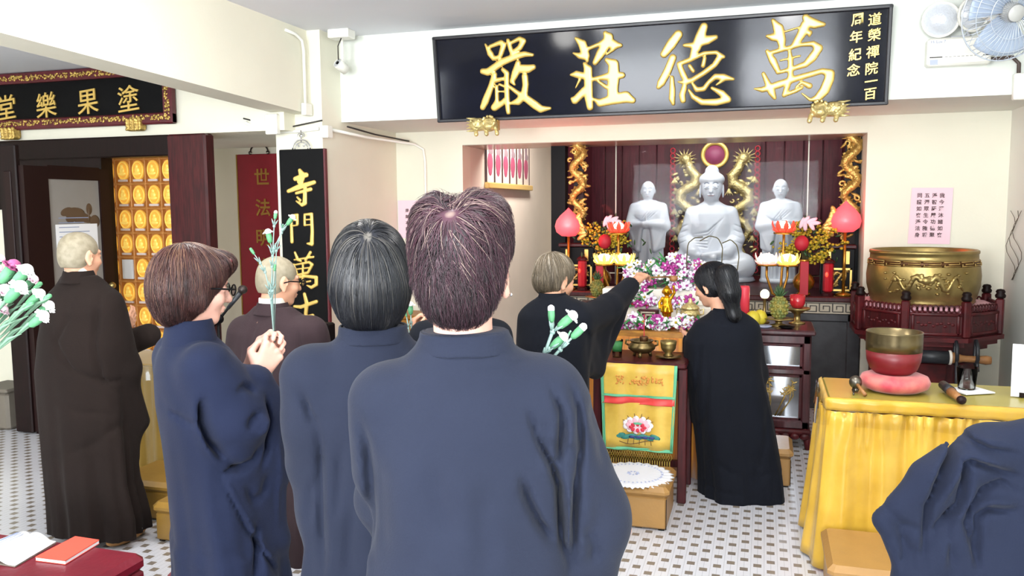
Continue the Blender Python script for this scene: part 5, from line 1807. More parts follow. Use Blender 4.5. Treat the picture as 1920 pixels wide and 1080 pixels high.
# things on the small table
q = P(1157, 672, Y=4.56)
t = thing('water_glass', 'clear tumbler with a green drink on the small altar table', 'glass', (q[0], 4.56, FZ))
MB().lathe([(.022, 0), (.025, .002), (.034, .10), (.032, .10), (.023, .006), (0, .006)], (0, 0, 0), 24).build('tumbler', 'clear_glass', t, True)
MB().lathe([(0, .035), (.026, .035), (.031, .088), (0, .088)], (0, 0, 0), 24).build('drink', 'leaf_green', t, True)
q = P(1203, 670, Y=4.62)
t = thing('incense_burner', 'round bronze incense burner on three feet on the small altar table', 'incense burner', (q[0], 4.62, FZ))
MB().lathe([(0, .022), (.05, .024), (.075, .045), (.078, .062), (.06, .078), (.06, .085), (.068, .09), (.066, .094), (.05, .09), (.05, .07), (0, .068)], (0, 0, 0), 28).build('bowl', 'bronze', t, True)
for k in range(3):
    a = k * 2.09 + .5
    MB().tube([(cos(a) * .045, sin(a) * .045, .03), (cos(a) * .055, sin(a) * .055, 0)], [.012, .009], 8).build('foot', 'bronze', t, True)
for sx in (-1, 1):
    MB().tube([(sx * .07, 0, .06), (sx * .09, 0, .07), (sx * .088, 0, .09), (sx * .072, 0, .09)], .006, 6).build('handle', 'bronze', t, True)
MB().tube([(.012, 0, .07), (.014, 0, .24)], .003, 5).build('incense_stick', 'red_ball', t)
MB().lathe([(.02, .07), (.025, .11), (.022, .115), (0, .115)], (.012, 0, 0), 12).build('stick_holder', 'brass_dark', t, True)
q = P(1253, 674, Y=4.60)
t = thing('brass_cup', 'ribbed brass cup on a bronze saucer on the small altar table', 'cup', (q[0], 4.60, FZ))
MB().lathe([(.03, 0), (.072, .012), (.07, .016), (0, .008)], (0, 0, 0), 28).build('saucer', 'bronze', t, True)
MB().lathe([(.022, .012), (.03, .016), (.018, .028), (.034, .045), (.042, .06), (.041, .066), (.044, .08), (.046, .098), (.042, .098), (.036, .06), (0, .05)], (0, 0, 0), 28).build('cup_body', 'brass', t, True)

# flowers, little gold statue and burner on the offering table
R7 = random.Random(21)
def blossom_mesh(mt1, mt2):
    m = MB()
    for k in range(5):
        a = 2 * pi * k / 5
        m.ell((cos(a) * .014, sin(a) * .014, .003), (.013, .009, .004), rot(0, -.35, 0) if False else rot(0, 0, a) @ rot(0, -.35, 0), 7, 4)
    m.cur = 1
    m.ell((0, 0, .006), (.006, .006, .006), None, 6, 4)
    return m
_bl = {}
def blossom(kind, par):
    if kind not in _bl:
        a, b = {'purple': ('orchid_purple', 'orchid_pale'), 'pale': ('orchid_pale', 'orchid_purple'), 'white': ('petal_white', 'flower_yellow'), 'red': ('red_ball', 'flower_yellow')}[kind]
        _bl[kind] = blossom_mesh(a, b).build('blossom', [a, b], par, True)
        return _bl[kind]
    o = _bl[kind].copy(); COL.objects.link(o); o.parent = par
    return o


def arrangement(label, c, sp, n, mix, z0, nleaf=22, arcs=None):
    t = thing('flower_arrangement', label, 'flowers', (c[0], c[1], z0))
    m = MB()
    h = c[2] - z0
    for i in range(nleaf):
        p = np.array((R7.gauss(0, sp[0] * .55), R7.gauss(0, sp[1] * .5), max(.012, h + R7.gauss(0, sp[2] * .5))))
        m.ell(p, (.045, .012, .004), rot(R7.uniform(-.6, .6), R7.uniform(-.9, .9), R7.uniform(0, 6)), 7, 4)
        m.tube([(p[0] * .4, p[1] * .4, .004), p], .0025, 4)
    m.build('foliage', 'leaf_green', t, True)
    for i in range(n):
        k = R7.choice(mix)
        o = blossom(k, t)
        a = R7.uniform(0, 2 * pi); rr = R7.random() ** .5
        o.location = (cos(a) * rr * sp[0], R7.uniform(-1, .4) * sp[1], max(.02, h + sin(a) * rr * sp[2]))
        o.rotation_euler = (radians(R7.uniform(35, 110)), R7.uniform(-.5, .5), R7.uniform(-.7, .7))
        o.scale = (R7.uniform(.9, 1.5),) * 3
    if arcs:
        m = MB()
        for L in arcs:
            cp = [P(x, y, Y=c[1]) - np.array(t.location) for x, y in L]
            ts = np.linspace(0, len(cp) - 1, 14)
            m.tube([np.array([np.interp(u, range(len(cp)), [q[i] for q in cp]) for i in range(3)]) for u in ts], .0035, 5)
        m.build('bare_stem', 'twig', t, True)
    return t


TZ = OZ
# stepped stand that carries the higher flowers
st_ = thing('flower_stand', 'white stepped stand under the orchids on the offering table', 'stand', (-.66, 5.40, OZ))
span('step', (-.42, -.12, 0), (.42, .13, .10), 'collar_white', st_, .006)
span('step', (-.36, -.02, .10), (.36, .13, .20), 'collar_white', st_, .006)
for (px, py, Y, sp, n, mix, z0, l) in (
    (1262, 497, 5.48, (.20, .05, .055), 44, ['purple', 'pale', 'white', 'purple'], OZ + .2, 'purple and white orchids at the top of the stepped stand'),
    (1206, 512, 5.45, (.12, .05, .08), 34, ['purple', 'pale', 'white'], OZ + .2, 'purple orchids behind the reaching hand'),
    (1290, 530, 5.42, (.13, .05, .07), 34, ['pale', 'white', 'purple'], OZ + .2, 'white lilies and orchids before the ponytailed woman'),
    (1196, 560, 5.30, (.11, .05, .07), 32, ['red', 'pale', 'white', 'purple'], OZ + .1, 'red and pale blooms below the reaching hand'),
    (1268, 572, 5.30, (.13, .04, .055), 32, ['pale', 'purple', 'white'], OZ + .1, 'pale orchids behind the little gold statue'),
    (1172, 604, 4.95, (.13, .04, .04), 36, ['purple', 'pale', 'white', 'purple'], OZ, 'low purple orchids on the table corner beside the man'),
    (1236, 605, 4.93, (.11, .03, .03), 30, ['purple', 'pale', 'white'], OZ, 'low garland of orchids in front of the little gold statue'),
    (1292, 605, 4.95, (.10, .03, .03), 28, ['purple', 'pale', 'white'], OZ, 'low garland of orchids beside the ponytailed woman')):
    q = P(px, py, Y=Y)
    arrangement(l, q, sp, n, mix, z0, 22, None if 'lilies' not in l else [[(1288, 528), (1287, 490), (1290, 456), (1302, 446), (1318, 444)], [(1312, 452), (1330, 442), (1346, 446), (1355, 462), (1352, 515)], [(1354, 456), (1370, 449), (1382, 460), (1386, 480), (1380, 522)]])
q = P(1250, 600, Y=5.06)
ba = thing('infant_statue', 'small gold infant statue on a red base with one arm raised among the flowers', 'statue', (q[0], 5.06, OZ))
MB().lathe([(.06, 0), (.062, .01), (.055, .035), (.06, .05), (0, .052)], (0, 0, 0), 24).build('base', 'red_glass', ba, True)
s = Solid(); s.push(FACE, (0, 0, .05)); k_ = 1.0
for sx in (-1, 1): s.cap((sx * .014, 0, .07), (sx * .014, 0, .006), .017, .011, .006).ell((sx * .014, .01, .006), (.01, .018, .007), k=.004)
s.ell((0, 0, .085), (.03, .024, .03), k=.01).ell((0, 0, .115), (.028, .022, .03), k=.012)
s.cap((-.026, 0, .13), (-.045, .004, .165), .010, .008, .006).cap((-.045, .004, .165), (-.04, .01, .205), .008, .007, .004)
s.cap((.026, 0, .13), (.045, .004, .10), .010, .008, .006).cap((.045, .004, .10), (.042, .016, .07), .008, .007, .004)
s.ell((0, 0, .172), (.026, .027, .029), k=.008).ell((0, 0, .20), (.010, .010, .008), k=.004).ell((0, .026, .168), (.005, .006, .006), k=.003)
for sx in (-1, 1): s.ell((sx * .027, 0, .168), (.004, .006, .012), k=.003)
s.loft([(.045, 0, 0, .036, .028), (.09, 0, 0, .032, .026)], .008, folds=[(8, 0, 0, .09, .04, .004)])
solid_obj('figure', s, 'gold_statue', ba, .0035)
q = P(1297, 598, Y=5.14)
t = thing('gilt_burner', 'ornate gilt lidded burner beside the little gold statue', 'incense burner', (q[0] - .01, 5.14, OZ))
MB().lathe([(.05, 0), (.05, .012), (.02, .03), (.045, .05), (.062, .075), (.055, .10), (.04, .108)], (0, 0, 0), 24).build('bowl', 'gold_bright', t, True)
MB().lathe([(.058, .108), (.055, .12), (.03, .14), (.012, .15), (.012, .16), (.006, .175), (0, .178)], (0, 0, 0), 24).build('lid', 'gold_bright', t, True)
for sx in (-1, 1): MB().tube([(sx * .055, 0, .07), (sx * .08, 0, .08), (sx * .08, 0, .11), (sx * .06, 0, .10)], .005, 6).build('handle', 'gold_bright', t, True)
t = thing('offering_box', 'small key-patterned box among the flowers beside the little gold statue', 'box', (P(1215, 590, Y=5.1)[0], 5.12, OZ))
MB().box((0, 0, .05), (.13, .06, .10), None, .004).build('box_body', 'maroon_wood', t)
m = MB()
for (x, z, sx, sz) in ((0, .085, .09, .008), (-.04, .055, .008, .06), (0, .028, .08, .008), (.036, .05, .008, .045), (.01, .07, .05, .008), (-.012, .056, .008, .03)): m.box((x, -.031, z), (sx, .004, sz))
m.build('key_pattern', 'key_band', t)


# ================================================================ RIGHT-HAND TABLE, DRUM, STOOLS, SIDE TABLE
TX0, TX1, TY0, TY1, TZ1 = .285, 1.56, 3.84, 4.30, .775
yt = thing('cloth_table', 'instrument table covered in shiny yellow satin with a gathered skirt', 'table', ((TX0 + TX1) / 2, (TY0 + TY1) / 2, 0))
hx_, hy_ = (TX1 - TX0) / 2, (TY1 - TY0) / 2
span('top', (-hx_, -hy_, TZ1 - .04), (hx_, hy_, TZ1 - .004), 'tabletop_yellow', yt, .008)
for sx in (-1, 1):
    for sy in (-1, 1): span('leg', (sx * (hx_ - .06) - .02, sy * (hy_ - .06) - .02, 0), (sx * (hx_ - .06) + .02, sy * (hy_ - .06) + .02, TZ1 - .04), 'steel_dark', yt)
m = MB()
def tskirt(u, v):
    L = 2 * hx_ + 2 * hy_
    s_ = u * L
    f = (.026 * sin(s_ * 40 + 1.5 * sin(s_ * 7)) + .012 * sin(s_ * 21 + 1.3) + .005 * sin(s_ * 95)) * (.30 + .75 * v) + .008 * sin(s_ * 130 + 2 * sin(s_ * 31)) * max(0, 1 - v * 4)
    fl = .012 + .045 * v ** 1.5
    corner = exp(-((s_ - 2 * hy_) / .10) ** 2)
    if s_ < 2 * hy_: p = np.array((-hx_ - fl - f * .8 - .02 * corner * v, hy_ - s_ - .035 * corner * v))
    else: p = np.array((-hx_ + s_ - 2 * hy_ - .05 * corner * v, -hy_ - fl - f - .02 * corner * v))
    return (p[0], p[1], (TZ1 - .06) - v * (TZ1 - .075))
m.grid(tskirt, 420, 16)
o = m.build('skirt', 'satin_yellow', yt, True)
o.modifiers.new('solid', 'SOLIDIFY').thickness = .004
m = MB()
def valance(u, v):
    L = 2 * hx_ + 2 * hy_
    s_ = u * L
    f = .004 * sin(s_ * 50) * v
    if s_ < 2 * hy_: p = (-hx_ - .012 - f, hy_ - s_)
    else: p = (-hx_ + s_ - 2 * hy_, -hy_ - .012 - f)
    if v < .25: return (max(-hx_, p[0]) + .006 * 0, max(-hy_, p[1]), TZ1 - .002)
    return (p[0], p[1], TZ1 - .002 - (v - .25) / .75 * .055)
m.grid(valance, 160, 6)
o = m.build('top_cloth', 'satin_yellow', yt, True)
o.modifiers.new('solid', 'SOLIDIFY').thickness = .003
m = MB()
def plast(u, v):
    L = 2 * hx_ + 2 * hy_
    s_ = u * L
    f = .010 * sin(s_ * 21) * v + .006 * sin(s_ * 47) * v
    cn = .03 * exp(-((s_ - 2 * hy_) / .08) ** 2)
    if s_ < 2 * hy_: p = (-hx_ - .024 - f - cn, hy_ - s_)
    else: p = (-hx_ + s_ - 2 * hy_ - cn, -hy_ - .024 - f)
    return (p[0], p[1], TZ1 - .004 - v * .12)
m.grid(plast, 120, 5)
m.build('plastic_cover', 'clear_plastic', yt, True)

q = P(1677, 722, Y=4.06)
BX, BY = q[0], 4.06
t = thing('ring_cushion', 'round pink and red brocade cushion under the singing bowl', 'cushion', (BX, BY, TZ1))
MB().lathe([(0, .0), (.11, .002), (.142, .02), (.15, .042), (.14, .066), (.11, .078), (0, .078)], (0, 0, 0), 36).build('cushion_pad', 'red_cloth', t, True)
t = thing('singing_bowl', 'bronze singing bowl with a red painted lower half on the pink cushion', 'singing bowl', (BX - .008, BY, TZ1 + .078))
MB().lathe([(0, 0), (.075, 0), (.10, .02), (.114, .06), (.1185, .105)], (0, 0, 0), 40).build('red_base', 'bowl_red', t, True)
MB().lathe([(.1186, .105), (.1195, .15), (.119, .186), (.121, .19), (.119, .193), (.114, .19), (.114, .12), (.09, .03), (0, .02)], (0, 0, 0), 40).build('bowl_wall', 'bowl_metal', t, True)
q = P(1605, 722, Y=3.95)
t = thing('hand_bell', 'small dark metal hand bell with a wooden handle lying at the table corner', 'bell', (q[0], 3.95, TZ1))
MB().ell((0, .02, .045), (.028, .028, .03), n=18, m=12).lathe([(.012, 0), (.016, .01), (.01, .022)], (0, .02, .0), 14).build('bell_cup', 'steel_dark', t, True)
MB().tube([(.004, .0, .04), (.018, -.03, .025), (.032, -.07, .008)], [.008, .007, .009], 8).build('handle', 'wood_handle', t, True)
MB().tube([(-.01, 0, .02), (-.012, -.03, .006), (-.014, -.05, .004)], [.006, .004, .004], 6).build('clapper', 'steel_dark', t, True)
a, b = P(1768, 724, Z=TZ1 + .02), P(1800, 748, Z=TZ1 + .02)
t = thing('striker', 'short black and brown wooden striker lying beside the tea glass', 'striker', (a[0], a[1], TZ1))
dd = b - a; dd[2] = 0
MB().tube([(0, 0, .026), tuple(dd * .5 + np.array((0, 0, .024)))], [.020, .022], 12).build('black_grip', 'leather_black', t, True)
MB().tube([tuple(dd * .5 + np.array((0, 0, .022))), tuple(dd * 1.0 + np.array((0, 0, .022)))], [.021, .014], 12).build('wood_head', 'wood_handle', t, True)
MB().ell(dd * 1.08 + np.array((0, 0, .020)), (.02, .02, .019)).build('knob', 'mahogany_lacquer', t, True)
q = P(1814, 732, Z=TZ1 + .003)
t = thing('paper_napkin', 'folded white paper napkin under the tea glass', 'napkin', (q[0], q[1], TZ1))
MB().box((0.01, 0, .003), (.15, .13, .005), rot(0, 0, .5)).build('napkin', 'paper_white', t)
t = thing('tea_glass', 'glass tumbler with a little dark tea on a napkin', 'glass', (q[0], q[1] + .02, TZ1 + .006))
MB().lathe([(.032, 0), (.036, .003), (.044, .10), (.041, .10), (.034, .008), (0, .008)], (0, 0, 0), 28).build('tumbler', 'clear_glass', t, True)
MB().lathe([(0, .009), (.033, .009), (.036, .035), (0, .035)], (0, 0, 0), 28).build('tea', 'tea', t, True)
q = P(1905, 735, Z=TZ1)
t = thing('paper_card', 'white standing card at the far edge of the yellow table', 'card', (1.10, 4.05, TZ1))
boxo('card', (.03, 0, .115), (.16, .004, .23), 'paper_white', t, 0, rot(radians(-6), 0, -.2))
boxo('stand_foot', (.03, .02, .01), (.10, .06, .02), 'dark_wood', t)

# drum on its carved octagonal stand
DX, DY, DR = 1.085, 6.40, .485
ds = thing('drum_stand', 'carved red wood octagonal stand with knobbed posts carrying the brass drum', 'drum stand', (DX, DY, 0))
ang = [pi / 8 + k * pi / 4 for k in range(8)]
oct_ = lambda r: [(r * cos(a), r * sin(a)) for a in ang]
MB().prism(oct_(DR * .80), 0, .06).build('plinth', 'carved_maroon', ds)
MB().prism(oct_(DR * .72), .06, .64).build('cabinet_body', 'maroon_wood', ds)
m = MB()
for r_, z0_, z1_ in ((.74, .60, .64), (.84, .64, .68), (.96, .68, .715), (1.04, .715, .745), (.97, .745, .76)): m.prism(oct_(DR * r_), z0_, z1_)
m.build('cornice', 'carved_maroon', ds)
m = MB()
for k in range(8):
    a = (ang[k] + ang[(k + 1) % 8]) / 2 if k < 7 else 0
    ap_ = DR * .72 * cos(pi / 8) + .006
    R_ = rot(0, 0, a - pi / 2) if True else None
    for (cx_, cz_, sx_, sz_) in ((0, .35, .2, .4),): m.box((ap_ * cos(a), ap_ * sin(a), cz_), (sx_, .014, sz_), R_, .006)
m.build('base_panel', 'carved_maroon', ds)
span_ = 2 * DR * sin(pi / 8)
for k in range(8):
    a = ang[k]
    pm = MB().box((DR * cos(a) * .97, DR * sin(a) * .97, .865), (.05, .05, .24), rot(0, 0, a), .008)
    po = pm.build('post', 'carved_maroon', ds)
    MB().lathe([(.02, .985), (.03, .99), (.034, 1.005), (.024, 1.02), (.03, 1.03), (.022, 1.045), (0, 1.05)], (DR * cos(a) * .97, DR * sin(a) * .97, 0), 14).build('knob', 'dark_wood', po, True)
    am = a + pi / 8
    ap_ = DR * .97 * cos(pi / 8)
    R_ = rot(0, 0, am - pi / 2)
    c0 = np.array((ap_ * cos(am), ap_ * sin(am), 0))
    pn = MB().box(c0 + (0, 0, .83), (span_ - .04, .018, .15), R_).build('side_panel', 'maroon_wood', ds)
    m = MB()
    for (x, z, sx_, sz_) in ((0, .895, span_ - .06, .022), (0, .765, span_ - .06, .022), (-span_ / 2 + .05, .83, .02, .14), (span_ / 2 - .05, .83, .02, .14)):
        m.box(c0 + R_ @ np.array((x, -.010 if False else .0, z)), (sx_, .032, sz_), R_, .004)
    for i in range(10): m.ell(c0 + R_ @ np.array((-span_ * .28 + i * span_ * .062, .0, .83 + .012 * sin(i * 2.3))), (.018, .016, .012), R_, 6, 5)
    m.build('panel_moulding', 'carved_maroon', pn, True)
    m = MB()
    for i in range(9):
        x = (-.42 + .105 * i) * (span_ - .07)
        m.tube([c0 + R_ @ np.array((x + .018 * cos(t), 0, .932 + .022 * sin(t))) for t in np.linspace(0, 2 * pi, 9)[:-1]], .007, 5, closed=True)
    m.build('lattice', 'carved_maroon', pn, True)
MB().prism(oct_(DR * .93), .90, .935).build('pink_pad', 'thread_pink', ds)

dr = thing('brass_drum', 'big round brass gong drum with key pattern and raised dragons on the carved stand', 'drum', (DX - .015, DY, .935))
prof = [(0, 0), (.325, 0), (.338, .012), (.334, .02), (.345, .05), (.362, .12), (.366, .19), (.358, .26), (.349, .30), (.346, .302), (.344, .34), (.350, .345), (.350, .362), (.340, .368), (.334, .36), (.345, .2), (.30, .05), (0, .04)]
MB().lathe(prof, (0, 0, 0), 64).build('shell', 'brass', dr, True)
MB().lathe([(.3585, .262), (.352, .302)], (0, 0, 0), 64).build('key_ground', 'brass_dark', dr, True)
m = MB()
for i in range(18):
    a0 = 2 * pi * i / 18
    def rp(f, z): 
        r_ = .3615 - (z - .26) * .16
        return np.array((r_ * cos(a0 + f * 2 * pi / 18), r_ * sin(a0 + f * 2 * pi / 18), z))
    for run in ([(.05, .297), (.9, .297)], [(.9, .297), (.9, .282), (.3, .282)], [(.05, .268), (.95, .268)], [(.1, .268), (.1, .284)]):
        m.tube([rp(*p) for p in run], .0042, 4)
m.build('key_pattern', 'key_gold', dr, True)
s = Solid(); r_ = random.Random(12)
def rad(a, z, o=0):
    r = np.interp(z, [.02, .05, .12, .19, .26], [.334, .345, .362, .366, .358]) + o
    return np.array((r * cos(a), r * sin(a), z))
for sg in (-1, 1):
    c0 = -pi / 2 - .1
    pts = [rad(c0 + sg * (.10 + t * .085), .155 + .045 * sin(t * 1.5 + .5), .004) for t in np.linspace(0, 7, 22)]
    s.path(pts, list(np.linspace(.016, .007, 22)), .006)
    for j in range(28):
        s.ell(rad(c0 + sg * r_.uniform(.03, .75), r_.uniform(.085, .225), .002), (.014, .014, .009), k=.006)
s.ell(rad(-pi / 2 - .1, .175, .006), (.03, .02, .028), k=.008)
solid_obj('dragon_relief', s, 'brass', dr, .0055)

# hanging mallet in front of the stand
a, b = P(1722, 668, Y=5.93), P(1858, 675, Y=5.93)
t = thing('drum_mallet', 'long mallet with a black padded head hanging on black straps before the drum stand', 'mallet', (a[0], 5.93, 0))
d = b - a
MB().tube([(0, 0, a[2]), tuple(np.array((d[0] * .42, 0, a[2])))], .043, 18).build('padded_head', 'leather_black', t, True)
MB().lathe([(.02, 0), (.046, 0), (.048, .008), (.046, .016), (.02, .016)], (d[0] * .42, 0, a[2]), 20, rot(0, radians(90), 0)).build('white_collar', 'collar_white', t, True)
MB().tube([(d[0] * .43, 0, a[2]), (d[0] * .5, 0, a[2] - .002), (d[0] * .62, 0, a[2] - .004), (d[0] * .8, 0, a[2] - .006), (d[0] * .93, 0, a[2] - .008), (d[0], 0, a[2] - .008)], [.04, .036, .022, .022, .030, .026], 14).build('handle', 'wood_handle', t, True)
for f, w_ in ((.52, 0), (.80, 1)):
    x = d[0] * f
    MB().tube([(x, .022, .735), (x, -.03, a[2] + .07), (x, -.042, a[2]), (x, 0, a[2] - .045), (x, .042, a[2]), (x, .026, .73)], .012, 8).tube([(x, -.03, a[2] - .02), (x + .005, -.03, a[2] - .08 if w_ else .30)], .011, 6).build('strap', 'leather_black', t, True)


def stool(label, x0, x1, y0, y1, top=.225, m_='vinyl_tan', group=None):
    t = thing('kneeling_stool', label, 'kneeling stool', ((x0 + x1) / 2, (y0 + y1) / 2, 0), 0, group)
    hx, hy = (x1 - x0) / 2, (y1 - y0) / 2
    span('box', (-hx + .015, -hy + .015, .008), (hx - .015, hy - .015, top - .055), m_, t, .008)
    span('cushion', (-hx, -hy, top - .058), (hx, hy, top), m_, t, .022)
    span('corner_seam', (hx - .0165, -hy + .012, .01), (hx - .013, -hy + .016, top - .06), 'dark_wood', t)
    for sx in (-1, 1):
        for sy in (-1, 1): span('foot', (sx * (hx - .04) - .015, sy * (hy - .04) - .015, 0), (sx * (hx - .04) + .015, sy * (hy - .04) + .015, .01), 'black_matte', t)
    return t


st1 = stool('tan kneeling stool under the white lace doily before the small altar table', -.86, -.425, 4.02, 4.40)
stool('tan kneeling stool behind the ponytailed woman beside the glass-fronted cabinet', -.06, .185, 4.86, 5.2)
b_, f_ = P(1556, 979, Z=.225), P(1552, 1062, Z=.225)
stool('tan kneeling stool in front of the yellow satin table', f_[0], f_[0] + .46, f_[1], b_[1] - .05, .225)
stool('mustard kneeling stool behind the brown-robed nun in the doorway side', -3.28, -2.86, 3.44, 3.80, .21, 'vinyl_mustard')
stool('mustard kneeling stool between the brown-robed nun and the woman holding carnations', -2.84, -2.52, 3.22, 3.42, .20, 'vinyl_mustard')
q = P(1190, 894, Z=.228)
dy = thing('lace_doily', 'round white lace doily with blue pattern on a kneeling stool', 'doily', (-.63, 4.20, .225))
m = MB()
n = 96
v = [(0, 0, .006)]; f = []
rr_ = [.06, .12, .165, .19, .212]
for r in rr_:
    for k in range(n):
        a = 2 * pi * k / n
        q_ = r if r < .2 else (r if k % 2 == 0 else .19)
        z = .006 + (.003 * cos(a * 24) if r > .16 else 0) - (.008 if r > .2 else 0)
        v.append((q_ * cos(a), q_ * sin(a), z))
for k in range(n): f.append([0, 1 + k, 1 + (k + 1) % n])
for i in range(len(rr_) - 1):
    for k in range(n):
        f.append([1 + i * n + k, 1 + (i + 1) * n + k, 1 + (i + 1) * n + (k + 1) % n, 1 + i * n + (k + 1) % n])
m.add(v, f)
o = m.build('lace', 'doily', dy, True); o.modifiers.new('solid', 'SOLIDIFY').thickness = .004
m = MB()
for k in range(44):
    a = 2 * pi * k / 44
    m.ell((.15 * cos(a), .15 * sin(a), .0085), (.007, .005, .002), rot(0, 0, a), 6, 4)
for k in range(9):
    a = 2 * pi * k / 9
    m.ell((.025 * cos(a), .025 * sin(a), .0085), (.010, .005, .002), rot(0, 0, a), 6, 4)
m.build('blue_stitch_pattern', 'doily_blue', dy, True)

# side table behind the nuns
t = thing('cloth_table', 'low table under a dull gold cloth behind the brown-robed nun', 'table', (-3.15, 4.03, 0))
span('top', (-.62, -.20, .70), (.45, .20, .745), 'satin_dull', t, .008)
for sx in (-.55, .40):
    for sy in (-1, 1): span('leg', (sx - .02, sy * .15 - .02, 0), (sx + .02, sy * .15 + .02, .70), 'dark_wood', t)
m = MB()
def sk2(u, v):
    s_ = u * 1.87
    f = .012 * sin(s_ * 45) * (.3 + .7 * v) + .005 * sin(s_ * 100 + 1)
    if s_ < .4: return (-.632 - f, .2 - s_, .735 - v * .70)
    if s_ < 1.47: return (-.62 + s_ - .4, -.212 - f, .735 - v * .70)
    return (.462 + f, -.2 + s_ - 1.47, .735 - v * .70)
m.grid(sk2, 240, 8)
o = m.build('skirt', 'satin_dull', t, True); o.modifiers.new('solid', 'SOLIDIFY').thickness = .004
m = MB()
m.grid(lambda u, v: (-.62 + 1.07 * u, -.224 - .006 * sin(u * 60) * v, .748 - v * (.10 + .012 * sin(u * 25))), 60, 4)
m.build('plastic_cover', 'clear_plastic', t, True)

# amber chest seen between the heads
q0, q1 = P(740, 590, Y=6.55), P(806, 590, Y=6.55)
t = thing('wooden_chest', 'golden brown wooden chest against the wall between the pillar and the alcove', 'chest', ((q0[0] + q1[0]) / 2, 6.66, 0))
hw_ = (q1[0] - q0[0]) / 2 + .06
span('body', (-hw_, -.16, .05), (hw_, .16, q0[2] - .03), 'amber_wood', t, .008)
span('lid', (-hw_ - .015, -.18, q0[2] - .03), (hw_ + .015, .18, q0[2] + .005), 'amber_wood', t, .006)
span('plinth', (-hw_, -.15, 0), (hw_, .15, .05), 'dark_wood', t)

# red benches, book, booklet
def bench(label, x0, x1, y0, y1, z):
    t = thing('padded_bench', label, 'bench', ((x0 + x1) / 2, (y0 + y1) / 2, 0))
    hx, hy = (x1 - x0) / 2, (y1 - y0) / 2
    span('box', (-hx + .006, -hy + .006, .03), (hx - .006, hy - .006, z - .06), 'vinyl_red', t, .01)
    span('cushion', (-hx, -hy, z - .062), (hx, hy, z), 'vinyl_red', t, .02)
    for sx in (-1, 1):
        for sy in (-1, 1): span('foot', (sx * (hx - .05) - .02, sy * (hy - .05) - .02, 0), (sx * (hx - .05) + .02, sy * (hy - .05) + .02, .035), 'black_matte', t)
    return t
BZ = .42
q = P(276, 1035, Z=BZ)
bench('dark red padded bench with the open book, nearest the camera', q[0] - 1.0, q[0], q[1] - .42, q[1], BZ)
q = P(315, 1074, Z=.30)
bench('dark red padded bench half hidden behind the woman holding carnations', q[0] - .02, q[0] + .26, q[1], q[1] + .22, .30)
c_ = [P(-60, 1012, Z=BZ + .012), P(22, 1000, Z=BZ + .012), P(104, 1013, Z=BZ + .012), P(28, 1058, Z=BZ + .012), P(-90, 1035, Z=BZ + .012)]
bk = thing('open_book', 'open white book lying on the dark red bench', 'book', (c_[1][0], c_[1][1] - .1, BZ))
org = np.array(bk.location)
def page(A, B, C, D, nm):
    """A-B spine edge, D-C outer edge"""
    m = MB()
    def fn(u, v):
        p = (A * (1 - v) + B * v) * (1 - u) + (D * (1 - v) + C * v) * u - org
        p = p.copy(); p[2] = .006 + .022 * sin(min(1, u * 1.15 + .12) * pi) * (1 - u * .4)
        return p
    m.grid(fn, 12, 4)
    o = m.build(nm, 'paper_white', bk, True); o.modifiers.new('solid', 'SOLIDIFY').thickness = .004
    m = MB()
    for k in range(8):
        u0 = .12 + .1 * k
        m.tube([fn(u0, .1) + np.array((0, 0, .0035)), fn(u0, .5) + np.array((0, 0, .0035)), fn(u0, .86) + np.array((0, 0, .0035))], .0012, 4)
    m.build('printed_line', 'paper_print', o)
sp0, sp1 = P(58, 1003, Z=BZ + .012), P(-36, 1050, Z=BZ + .012)
e0, e1 = P(105, 1014, Z=BZ + .012), P(28, 1058, Z=BZ + .012)
g0_, g1_ = P(20, 1000, Z=BZ + .012), P(-85, 1040, Z=BZ + .012)
page(sp0, sp1, e1, e0, 'page')
page(sp0, sp1, g1_, g0_, 'page')
m = MB()
cp = [(p_ - org) * 1.0 for p_ in (g0_, e0, e1, g1_)]
m.add([(p[0], p[1], z) for z in (.001, .005) for p in cp], [[0, 3, 2, 1], [4, 5, 6, 7], [0, 1, 5, 4], [1, 2, 6, 5], [2, 3, 7, 6], [3, 0, 4, 7]])
m.build('cover', 'grey_box', bk)
rb2 = [P(141, 1005, Z=BZ + .016), P(186, 1012, Z=BZ + .016), P(122, 1051, Z=BZ + .016), P(66, 1044, Z=BZ + .016)]
ct = sum(rb2) / 4
bt = thing('red_booklet', 'red paper booklet lying next to the open book on the bench', 'booklet', (ct[0], ct[1], BZ))
for nm, mt_, z0_, z1_, sc_ in (('back_cover', 'paper_red', .001, .003, 1.0), ('page', 'paper_white', .003, .013, .985), ('front_cover', 'paper_red', .013, .016, 1.0)):
    pts = [((p[0] - ct[0]) * sc_, (p[1] - ct[1]) * sc_) for p in rb2]
    MB().prism(pts[::-1], z0_, z1_).build(nm, mt_, bt)

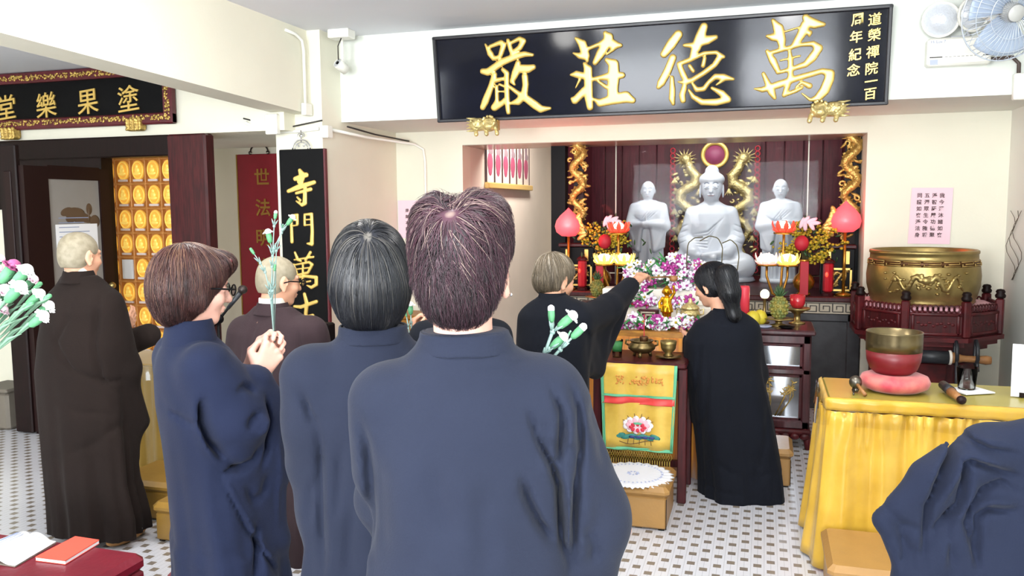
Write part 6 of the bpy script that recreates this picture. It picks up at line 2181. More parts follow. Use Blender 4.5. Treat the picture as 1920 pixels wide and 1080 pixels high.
# microphone on a boom stand
mh, mj = P(455, 543, D=4.5), P(412, 598, D=4.5)
ms = thing('microphone_stand', 'black microphone on a boom stand beside the red couplet board', 'microphone stand', (mj[0] - .01, mj[1], 0))
o_ = np.array(ms.location)
MB().tube([(0, 0, .05), (0, 0, mj[2] + .02)], .009, 10).build('pole', 'black_matte', ms, True)
MB().tube([mj - o_ + (mj - mh) * .25, mh - o_ + (mj - mh) * .25], .007, 8).build('boom', 'black_matte', ms, True)
MB().ell(mj - o_, (.022, .022, .026)).build('clutch', 'black_matte', ms, True)
dv = (mh - mj) / np.linalg.norm(mh - mj)
mo = MB().tube([mh - o_ - dv * .13, mh - o_ - dv * .02], [.010, .015], 12).build('microphone', 'leather_black', ms, True)
MB().ell(mh - o_, (.026, .026, .024), n=14, m=10).build('mesh_head', 'iron', mo, True)
for k in range(3):
    a = k * 2.094 + .4
    MB().tube([(0, 0, .12), (.20 * cos(a), .20 * sin(a), .008)], .007, 8).build('leg', 'black_matte', ms, True)
q = P(612, 632, D=5.2)
t = thing('speaker_unit', 'small dark speaker with a white label at the foot of the black couplet board', 'speaker', (q[0] - .02, q[1], 0))
span('stand_pole', (-.015, -.015, .02), (.015, .015, q[2] - .10), 'black_matte', t)
MB().lathe([(.14, 0), (.14, .015), (.02, .03)], (0, 0, 0), 20).build('base', 'black_matte', t, True)
span('cabinet', (-.06, -.05, q[2] - .10), (.06, .05, q[2] + .09), 'black_matte', t, .01)
span('white_label', (.0, -.053, q[2] - .03), (.045, -.049, q[2] + .01), 'paper_white', t)


# ---------------------------------------------------------------- carnations
def carn_bloom(par, p, d, r, op, mt_='petal_white', cal='calyx'):
    d = np.asarray(d, float) / np.linalg.norm(d)
    n_, b_ = frame_from(d)
    R_ = np.stack([n_, b_, d], 1)
    MB().lathe([(.003, -r * 1.9), (r * .42, -r * 1.6), (r * .52, -r * .9), (r * .5, -r * .2), (r * .36, -r * .1)], p, 12, R_).build('calyx', cal, par, True)
    m = MB()
    if op < .5:
        m.lathe([(r * .42, -r * .5), (r * .50, 0), (r * .46, r * .4), (r * .2, r * .62), (0, r * .66)], p, 14, R_)
    else:
        ph = RND.uniform(0, 6)
        for lay in range(4):
            l0 = .35 + .65 * lay / 3
            def fn(u, v, l0=l0, lay=lay):
                a = 2 * pi * u
                rr = r * (.35 + (l0 * .95 - .35) * v + .10 * v * sin(a * 9 + ph + lay))
                z = r * (-.2 + v * (1.0 - .75 * l0 * v) + .10 * v * cos(a * 11 + lay * 2))
                return np.asarray(p) + R_ @ np.array((rr * cos(a), rr * sin(a), z))
            m.grid(fn, 40, 4, True)
        m.ell(np.asarray(p) + d * r * .25, (r * .62, r * .62, r * .55), R_, 10, 6)
    m.build('bloom', mt_, par, True)


def sprig(name, label, base, stems, group=None, sr=1.0):
    """stems: list of (points, bloom radius, openness, petal material)"""
    base = np.asarray(base, float)
    t = thing(name, label, 'carnations', base)
    for pts, r, op, mt_ in stems:
        pp = [np.asarray(p) - base for p in pts]
        m = MB().tube(pp, [.0028 * sr] * (len(pp) - 1) + [.0022 * sr], 6)
        for i in range(1, len(pp) - 1):
            dd = pp[i + 1] - pp[i]; dd /= np.linalg.norm(dd)
            for sg in (-1, 1):
                w_ = frame_from(dd)[0] * sg * .018 + dd * .022
                m.tube([pp[i], pp[i] + w_ * .6, pp[i] + w_], [.0022, .0026, .0006], 5)
            m.ell(pp[i], (.0045, .0045, .006))
        m.build('stem', 'stem_pale', t, True)
        d = pp[-1] - pp[-2]
        d = d / np.linalg.norm(d)
        if r > .005: r *= 1.3
        if r > 0: carn_bloom(t, pp[-1] + d * r * 1.3, d, r, op, mt_)
    return t


def pts_(L, D): return [P(x, y, D=D if np.isscalar(D) else D[i]) for i, (x, y) in enumerate(L)]


D5 = 1.62
sprig('carnation_sprig', 'white carnation buds rising behind the shoulder of the woman nearest the camera', P(1005, 720, D=D5), [
    (pts_([(1005, 720), (1018, 672), (1035, 622), (1034, 597)], D5), .0105, .2, 'petal_white'),
    (pts_([(1005, 720), (1018, 672), (1037, 622), (1054, 608)], D5), .0135, .8, 'petal_white'),
    (pts_([(1005, 720), (1020, 665), (1030, 655), (1039, 647)], D5), .0125, .9, 'petal_white'),
    (pts_([(1008, 720), (1024, 684), (1050, 655), (1078, 628)], D5), .012, .2, 'petal_white'),
    (pts_([(1024, 684), (1051, 655), (1067, 626)], D5), .004, .2, 'stem_pale')])
q = P(30, 690, D=1.75)
VB = P(-215, 770, D=1.75)
vs = thing('flower_stand', 'tall narrow dark stand with the vase of carnations', 'stand', (VB[0], VB[1], 0))
span('post', (-.05, -.05, .03), (.05, .05, VB[2] - .20), 'dark_wood', vs)
span('top', (-.12, -.12, VB[2] - .20), (.12, .12, VB[2] - .17), 'dark_wood', vs, .005)
span('base', (-.15, -.15, 0), (.15, .15, .03), 'dark_wood', vs)
bo = thing('carnation_bouquet', 'bouquet of white and plum carnations reaching in from the side in front of the door', 'bouquet', (VB[0], VB[1], VB[2] - .17))
MB().lathe([(.04, 0), (.055, .05), (.05, .12), (.035, .16), (.045, .18), (.04, .18), (.03, .16), (0, .02)], (0, 0, 0), 24).build('vase', 'white_plastic', bo, True)
ob = np.array(bo.location)
for (x, y, r, op, c, dd) in ((44, 518, .017, .9, 'petal_white', 0), (32, 548, .017, .9, 'petal_white', -.03), (70, 557, .014, .8, 'petal_white', 0), (86, 578, .014, .8, 'petal_white', .02), (76, 596, .014, .8, 'petal_white', -.02),
        (95, 554, .008, .1, 'calyx', 0), (78, 532, .008, .1, 'calyx', .03), (20, 512, .018, .9, 'petal_plum', .02), (3, 558, .018, .9, 'petal_pink', 0), (-12, 520, .018, .9, 'petal_pink', .04), (60, 530, .013, .8, 'petal_pink', .04), (2, 492, .012, .8, 'petal_pink', .05), (50, 575, .008, .1, 'calyx', 0), (62, 568, .008, .1, 'calyx', -.02), (-20, 570, .018, .9, 'petal_white', -.03), (5, 585, .012, .8, 'petal_pink', .0)):
    e = P(x - 12, y + 9, D=1.75 + dd) - ob
    s0 = np.array((0, 0, .15))
    mid = s0 * .45 + e * .55 + np.array((0, 0, -.012))
    m = MB().tube([s0, mid, e], [.003, .0026, .0024], 6)
    for f_ in (.4, .7):
        b_ = mid * (1 - f_) + e * f_; dv = (e - mid) / np.linalg.norm(e - mid)
        m.tube([b_, b_ + dv * .03 + np.array((.01, 0, .012)), b_ + dv * .055 + np.array((.02, 0, .008))], [.002, .004, .0006], 5)
    m.build('stem', 'stem_green', bo, True)
    r *= 1.3
    carn_bloom(bo, e + (e - mid) / np.linalg.norm(e - mid) * r * 1.2, e - mid, r, op, c)


# ================================================================ PEOPLE
def bow(p): return rot(-p, 0, 0)        # tip forward (towards +y)


def head_prims(s, hp, R, k=1.0):
    s.push(R, hp)
    s.ell((0, -.012 * k, .032 * k), (.074 * k, .094 * k, .084 * k), k=.01)
    s.ell((0, .026 * k, -.035 * k), (.058 * k, .066 * k, .076 * k), k=.03 * k)
    s.ell((0, .060 * k, -.094 * k), (.026 * k, .022 * k, .018 * k), k=.03 * k)
    s.cap((0, .088 * k, .012 * k), (0, .108 * k, -.028 * k), .008 * k, .0125 * k, .012 * k)
    for sx in (-1, 1):
        s.ell((sx * .014 * k, .096 * k, -.031 * k), (.008 * k, .009 * k, .007 * k), k=.006 * k)
        s.ell((sx * .038 * k, .060 * k, -.026 * k), (.024 * k, .026 * k, .024 * k), k=.02 * k)
        s.cap((sx * .012 * k, .088 * k, .026 * k), (sx * .046 * k, .072 * k, .026 * k), .010 * k, .008 * k, .012 * k)
        s.ell((sx * .031 * k, .098 * k, .006 * k), (.018 * k, .014 * k, .010 * k), k=.008 * k, op='-')
        s.ell((sx * .031 * k, .078 * k, .005 * k), (.0125 * k, .0125 * k, .011 * k), k=.002 * k)
        Re = rot(0, 0, sx * -.35)
        s.ell((sx * .078 * k, -.006 * k, -.006 * k), (.009 * k, .021 * k, .033 * k), Re, .006 * k)
        s.ell((sx * .080 * k, -.002 * k, -.040 * k), (.008 * k, .010 * k, .010 * k), Re, .006 * k)
        s.ell((sx * .088 * k, .002 * k, -.004 * k), (.006 * k, .010 * k, .020 * k), Re, .004 * k, '-')
    s.ell((0, .090 * k, -.055 * k), (.022 * k, .012 * k, .006 * k), k=.005 * k)
    s.ell((0, .087 * k, -.066 * k), (.019 * k, .012 * k, .007 * k), k=.005 * k)
    s.groove([(-.022 * k, .1 * k, -.0605 * k), (.022 * k, .1 * k, -.0605 * k)], .0025 * k, .003 * k, None)
    s.pop()


def hand_prims(s, w, d, n, t, curl=(.5, .7, .5), k=1.0, thumb=(.5, .6), spread=.0):
    """w wrist, d towards the knuckles, n out of the palm, t towards the thumb side"""
    w, d, n, t = [np.asarray(v, float) for v in (w, d, n, t)]
    d = d / np.linalg.norm(d)
    n = n - d * (n @ d); n /= np.linalg.norm(n)
    t = t - d * (t @ d) - n * (t @ n); t /= np.linalg.norm(t)
    kn = [w + d * l * k + t * o * k for l, o in ((.088, .030), (.092, .010), (.087, -.010), (.078, -.028))]
    for i, q in enumerate(kn):
        s.cap(w + t * (.014 - .0095 * i) * k + d * .005 * k, q, .014 * k, .0115 * k, .012 * k)
    L = [(.042, .026, .020), (.047, .030, .021), (.043, .028, .020), (.033, .021, .018)]
    for i, q in enumerate(kn):
        p, a = q, 0.0
        dd = d + t * spread * (1.5 - i)
        dd = dd / np.linalg.norm(dd)
        for j in range(3):
            a += curl[j] * (1 + .06 * i)
            v = dd * cos(a) + n * sin(a)
            e = p + v * L[i][j] * k
            s.cap(p, e, (.0098, .0088, .0078)[j] * k, (.0088, .0078, .0066)[j] * k, .0035 * k)
            if j == 0: s.ell(p - n * .004 * k, (.0105 * k,) * 3, k=.005 * k)
            p = e
    b0 = w + d * .022 * k + t * .020 * k + n * .006 * k
    v1 = d * .62 + t * .62 + n * .35; v1 /= np.linalg.norm(v1)
    b1 = b0 + v1 * .040 * k
    v2 = d * cos(thumb[0]) - t * .15 + n * sin(thumb[0]); v2 /= np.linalg.norm(v2)
    b2 = b1 + v2 * .032 * k
    v3 = d * cos(thumb[1]) - t * .3 + n * sin(thumb[1]); v3 /= np.linalg.norm(v3)
    b3 = b2 + v3 * .025 * k
    s.cap(b0, b1, .016 * k, .0115 * k, .010 * k).cap(b1, b2, .0110 * k, .0098 * k, .004 * k).cap(b2, b3, .0095 * k, .0075 * k, .003 * k)


def strands(name, sol, centre, whorl, n, L, m_, parent, seed=1, keep=None, r=.0008, off=.002, grav=.7, lift=.003, seg=10, part=None, Lvar=.35, wild=.15):
    rg = np.random.default_rng(seed)
    c = np.asarray(centre, float); wh = np.asarray(whorl, float)
    dirs = rg.normal(size=(int(n * 1.7), 3)); dirs /= np.linalg.norm(dirs, axis=1, keepdims=True)
    p = c + dirs * .19
    for _ in range(7):
        d = sol.eval(p)
        p = p - dirs * np.clip(d, -.03, .03)[:, None]
    g = sol.grad(p)
    ok = (np.abs(sol.eval(p)) < .004)
    if keep is not None: ok &= keep(p)
    p, g = p[ok][:n], g[ok][:n]
    N = len(p)
    whd = np.linalg.norm(p - wh, axis=1)
    tint = np.clip(rg.normal(.40, .20, N) + .38 * np.exp(-(whd / .020) ** 2) + .12 * np.exp(-(whd / .05) ** 2), 0, 1)
    ln = L * (1 + Lvar * rg.uniform(-1, 1, N))
    # locks: strands rooted near each other lean the same way
    cell = np.floor(p / .016).astype(int)
    key = (cell[:, 0] * 73856093 ^ cell[:, 1] * 19349663 ^ cell[:, 2] * 83492791) % 509
    lock = rg.normal(size=(509, 3))
    jit = lock[key] * wild + rg.normal(size=(N, 3)) * wild * .35
    tint = np.clip(tint + .12 * lock[key][:, 0] + 2.2 * np.clip(p[:, 2] - c[2], -.1, .1) - .16, 0, 1)
    P_ = [p + g * off * .3]
    T = []
    cur = p.copy()
    for k in range(seg):
        g = sol.grad(cur)
        dv = cur - wh
        dist = np.linalg.norm(dv, axis=1, keepdims=True)
        v = dv / (dist + 1e-6) + np.array([0, 0, -1.0]) * grav * np.clip(dist / .08, 0.1, 1.6) + jit
        v -= g * np.sum(v * g, 1, keepdims=True)
        v /= np.linalg.norm(v, axis=1, keepdims=True) + 1e-9
        cur = cur + v * (ln / seg)[:, None]
        d = sol.eval(cur); g = sol.grad(cur)
        d = np.clip(d, -.02, .02)
        cur = cur - g * (d * .9)[:, None]
        f = (k + 1) / seg
        P_.append(cur + g * (off + lift * f * f * rg.uniform(.3, 1.3, N)[:, None] if False else (off + lift * f * f)))
    P_ = np.stack(P_, 1)                     # N, seg+1, 3
    tan = np.gradient(P_, axis=1)
    tan /= np.linalg.norm(tan, axis=2, keepdims=True) + 1e-9
    up = P_ - c; up /= np.linalg.norm(up, axis=2, keepdims=True)
    sd = np.cross(tan, up); sd /= np.linalg.norm(sd, axis=2, keepdims=True) + 1e-9
    rr = r * (1 - .75 * np.linspace(0, 1, seg + 1) ** 2)[None, :, None]
    up2 = np.cross(sd, tan)
    ring = np.stack([P_ + sd * rr, P_ - sd * rr * .9, P_ + up2 * rr * .9], 2)      # N, S, 3, 3
    V = ring.reshape(-1, 3)
    S = seg + 1
    base = (np.arange(N)[:, None, None] * S + np.arange(seg)[None, :, None]) * 3
    F = []
    for a in range(3):
        b = (a + 1) % 3
        F.append(np.stack([base[..., 0] + a, base[..., 0] + b, base[..., 0] + 3 + b, base[..., 0] + 3 + a], -1))
    F = np.concatenate([f.reshape(-1, 4) for f in F])
    A = np.repeat(tint, S * 3)
    return V, F, A


def hair_obj(name, cap_sol, m_, parent, strand_sets, h=.005, base_tint=None):
    v, f = cap_sol.mesh(h)
    a = np.full(len(v), .22) if base_tint is None else base_tint(v)
    VS, FS, AS = [v], [f], [a]
    o = len(v)
    for (V, F, A) in strand_sets:
        VS.append(V); FS.append(F + o); AS.append(A); o += len(V)
    return mesh_obj(name, np.concatenate(VS), np.concatenate(FS), m_, parent, True, {'tint': np.concatenate(AS)})


class Person:
    def __init__(s, label, px, D, facing, skin='skin'):
        b = P(px, 388, D=D)
        s.D = D
        s.b = np.array((b[0], b[1], 0.0))
        s.t = thing('person', label, 'person', s.b, -radians(facing))
        s.Rw = rot(0, 0, -radians(facing))
        s.body = Solid()
        s.robe = Solid()
        s.fine = []
        s.skin = skin

    def loc(s, w): return s.Rw.T @ (np.asarray(w, float) - s.b)

    def L(s, px, py, y=0.0):
        """photograph pixel -> point of the person's own upright plane y = const"""
        o, d = s.loc(EYE), s.Rw.T @ ray(px, py)
        return o + d * (y - o[1]) / d[1]

    def LX(s, px, py, x=0.0):
        o, d = s.loc(EYE), s.Rw.T @ ray(px, py)
        return o + d * (x - o[0]) / d[0]

    def head(s, hp, yaw=0, pitch=0, roll=0, k=1.0):
        s.hp = np.asarray(hp, float)
        s.hR = rot(0, 0, -radians(yaw)) @ bow(radians(pitch)) @ rot(0, radians(roll), 0)
        s.k = k
        head_prims(s.body, s.hp, s.hR, k)
        s.fine.append((s.hp - .14 * k, s.hp + .14 * k, .0048 if s.D < 3 else .006))

    def H(s, p): return s.hR @ (np.asarray(p, float) * s.k) + s.hp

    def neck(s, base, r=.052): s.body.cap(s.H((0, -.022, -.055)), base, .050 * s.k, r, .03)

    def frame(s, neck, sh, el, wr, hip_z=.82, tr=.095, cx=0.0):
        """sh, el, wr: pairs (left, right)"""
        b = s.body
        neck = np.asarray(neck, float)
        pel = np.array((cx, 0, hip_z))
        b.cap(pel, neck - (0, 0, .10), tr, tr * .88, .04)
        for i in (0, 1):
            b.cap(neck - (0, 0, .05), sh[i], .045, .045, .03)
            b.cap(sh[i], el[i], .043, .036, .02).cap(el[i], wr[i], .035, .025, .015)
            sx = (-1, 1)[i]
            b.cap((sx * .065 + cx, 0, hip_z), (sx * .075 + cx, .01, .45), .070, .052, .04).cap((sx * .075 + cx, .01, .45), (sx * .09 + cx, -.01, .07), .048, .034, .02)
            b.ell((sx * .09 + cx, .05, .035), (.038, .11, .035), k=.02)

    def build(s, robe_m, h=.009, rh=None, shoes='black_matte'):
        o = solid_obj('body', s.body, s.skin, s.t, .016, fine=s.fine)
        r = solid_obj('robe', s.robe, robe_m, s.t, rh or h)
        return o, r

    def collar(s, c, rx, ry, z0, z1, m_, flare=1.12, tilt=0.0, h=.0035, lines=0, cy2=0.0):
        q = Solid()
        q.push(bow(tilt), c)
        q.loft([(z0, 0, 0, rx * flare, ry * flare), (z1, 0, cy2, rx, ry)], 0)
        q.loft([(z0 - .01, 0, 0, rx * flare - .009, ry * flare - .009), (z1 + .02, 0, cy2, rx - .008, ry - .008)], 0, '-')
        q.ell((0, ry + .03, z1 + .02), (.025, .06, .09), k=0.008, op='-')
        return solid_obj('collar', q, m_, s.t, h)

    def shoes(s, m_, y=.05, cx=0.0):
        for sx in (-1, 1):
            q = Solid()
            q.ell((sx * .09 + cx, y, .032), (.046, .125, .036), k=.01).plane((0, 0, -1), -.002)
            solid_obj('shoe', q, m_, s.t, .008)


def sleeve(r, sh, el, wr, r0=.07, r1=.075, r2=.085, drop=None, t=.03, k=.035, mouth=True):
    sh, el, wr = [np.asarray(v, float) for v in (sh, el, wr)]
    r.cap(sh, el, r0, r1, k).cap(el, wr, r1, r2, k * .7)
    if drop is not None:
        for d in drop: r.quad(el, wr, np.asarray(d[0], float), np.asarray(d[1], float), t, k)
    if mouth:
        d = wr - el; d /= np.linalg.norm(d)
        r.cap(wr - d * .01, wr + d * .12, r2 * .72, r2 * .80, .008, '-')


# ---------------------------------------------------------------- 1: woman nearest the camera, maroon-brown short hair, seen from behind
p = Person('woman with short maroon-brown hair in a blue robe, nearest the camera, back turned', 868, 1.5, -20.5, 'skin_pale')
hp = p.L(866, 510, -.02)
p.head((hp[0], 0.0, hp[2]), 8, 4)
p.neck((0, -.01, 1.36), .056)
sh = ((-.140, 0, 1.275), (.150, 0, 1.275)); el = ((-.160, .11, 1.04), tuple(p.L(1148, 985, .03))); wr = ((-.06, .27, 1.12), (.12, .30, 1.12))
p.frame((0, -.005, 1.36), sh, el, wr)
hand_prims(p.body, wr[0], (.4, .7, .3), (1, -.2, 0), (0, -.2, 1), (.9, .9, .6)); hand_prims(p.body, wr[1], (-.4, .7, .3), (-1, -.2, 0), (0, -.2, 1), (.9, .9, .6))
r = p.robe
def X5(px): return (px - 868) * 1.5 / F_PX
r.loft([(.05, 0, 0, .29, .20), (.5, -.005, 0, .235, .165), (.80, -.005, 0, .205, .145), (.95, .006, 0, .188, .135), (1.05, .006, 0, .186, .128), (1.15, .004, 0, .188, .122), (1.22, .0, 0, .194, .114), (1.27, -.002, -.004, .186, .100), (1.305, -.004, -.008, .160, .088), (1.34, -.002, -.012, .118, .076), (1.37, 0, -.015, .092, .067), (1.398, 0, -.016, .078, .062)], .03,
       folds=[(5, .6, 0, 1.25, .1, .016), (11, 1.9, 2, 1.0, .1, .008)])
e1 = np.array(el[1]); w1 = np.array(wr[1])
sleeve(r, sh[1], e1 + (-.045, 0, .03), w1, .072, .070, .075, [(w1 + (.0, .0, -.42), e1 + (-.03, .03, -.36))], .032, .045)
r.cap(np.array(p.L(1085, 760, -.01)) + (-.05, 0, -.02), e1 + (-.055, -.01, .0), .060, .066, .05)
r.cap(e1 + (-.05, 0, .0), p.L(1135, 1078, .03) + (-.05, 0, -.02), .062, .055, .05).cap(p.L(1120, 1070, .03) + (-.04, 0, 0), (.17, .06, .70), .055, .03, .05)
sleeve(r, sh[0], el[0], wr[0], .056, .058, .075, [((-.06, .27, .72), (-.165, .13, .70))], .025, .04)
r.cap((-.150, -.01, 1.27), (-.158, .02, 1.13), .055, .05, .04)
def gpx(pp, lst, y=-.1): return [pp.L(x, yy, y) for x, yy in lst]
for pts, wd, dp in (
    ([(993, 775), (1010, 830), (1037, 880), (1053, 925), (1058, 987), (1060, 1030), (1075, 1085)], .0065, .022),
    ([(1037, 735), (1057, 783), (1053, 847), (1052, 905)], .0055, .014), ([(1076, 733), (1093, 787), (1097, 860), (1087, 927), (1082, 993), (1083, 1085)], .0060, .018),
    ([(977, 893), (990, 940), (1013, 987), (1042, 1030)], .008, .016), ([(1065, 790), (1060, 830), (1056, 870)], .005, .010),
    ([(1020, 790), (1026, 830), (1046, 862)], .009, .006), ([(807, 870), (827, 947), (847, 1010)], .016, .005), ([(700, 860), (712, 960), (716, 1075)], .018, .005), ([(900, 900), (905, 1000), (912, 1080)], .022, .005),
    ([(668, 800), (680, 850), (686, 940), (688, 1085)], .010, .012), ([(1118, 770), (1140, 840), (1150, 905)], .012, .008), ([(1104, 1000), (1120, 1040), (1128, 1085)], .012, .010)):
    r.groove(gpx(p, pts, -.11), wd, dp * 1.5, 1, -1)
for pts, wd, dp in (([(1000, 800), (1024, 858), (1048, 905)], .013, -.007), ([(1068, 900), (1070, 960), (1071, 1070)], .010, -.010), ([(1112, 930), (1104, 1000), (1110, 1080)], .016, -.006), ([(1075, 800), (1072, 850)], .008, -.006), ([(860, 860), (880, 960), (884, 1080)], .03, -.005), ([(760, 840), (762, 960), (766, 1080)], .03, -.005)):
    r.groove(gpx(p, pts, -.11), wd, dp * 1.5, 1, -1)
for yy, am in ((662, .004), (672, .003), (690, .004)): r.groove(gpx(p, [(880, yy + 6), (930, yy + 2), (985, yy - 4)], -.08), .004, am, 1, -1)
r.wob(.0022, 15)
p.build('robe_blue', rh=.0068)
p.collar((0, -.015, 0), .081, .068, 1.358, 1.397, 'robe_blue', 1.08)
# hair
k_ = Solid(); k_.push(p.hR, p.hp); k_.push(None, (0, 0, .022))
k_.ell((0, -.012, .030), (.0915, .108, .088), k=.02).ell((0, -.050, -.030), (.076, .058, .074), k=.03).ell((0, -.050, -.080), (.046, .034, .036), k=.03)
for sx in (-1, 1): k_.ell((sx * .036, .0, .074), (.050, .082, .048), k=.02)
k_.groove([(-.012, .10, .115), (-.012, .05, .130), (-.012, -.02, .130), (-.014, -.07, .105), (-.006, -.098, .08)], .016, .030)
k_.ell((0, .125, -.03), (.070, .070, .095), k=.015, op='-')
for sx in (-1, 1): k_.ell((sx * .097, .010, -.054), (.033, .050, .054), k=.008, op='-').ell((sx * .085, .012, -.115), (.038, .06, .045), k=.01, op='-')
wh = p.H((-.006, -.100, .098))
kp = lambda q: (((q - p.hp) @ p.hR)[:, 1] < .085) & (np.linalg.norm((q - wh) * (1, 1, .7), axis=1) > .013)
ss = [strands('s', k_, p.H((0, -.02, .02)), wh, 5600, .068, 'hair_maroon', p.t, 3, kp, .00085, .0015, .45, .006, 9, wild=.38),
      strands('s', k_, p.H((0, -.03, -.02)), p.H((0, -.09, .05)), 2800, .042, 'hair_maroon', p.t, 4, lambda q: ((q - p.hp) @ p.hR)[:, 2] < .03, .0008, .003, .9, .009, 8, wild=.45)]
bt = lambda v: np.clip(.12 + .8 * np.exp(-(np.linalg.norm(v - wh, axis=1) / .022) ** 2), 0, 1)
hair_obj('hair', k_, 'hair_maroon', p.t, ss, .004, bt)
ear = p.H((.084, -.006, -.042))
MB().ell(ear + np.array((.006, -.008, 0)), (.003, .003, .003)).build('earring', 'chrome', p.t, True)

# ---------------------------------------------------------------- 2: woman with the straight black bob
p = Person('woman with a straight black bob in a blue robe, back turned, second nearest the camera', 694, 2.0, -26.5, 'skin_pale')
hp = p.L(694, 520, -.02)
p.head((hp[0], 0, hp[2]), 0, 6)
p.neck((0, -.01, 1.30), .055)
sh = ((-.15, 0, 1.215), (.15, 0, 1.215)); el = (tuple(p.L(592, 860, .05)), (.20, .08, .98)); wr = ((-.09, .29, 1.05), (.10, .29, 1.05))
p.frame((0, -.005, 1.29), sh, el, wr, .78)
r = p.robe
r.loft([(.05, 0, 0, .27, .19), (.5, 0, 0, .215, .155), (.80, .02, 0, .185, .135), (1.0, .012, 0, .175, .125), (1.10, .004, 0, .178, .118), (1.17, 0, 0, .182, .108), (1.22, 0, -.004, .172, .095), (1.255, 0, -.008, .138, .082), (1.285, 0, -.012, .105, .072), (1.315, 0, -.015, .085, .066), (1.335, 0, -.016, .078, .062)], .03,
       folds=[(5, .2, 0, 1.15, .1, .016), (10, 1.2, 1, 1.0, .1, .008)])
e0 = np.array(el[0]); w0 = np.array(wr[0])
sleeve(r, sh[0], e0, w0, .066, .066, .08, [((-.09, .27, .62), (-.135, .08, .60))], .03, .045)
r.cap(sh[0], p.L(588, 800, .0), .062, .058, .05).cap(p.L(586, 790, .0), p.L(606, 960, .02), .058, .052, .05).cap(p.L(606, 950, .02), p.L(632, 1085, .02), .052, .045, .05)
sleeve(r, sh[1], el[1], wr[1], .066, .07, .08, [((.10, .27, .66), (.20, .12, .64))], .03, .04)
for pts, wd, dp in (([(592, 790), (599, 850), (601, 985), (606, 1085)], .009, .014), ([(567, 750), (580, 785), (593, 806)], .007, .012), ([(556, 730), (570, 770), (586, 812)], .010, .006), ([(640, 830), (636, 900), (628, 985)], .012, .008), ([(660, 940), (655, 1040), (655, 1085)], .012, .008), ([(575, 1000), (580, 940), (590, 900)], .010, .006)):
    r.groove(gpx(p, pts, -.11), wd, dp, 1, -1)
r.wob(.0022, 15, 1.0)
p.build('robe_blue', rh=.0085)
p.collar((0, -.015, 0), .082, .068, 1.296, 1.338, 'robe_blue', 1.06)
k_ = Solid(); k_.push(p.hR, p.hp)
k_.ell((0, -.012, .040), (.090, .108, .098), k=.02).ell((0, -.024, -.030), (.096, .096, .086), k=.04).ell((0, -.034, -.085), (.066, .066, .050), k=.04)
k_.ell((0, .135, -.05), (.072, .085, .12), k=.012, op='-')
k_.ell((0, .0, -.155), (.066, .10, .040), k=.012, op='-')
k_.groove([(0, -.02, .16), (-.002, -.08, .12), (-.004, -.108, .075)], .006, .006)
wh = p.H((-.003, -.098, .085))
ss = [strands('s', k_, p.H((0, -.02, .0)), wh, 5200, .16, 'hair_black', p.t, 5, None, .00095, .0015, 1.1, .003, 14, Lvar=.25, wild=.07),
      strands('s', k_, p.H((0, -.03, -.04)), wh, 2200, .08, 'hair_black', p.t, 6, lambda q: ((q - p.hp) @ p.hR)[:, 2] < -.01, .0009, .002, 2.5, .002, 9, wild=.08)]
bt = lambda v: np.clip(.22 + .95 * np.exp(-(np.linalg.norm((v - wh) * (1.4, 1, .6), axis=1) / .022) ** 2), 0, 1)
hair_obj('hair', k_, 'hair_black', p.t, ss, .0045, bt)

# ---------------------------------------------------------------- 3: woman holding carnations, seen from the side
p = Person('woman with auburn bobbed hair and glasses in a blue robe, holding carnation stems', 368, 2.55, 33, 'skin_pale')
hp = p.LX(356, 540, 0)
p.head((0, hp[1] + .012, hp[2]), 6, 8, 0, 1.0)
p.neck((0, hp[1] - .015, hp[2] - .20), .048)
nz = hp[2] - .19
LXp = lambda px, py, x=0: p.LX(px, py, x)
wR = LXp(486, 702, .10); wL = LXp(470, 692, .0)
eR = LXp(452, 800, .17); eL = np.array((-.17, eR[1] - .02, eR[2] + .05))
shR = (.145, LXp(352, 668, 0)[1] + .005, LXp(352, 676, 0)[2]); shL = (-.15, shR[1] + .01, shR[2])
p.frame((0, shR[1] + .012, nz), (shL, shR), (eL, eR), (wL, wR), .74, .075)
# hands close round the stems
gp = LXp(512, 655, .05)
dR = LXp(520, 642, .07) - wR
hand_prims(p.body, wR, dR, (-.95, .15, .1), (.2, -.3, 1), (.75, 1.25, .9), 1.08, (.3, .75))
dL = LXp(508, 640, .015) - wL
hand_prims(p.body, wL, dL, (.95, .15, .1), (-.1, -.2, 1), (.55, 1.0, .8), 1.08, (.1, .35))
p.fine.append((np.minimum(wR, wL) - .05, np.maximum(LXp(540, 620, .1), LXp(540, 620, -.03)) + .05, .0042))
r = p.robe
cy = lambda px, py: LXp(px, py, 0)[1]
def sec(z_py, pxl, pxr, rx):
    a, b = LXp(pxl, z_py, 0), LXp(pxr, z_py, 0)
    return ((a[2] + b[2]) / 2, 0, (a[1] + b[1]) / 2, rx, (b[1] - a[1]) / 2)
zz = [sec(604, 318, 390, .062), sec(622, 316, 394, .068), sec(640, 308, 410, .085), sec(655, 303, 424, .125), sec(672, 300, 434, .165), sec(700, 298, 442, .19), sec(760, 303, 446, .195), sec(820, 312, 448, .19), sec(900, 322, 455, .195), sec(1000, 332, 480, .21), sec(1080, 334, 500, .22)]
lo_ = sec(1080, 334, 500, .22)
r.loft(zz + [(.55, 0, lo_[2], .22, lo_[4] + .005), (.05, 0, lo_[2] - .01, .25, lo_[4] + .03)], .03, folds=[(6, .5, 1.5, 1.0, .1, .014)])
r.cap(shR, eR + (-.01, 0, .02), .075, .085, .05).cap(eR + (-.01, 0, .02), LXp(474, 722, .12), .085, .055, .04)
r.cap(shL, eL, .07, .08, .05).cap(eL, LXp(456, 712, -.01), .08, .055, .04)
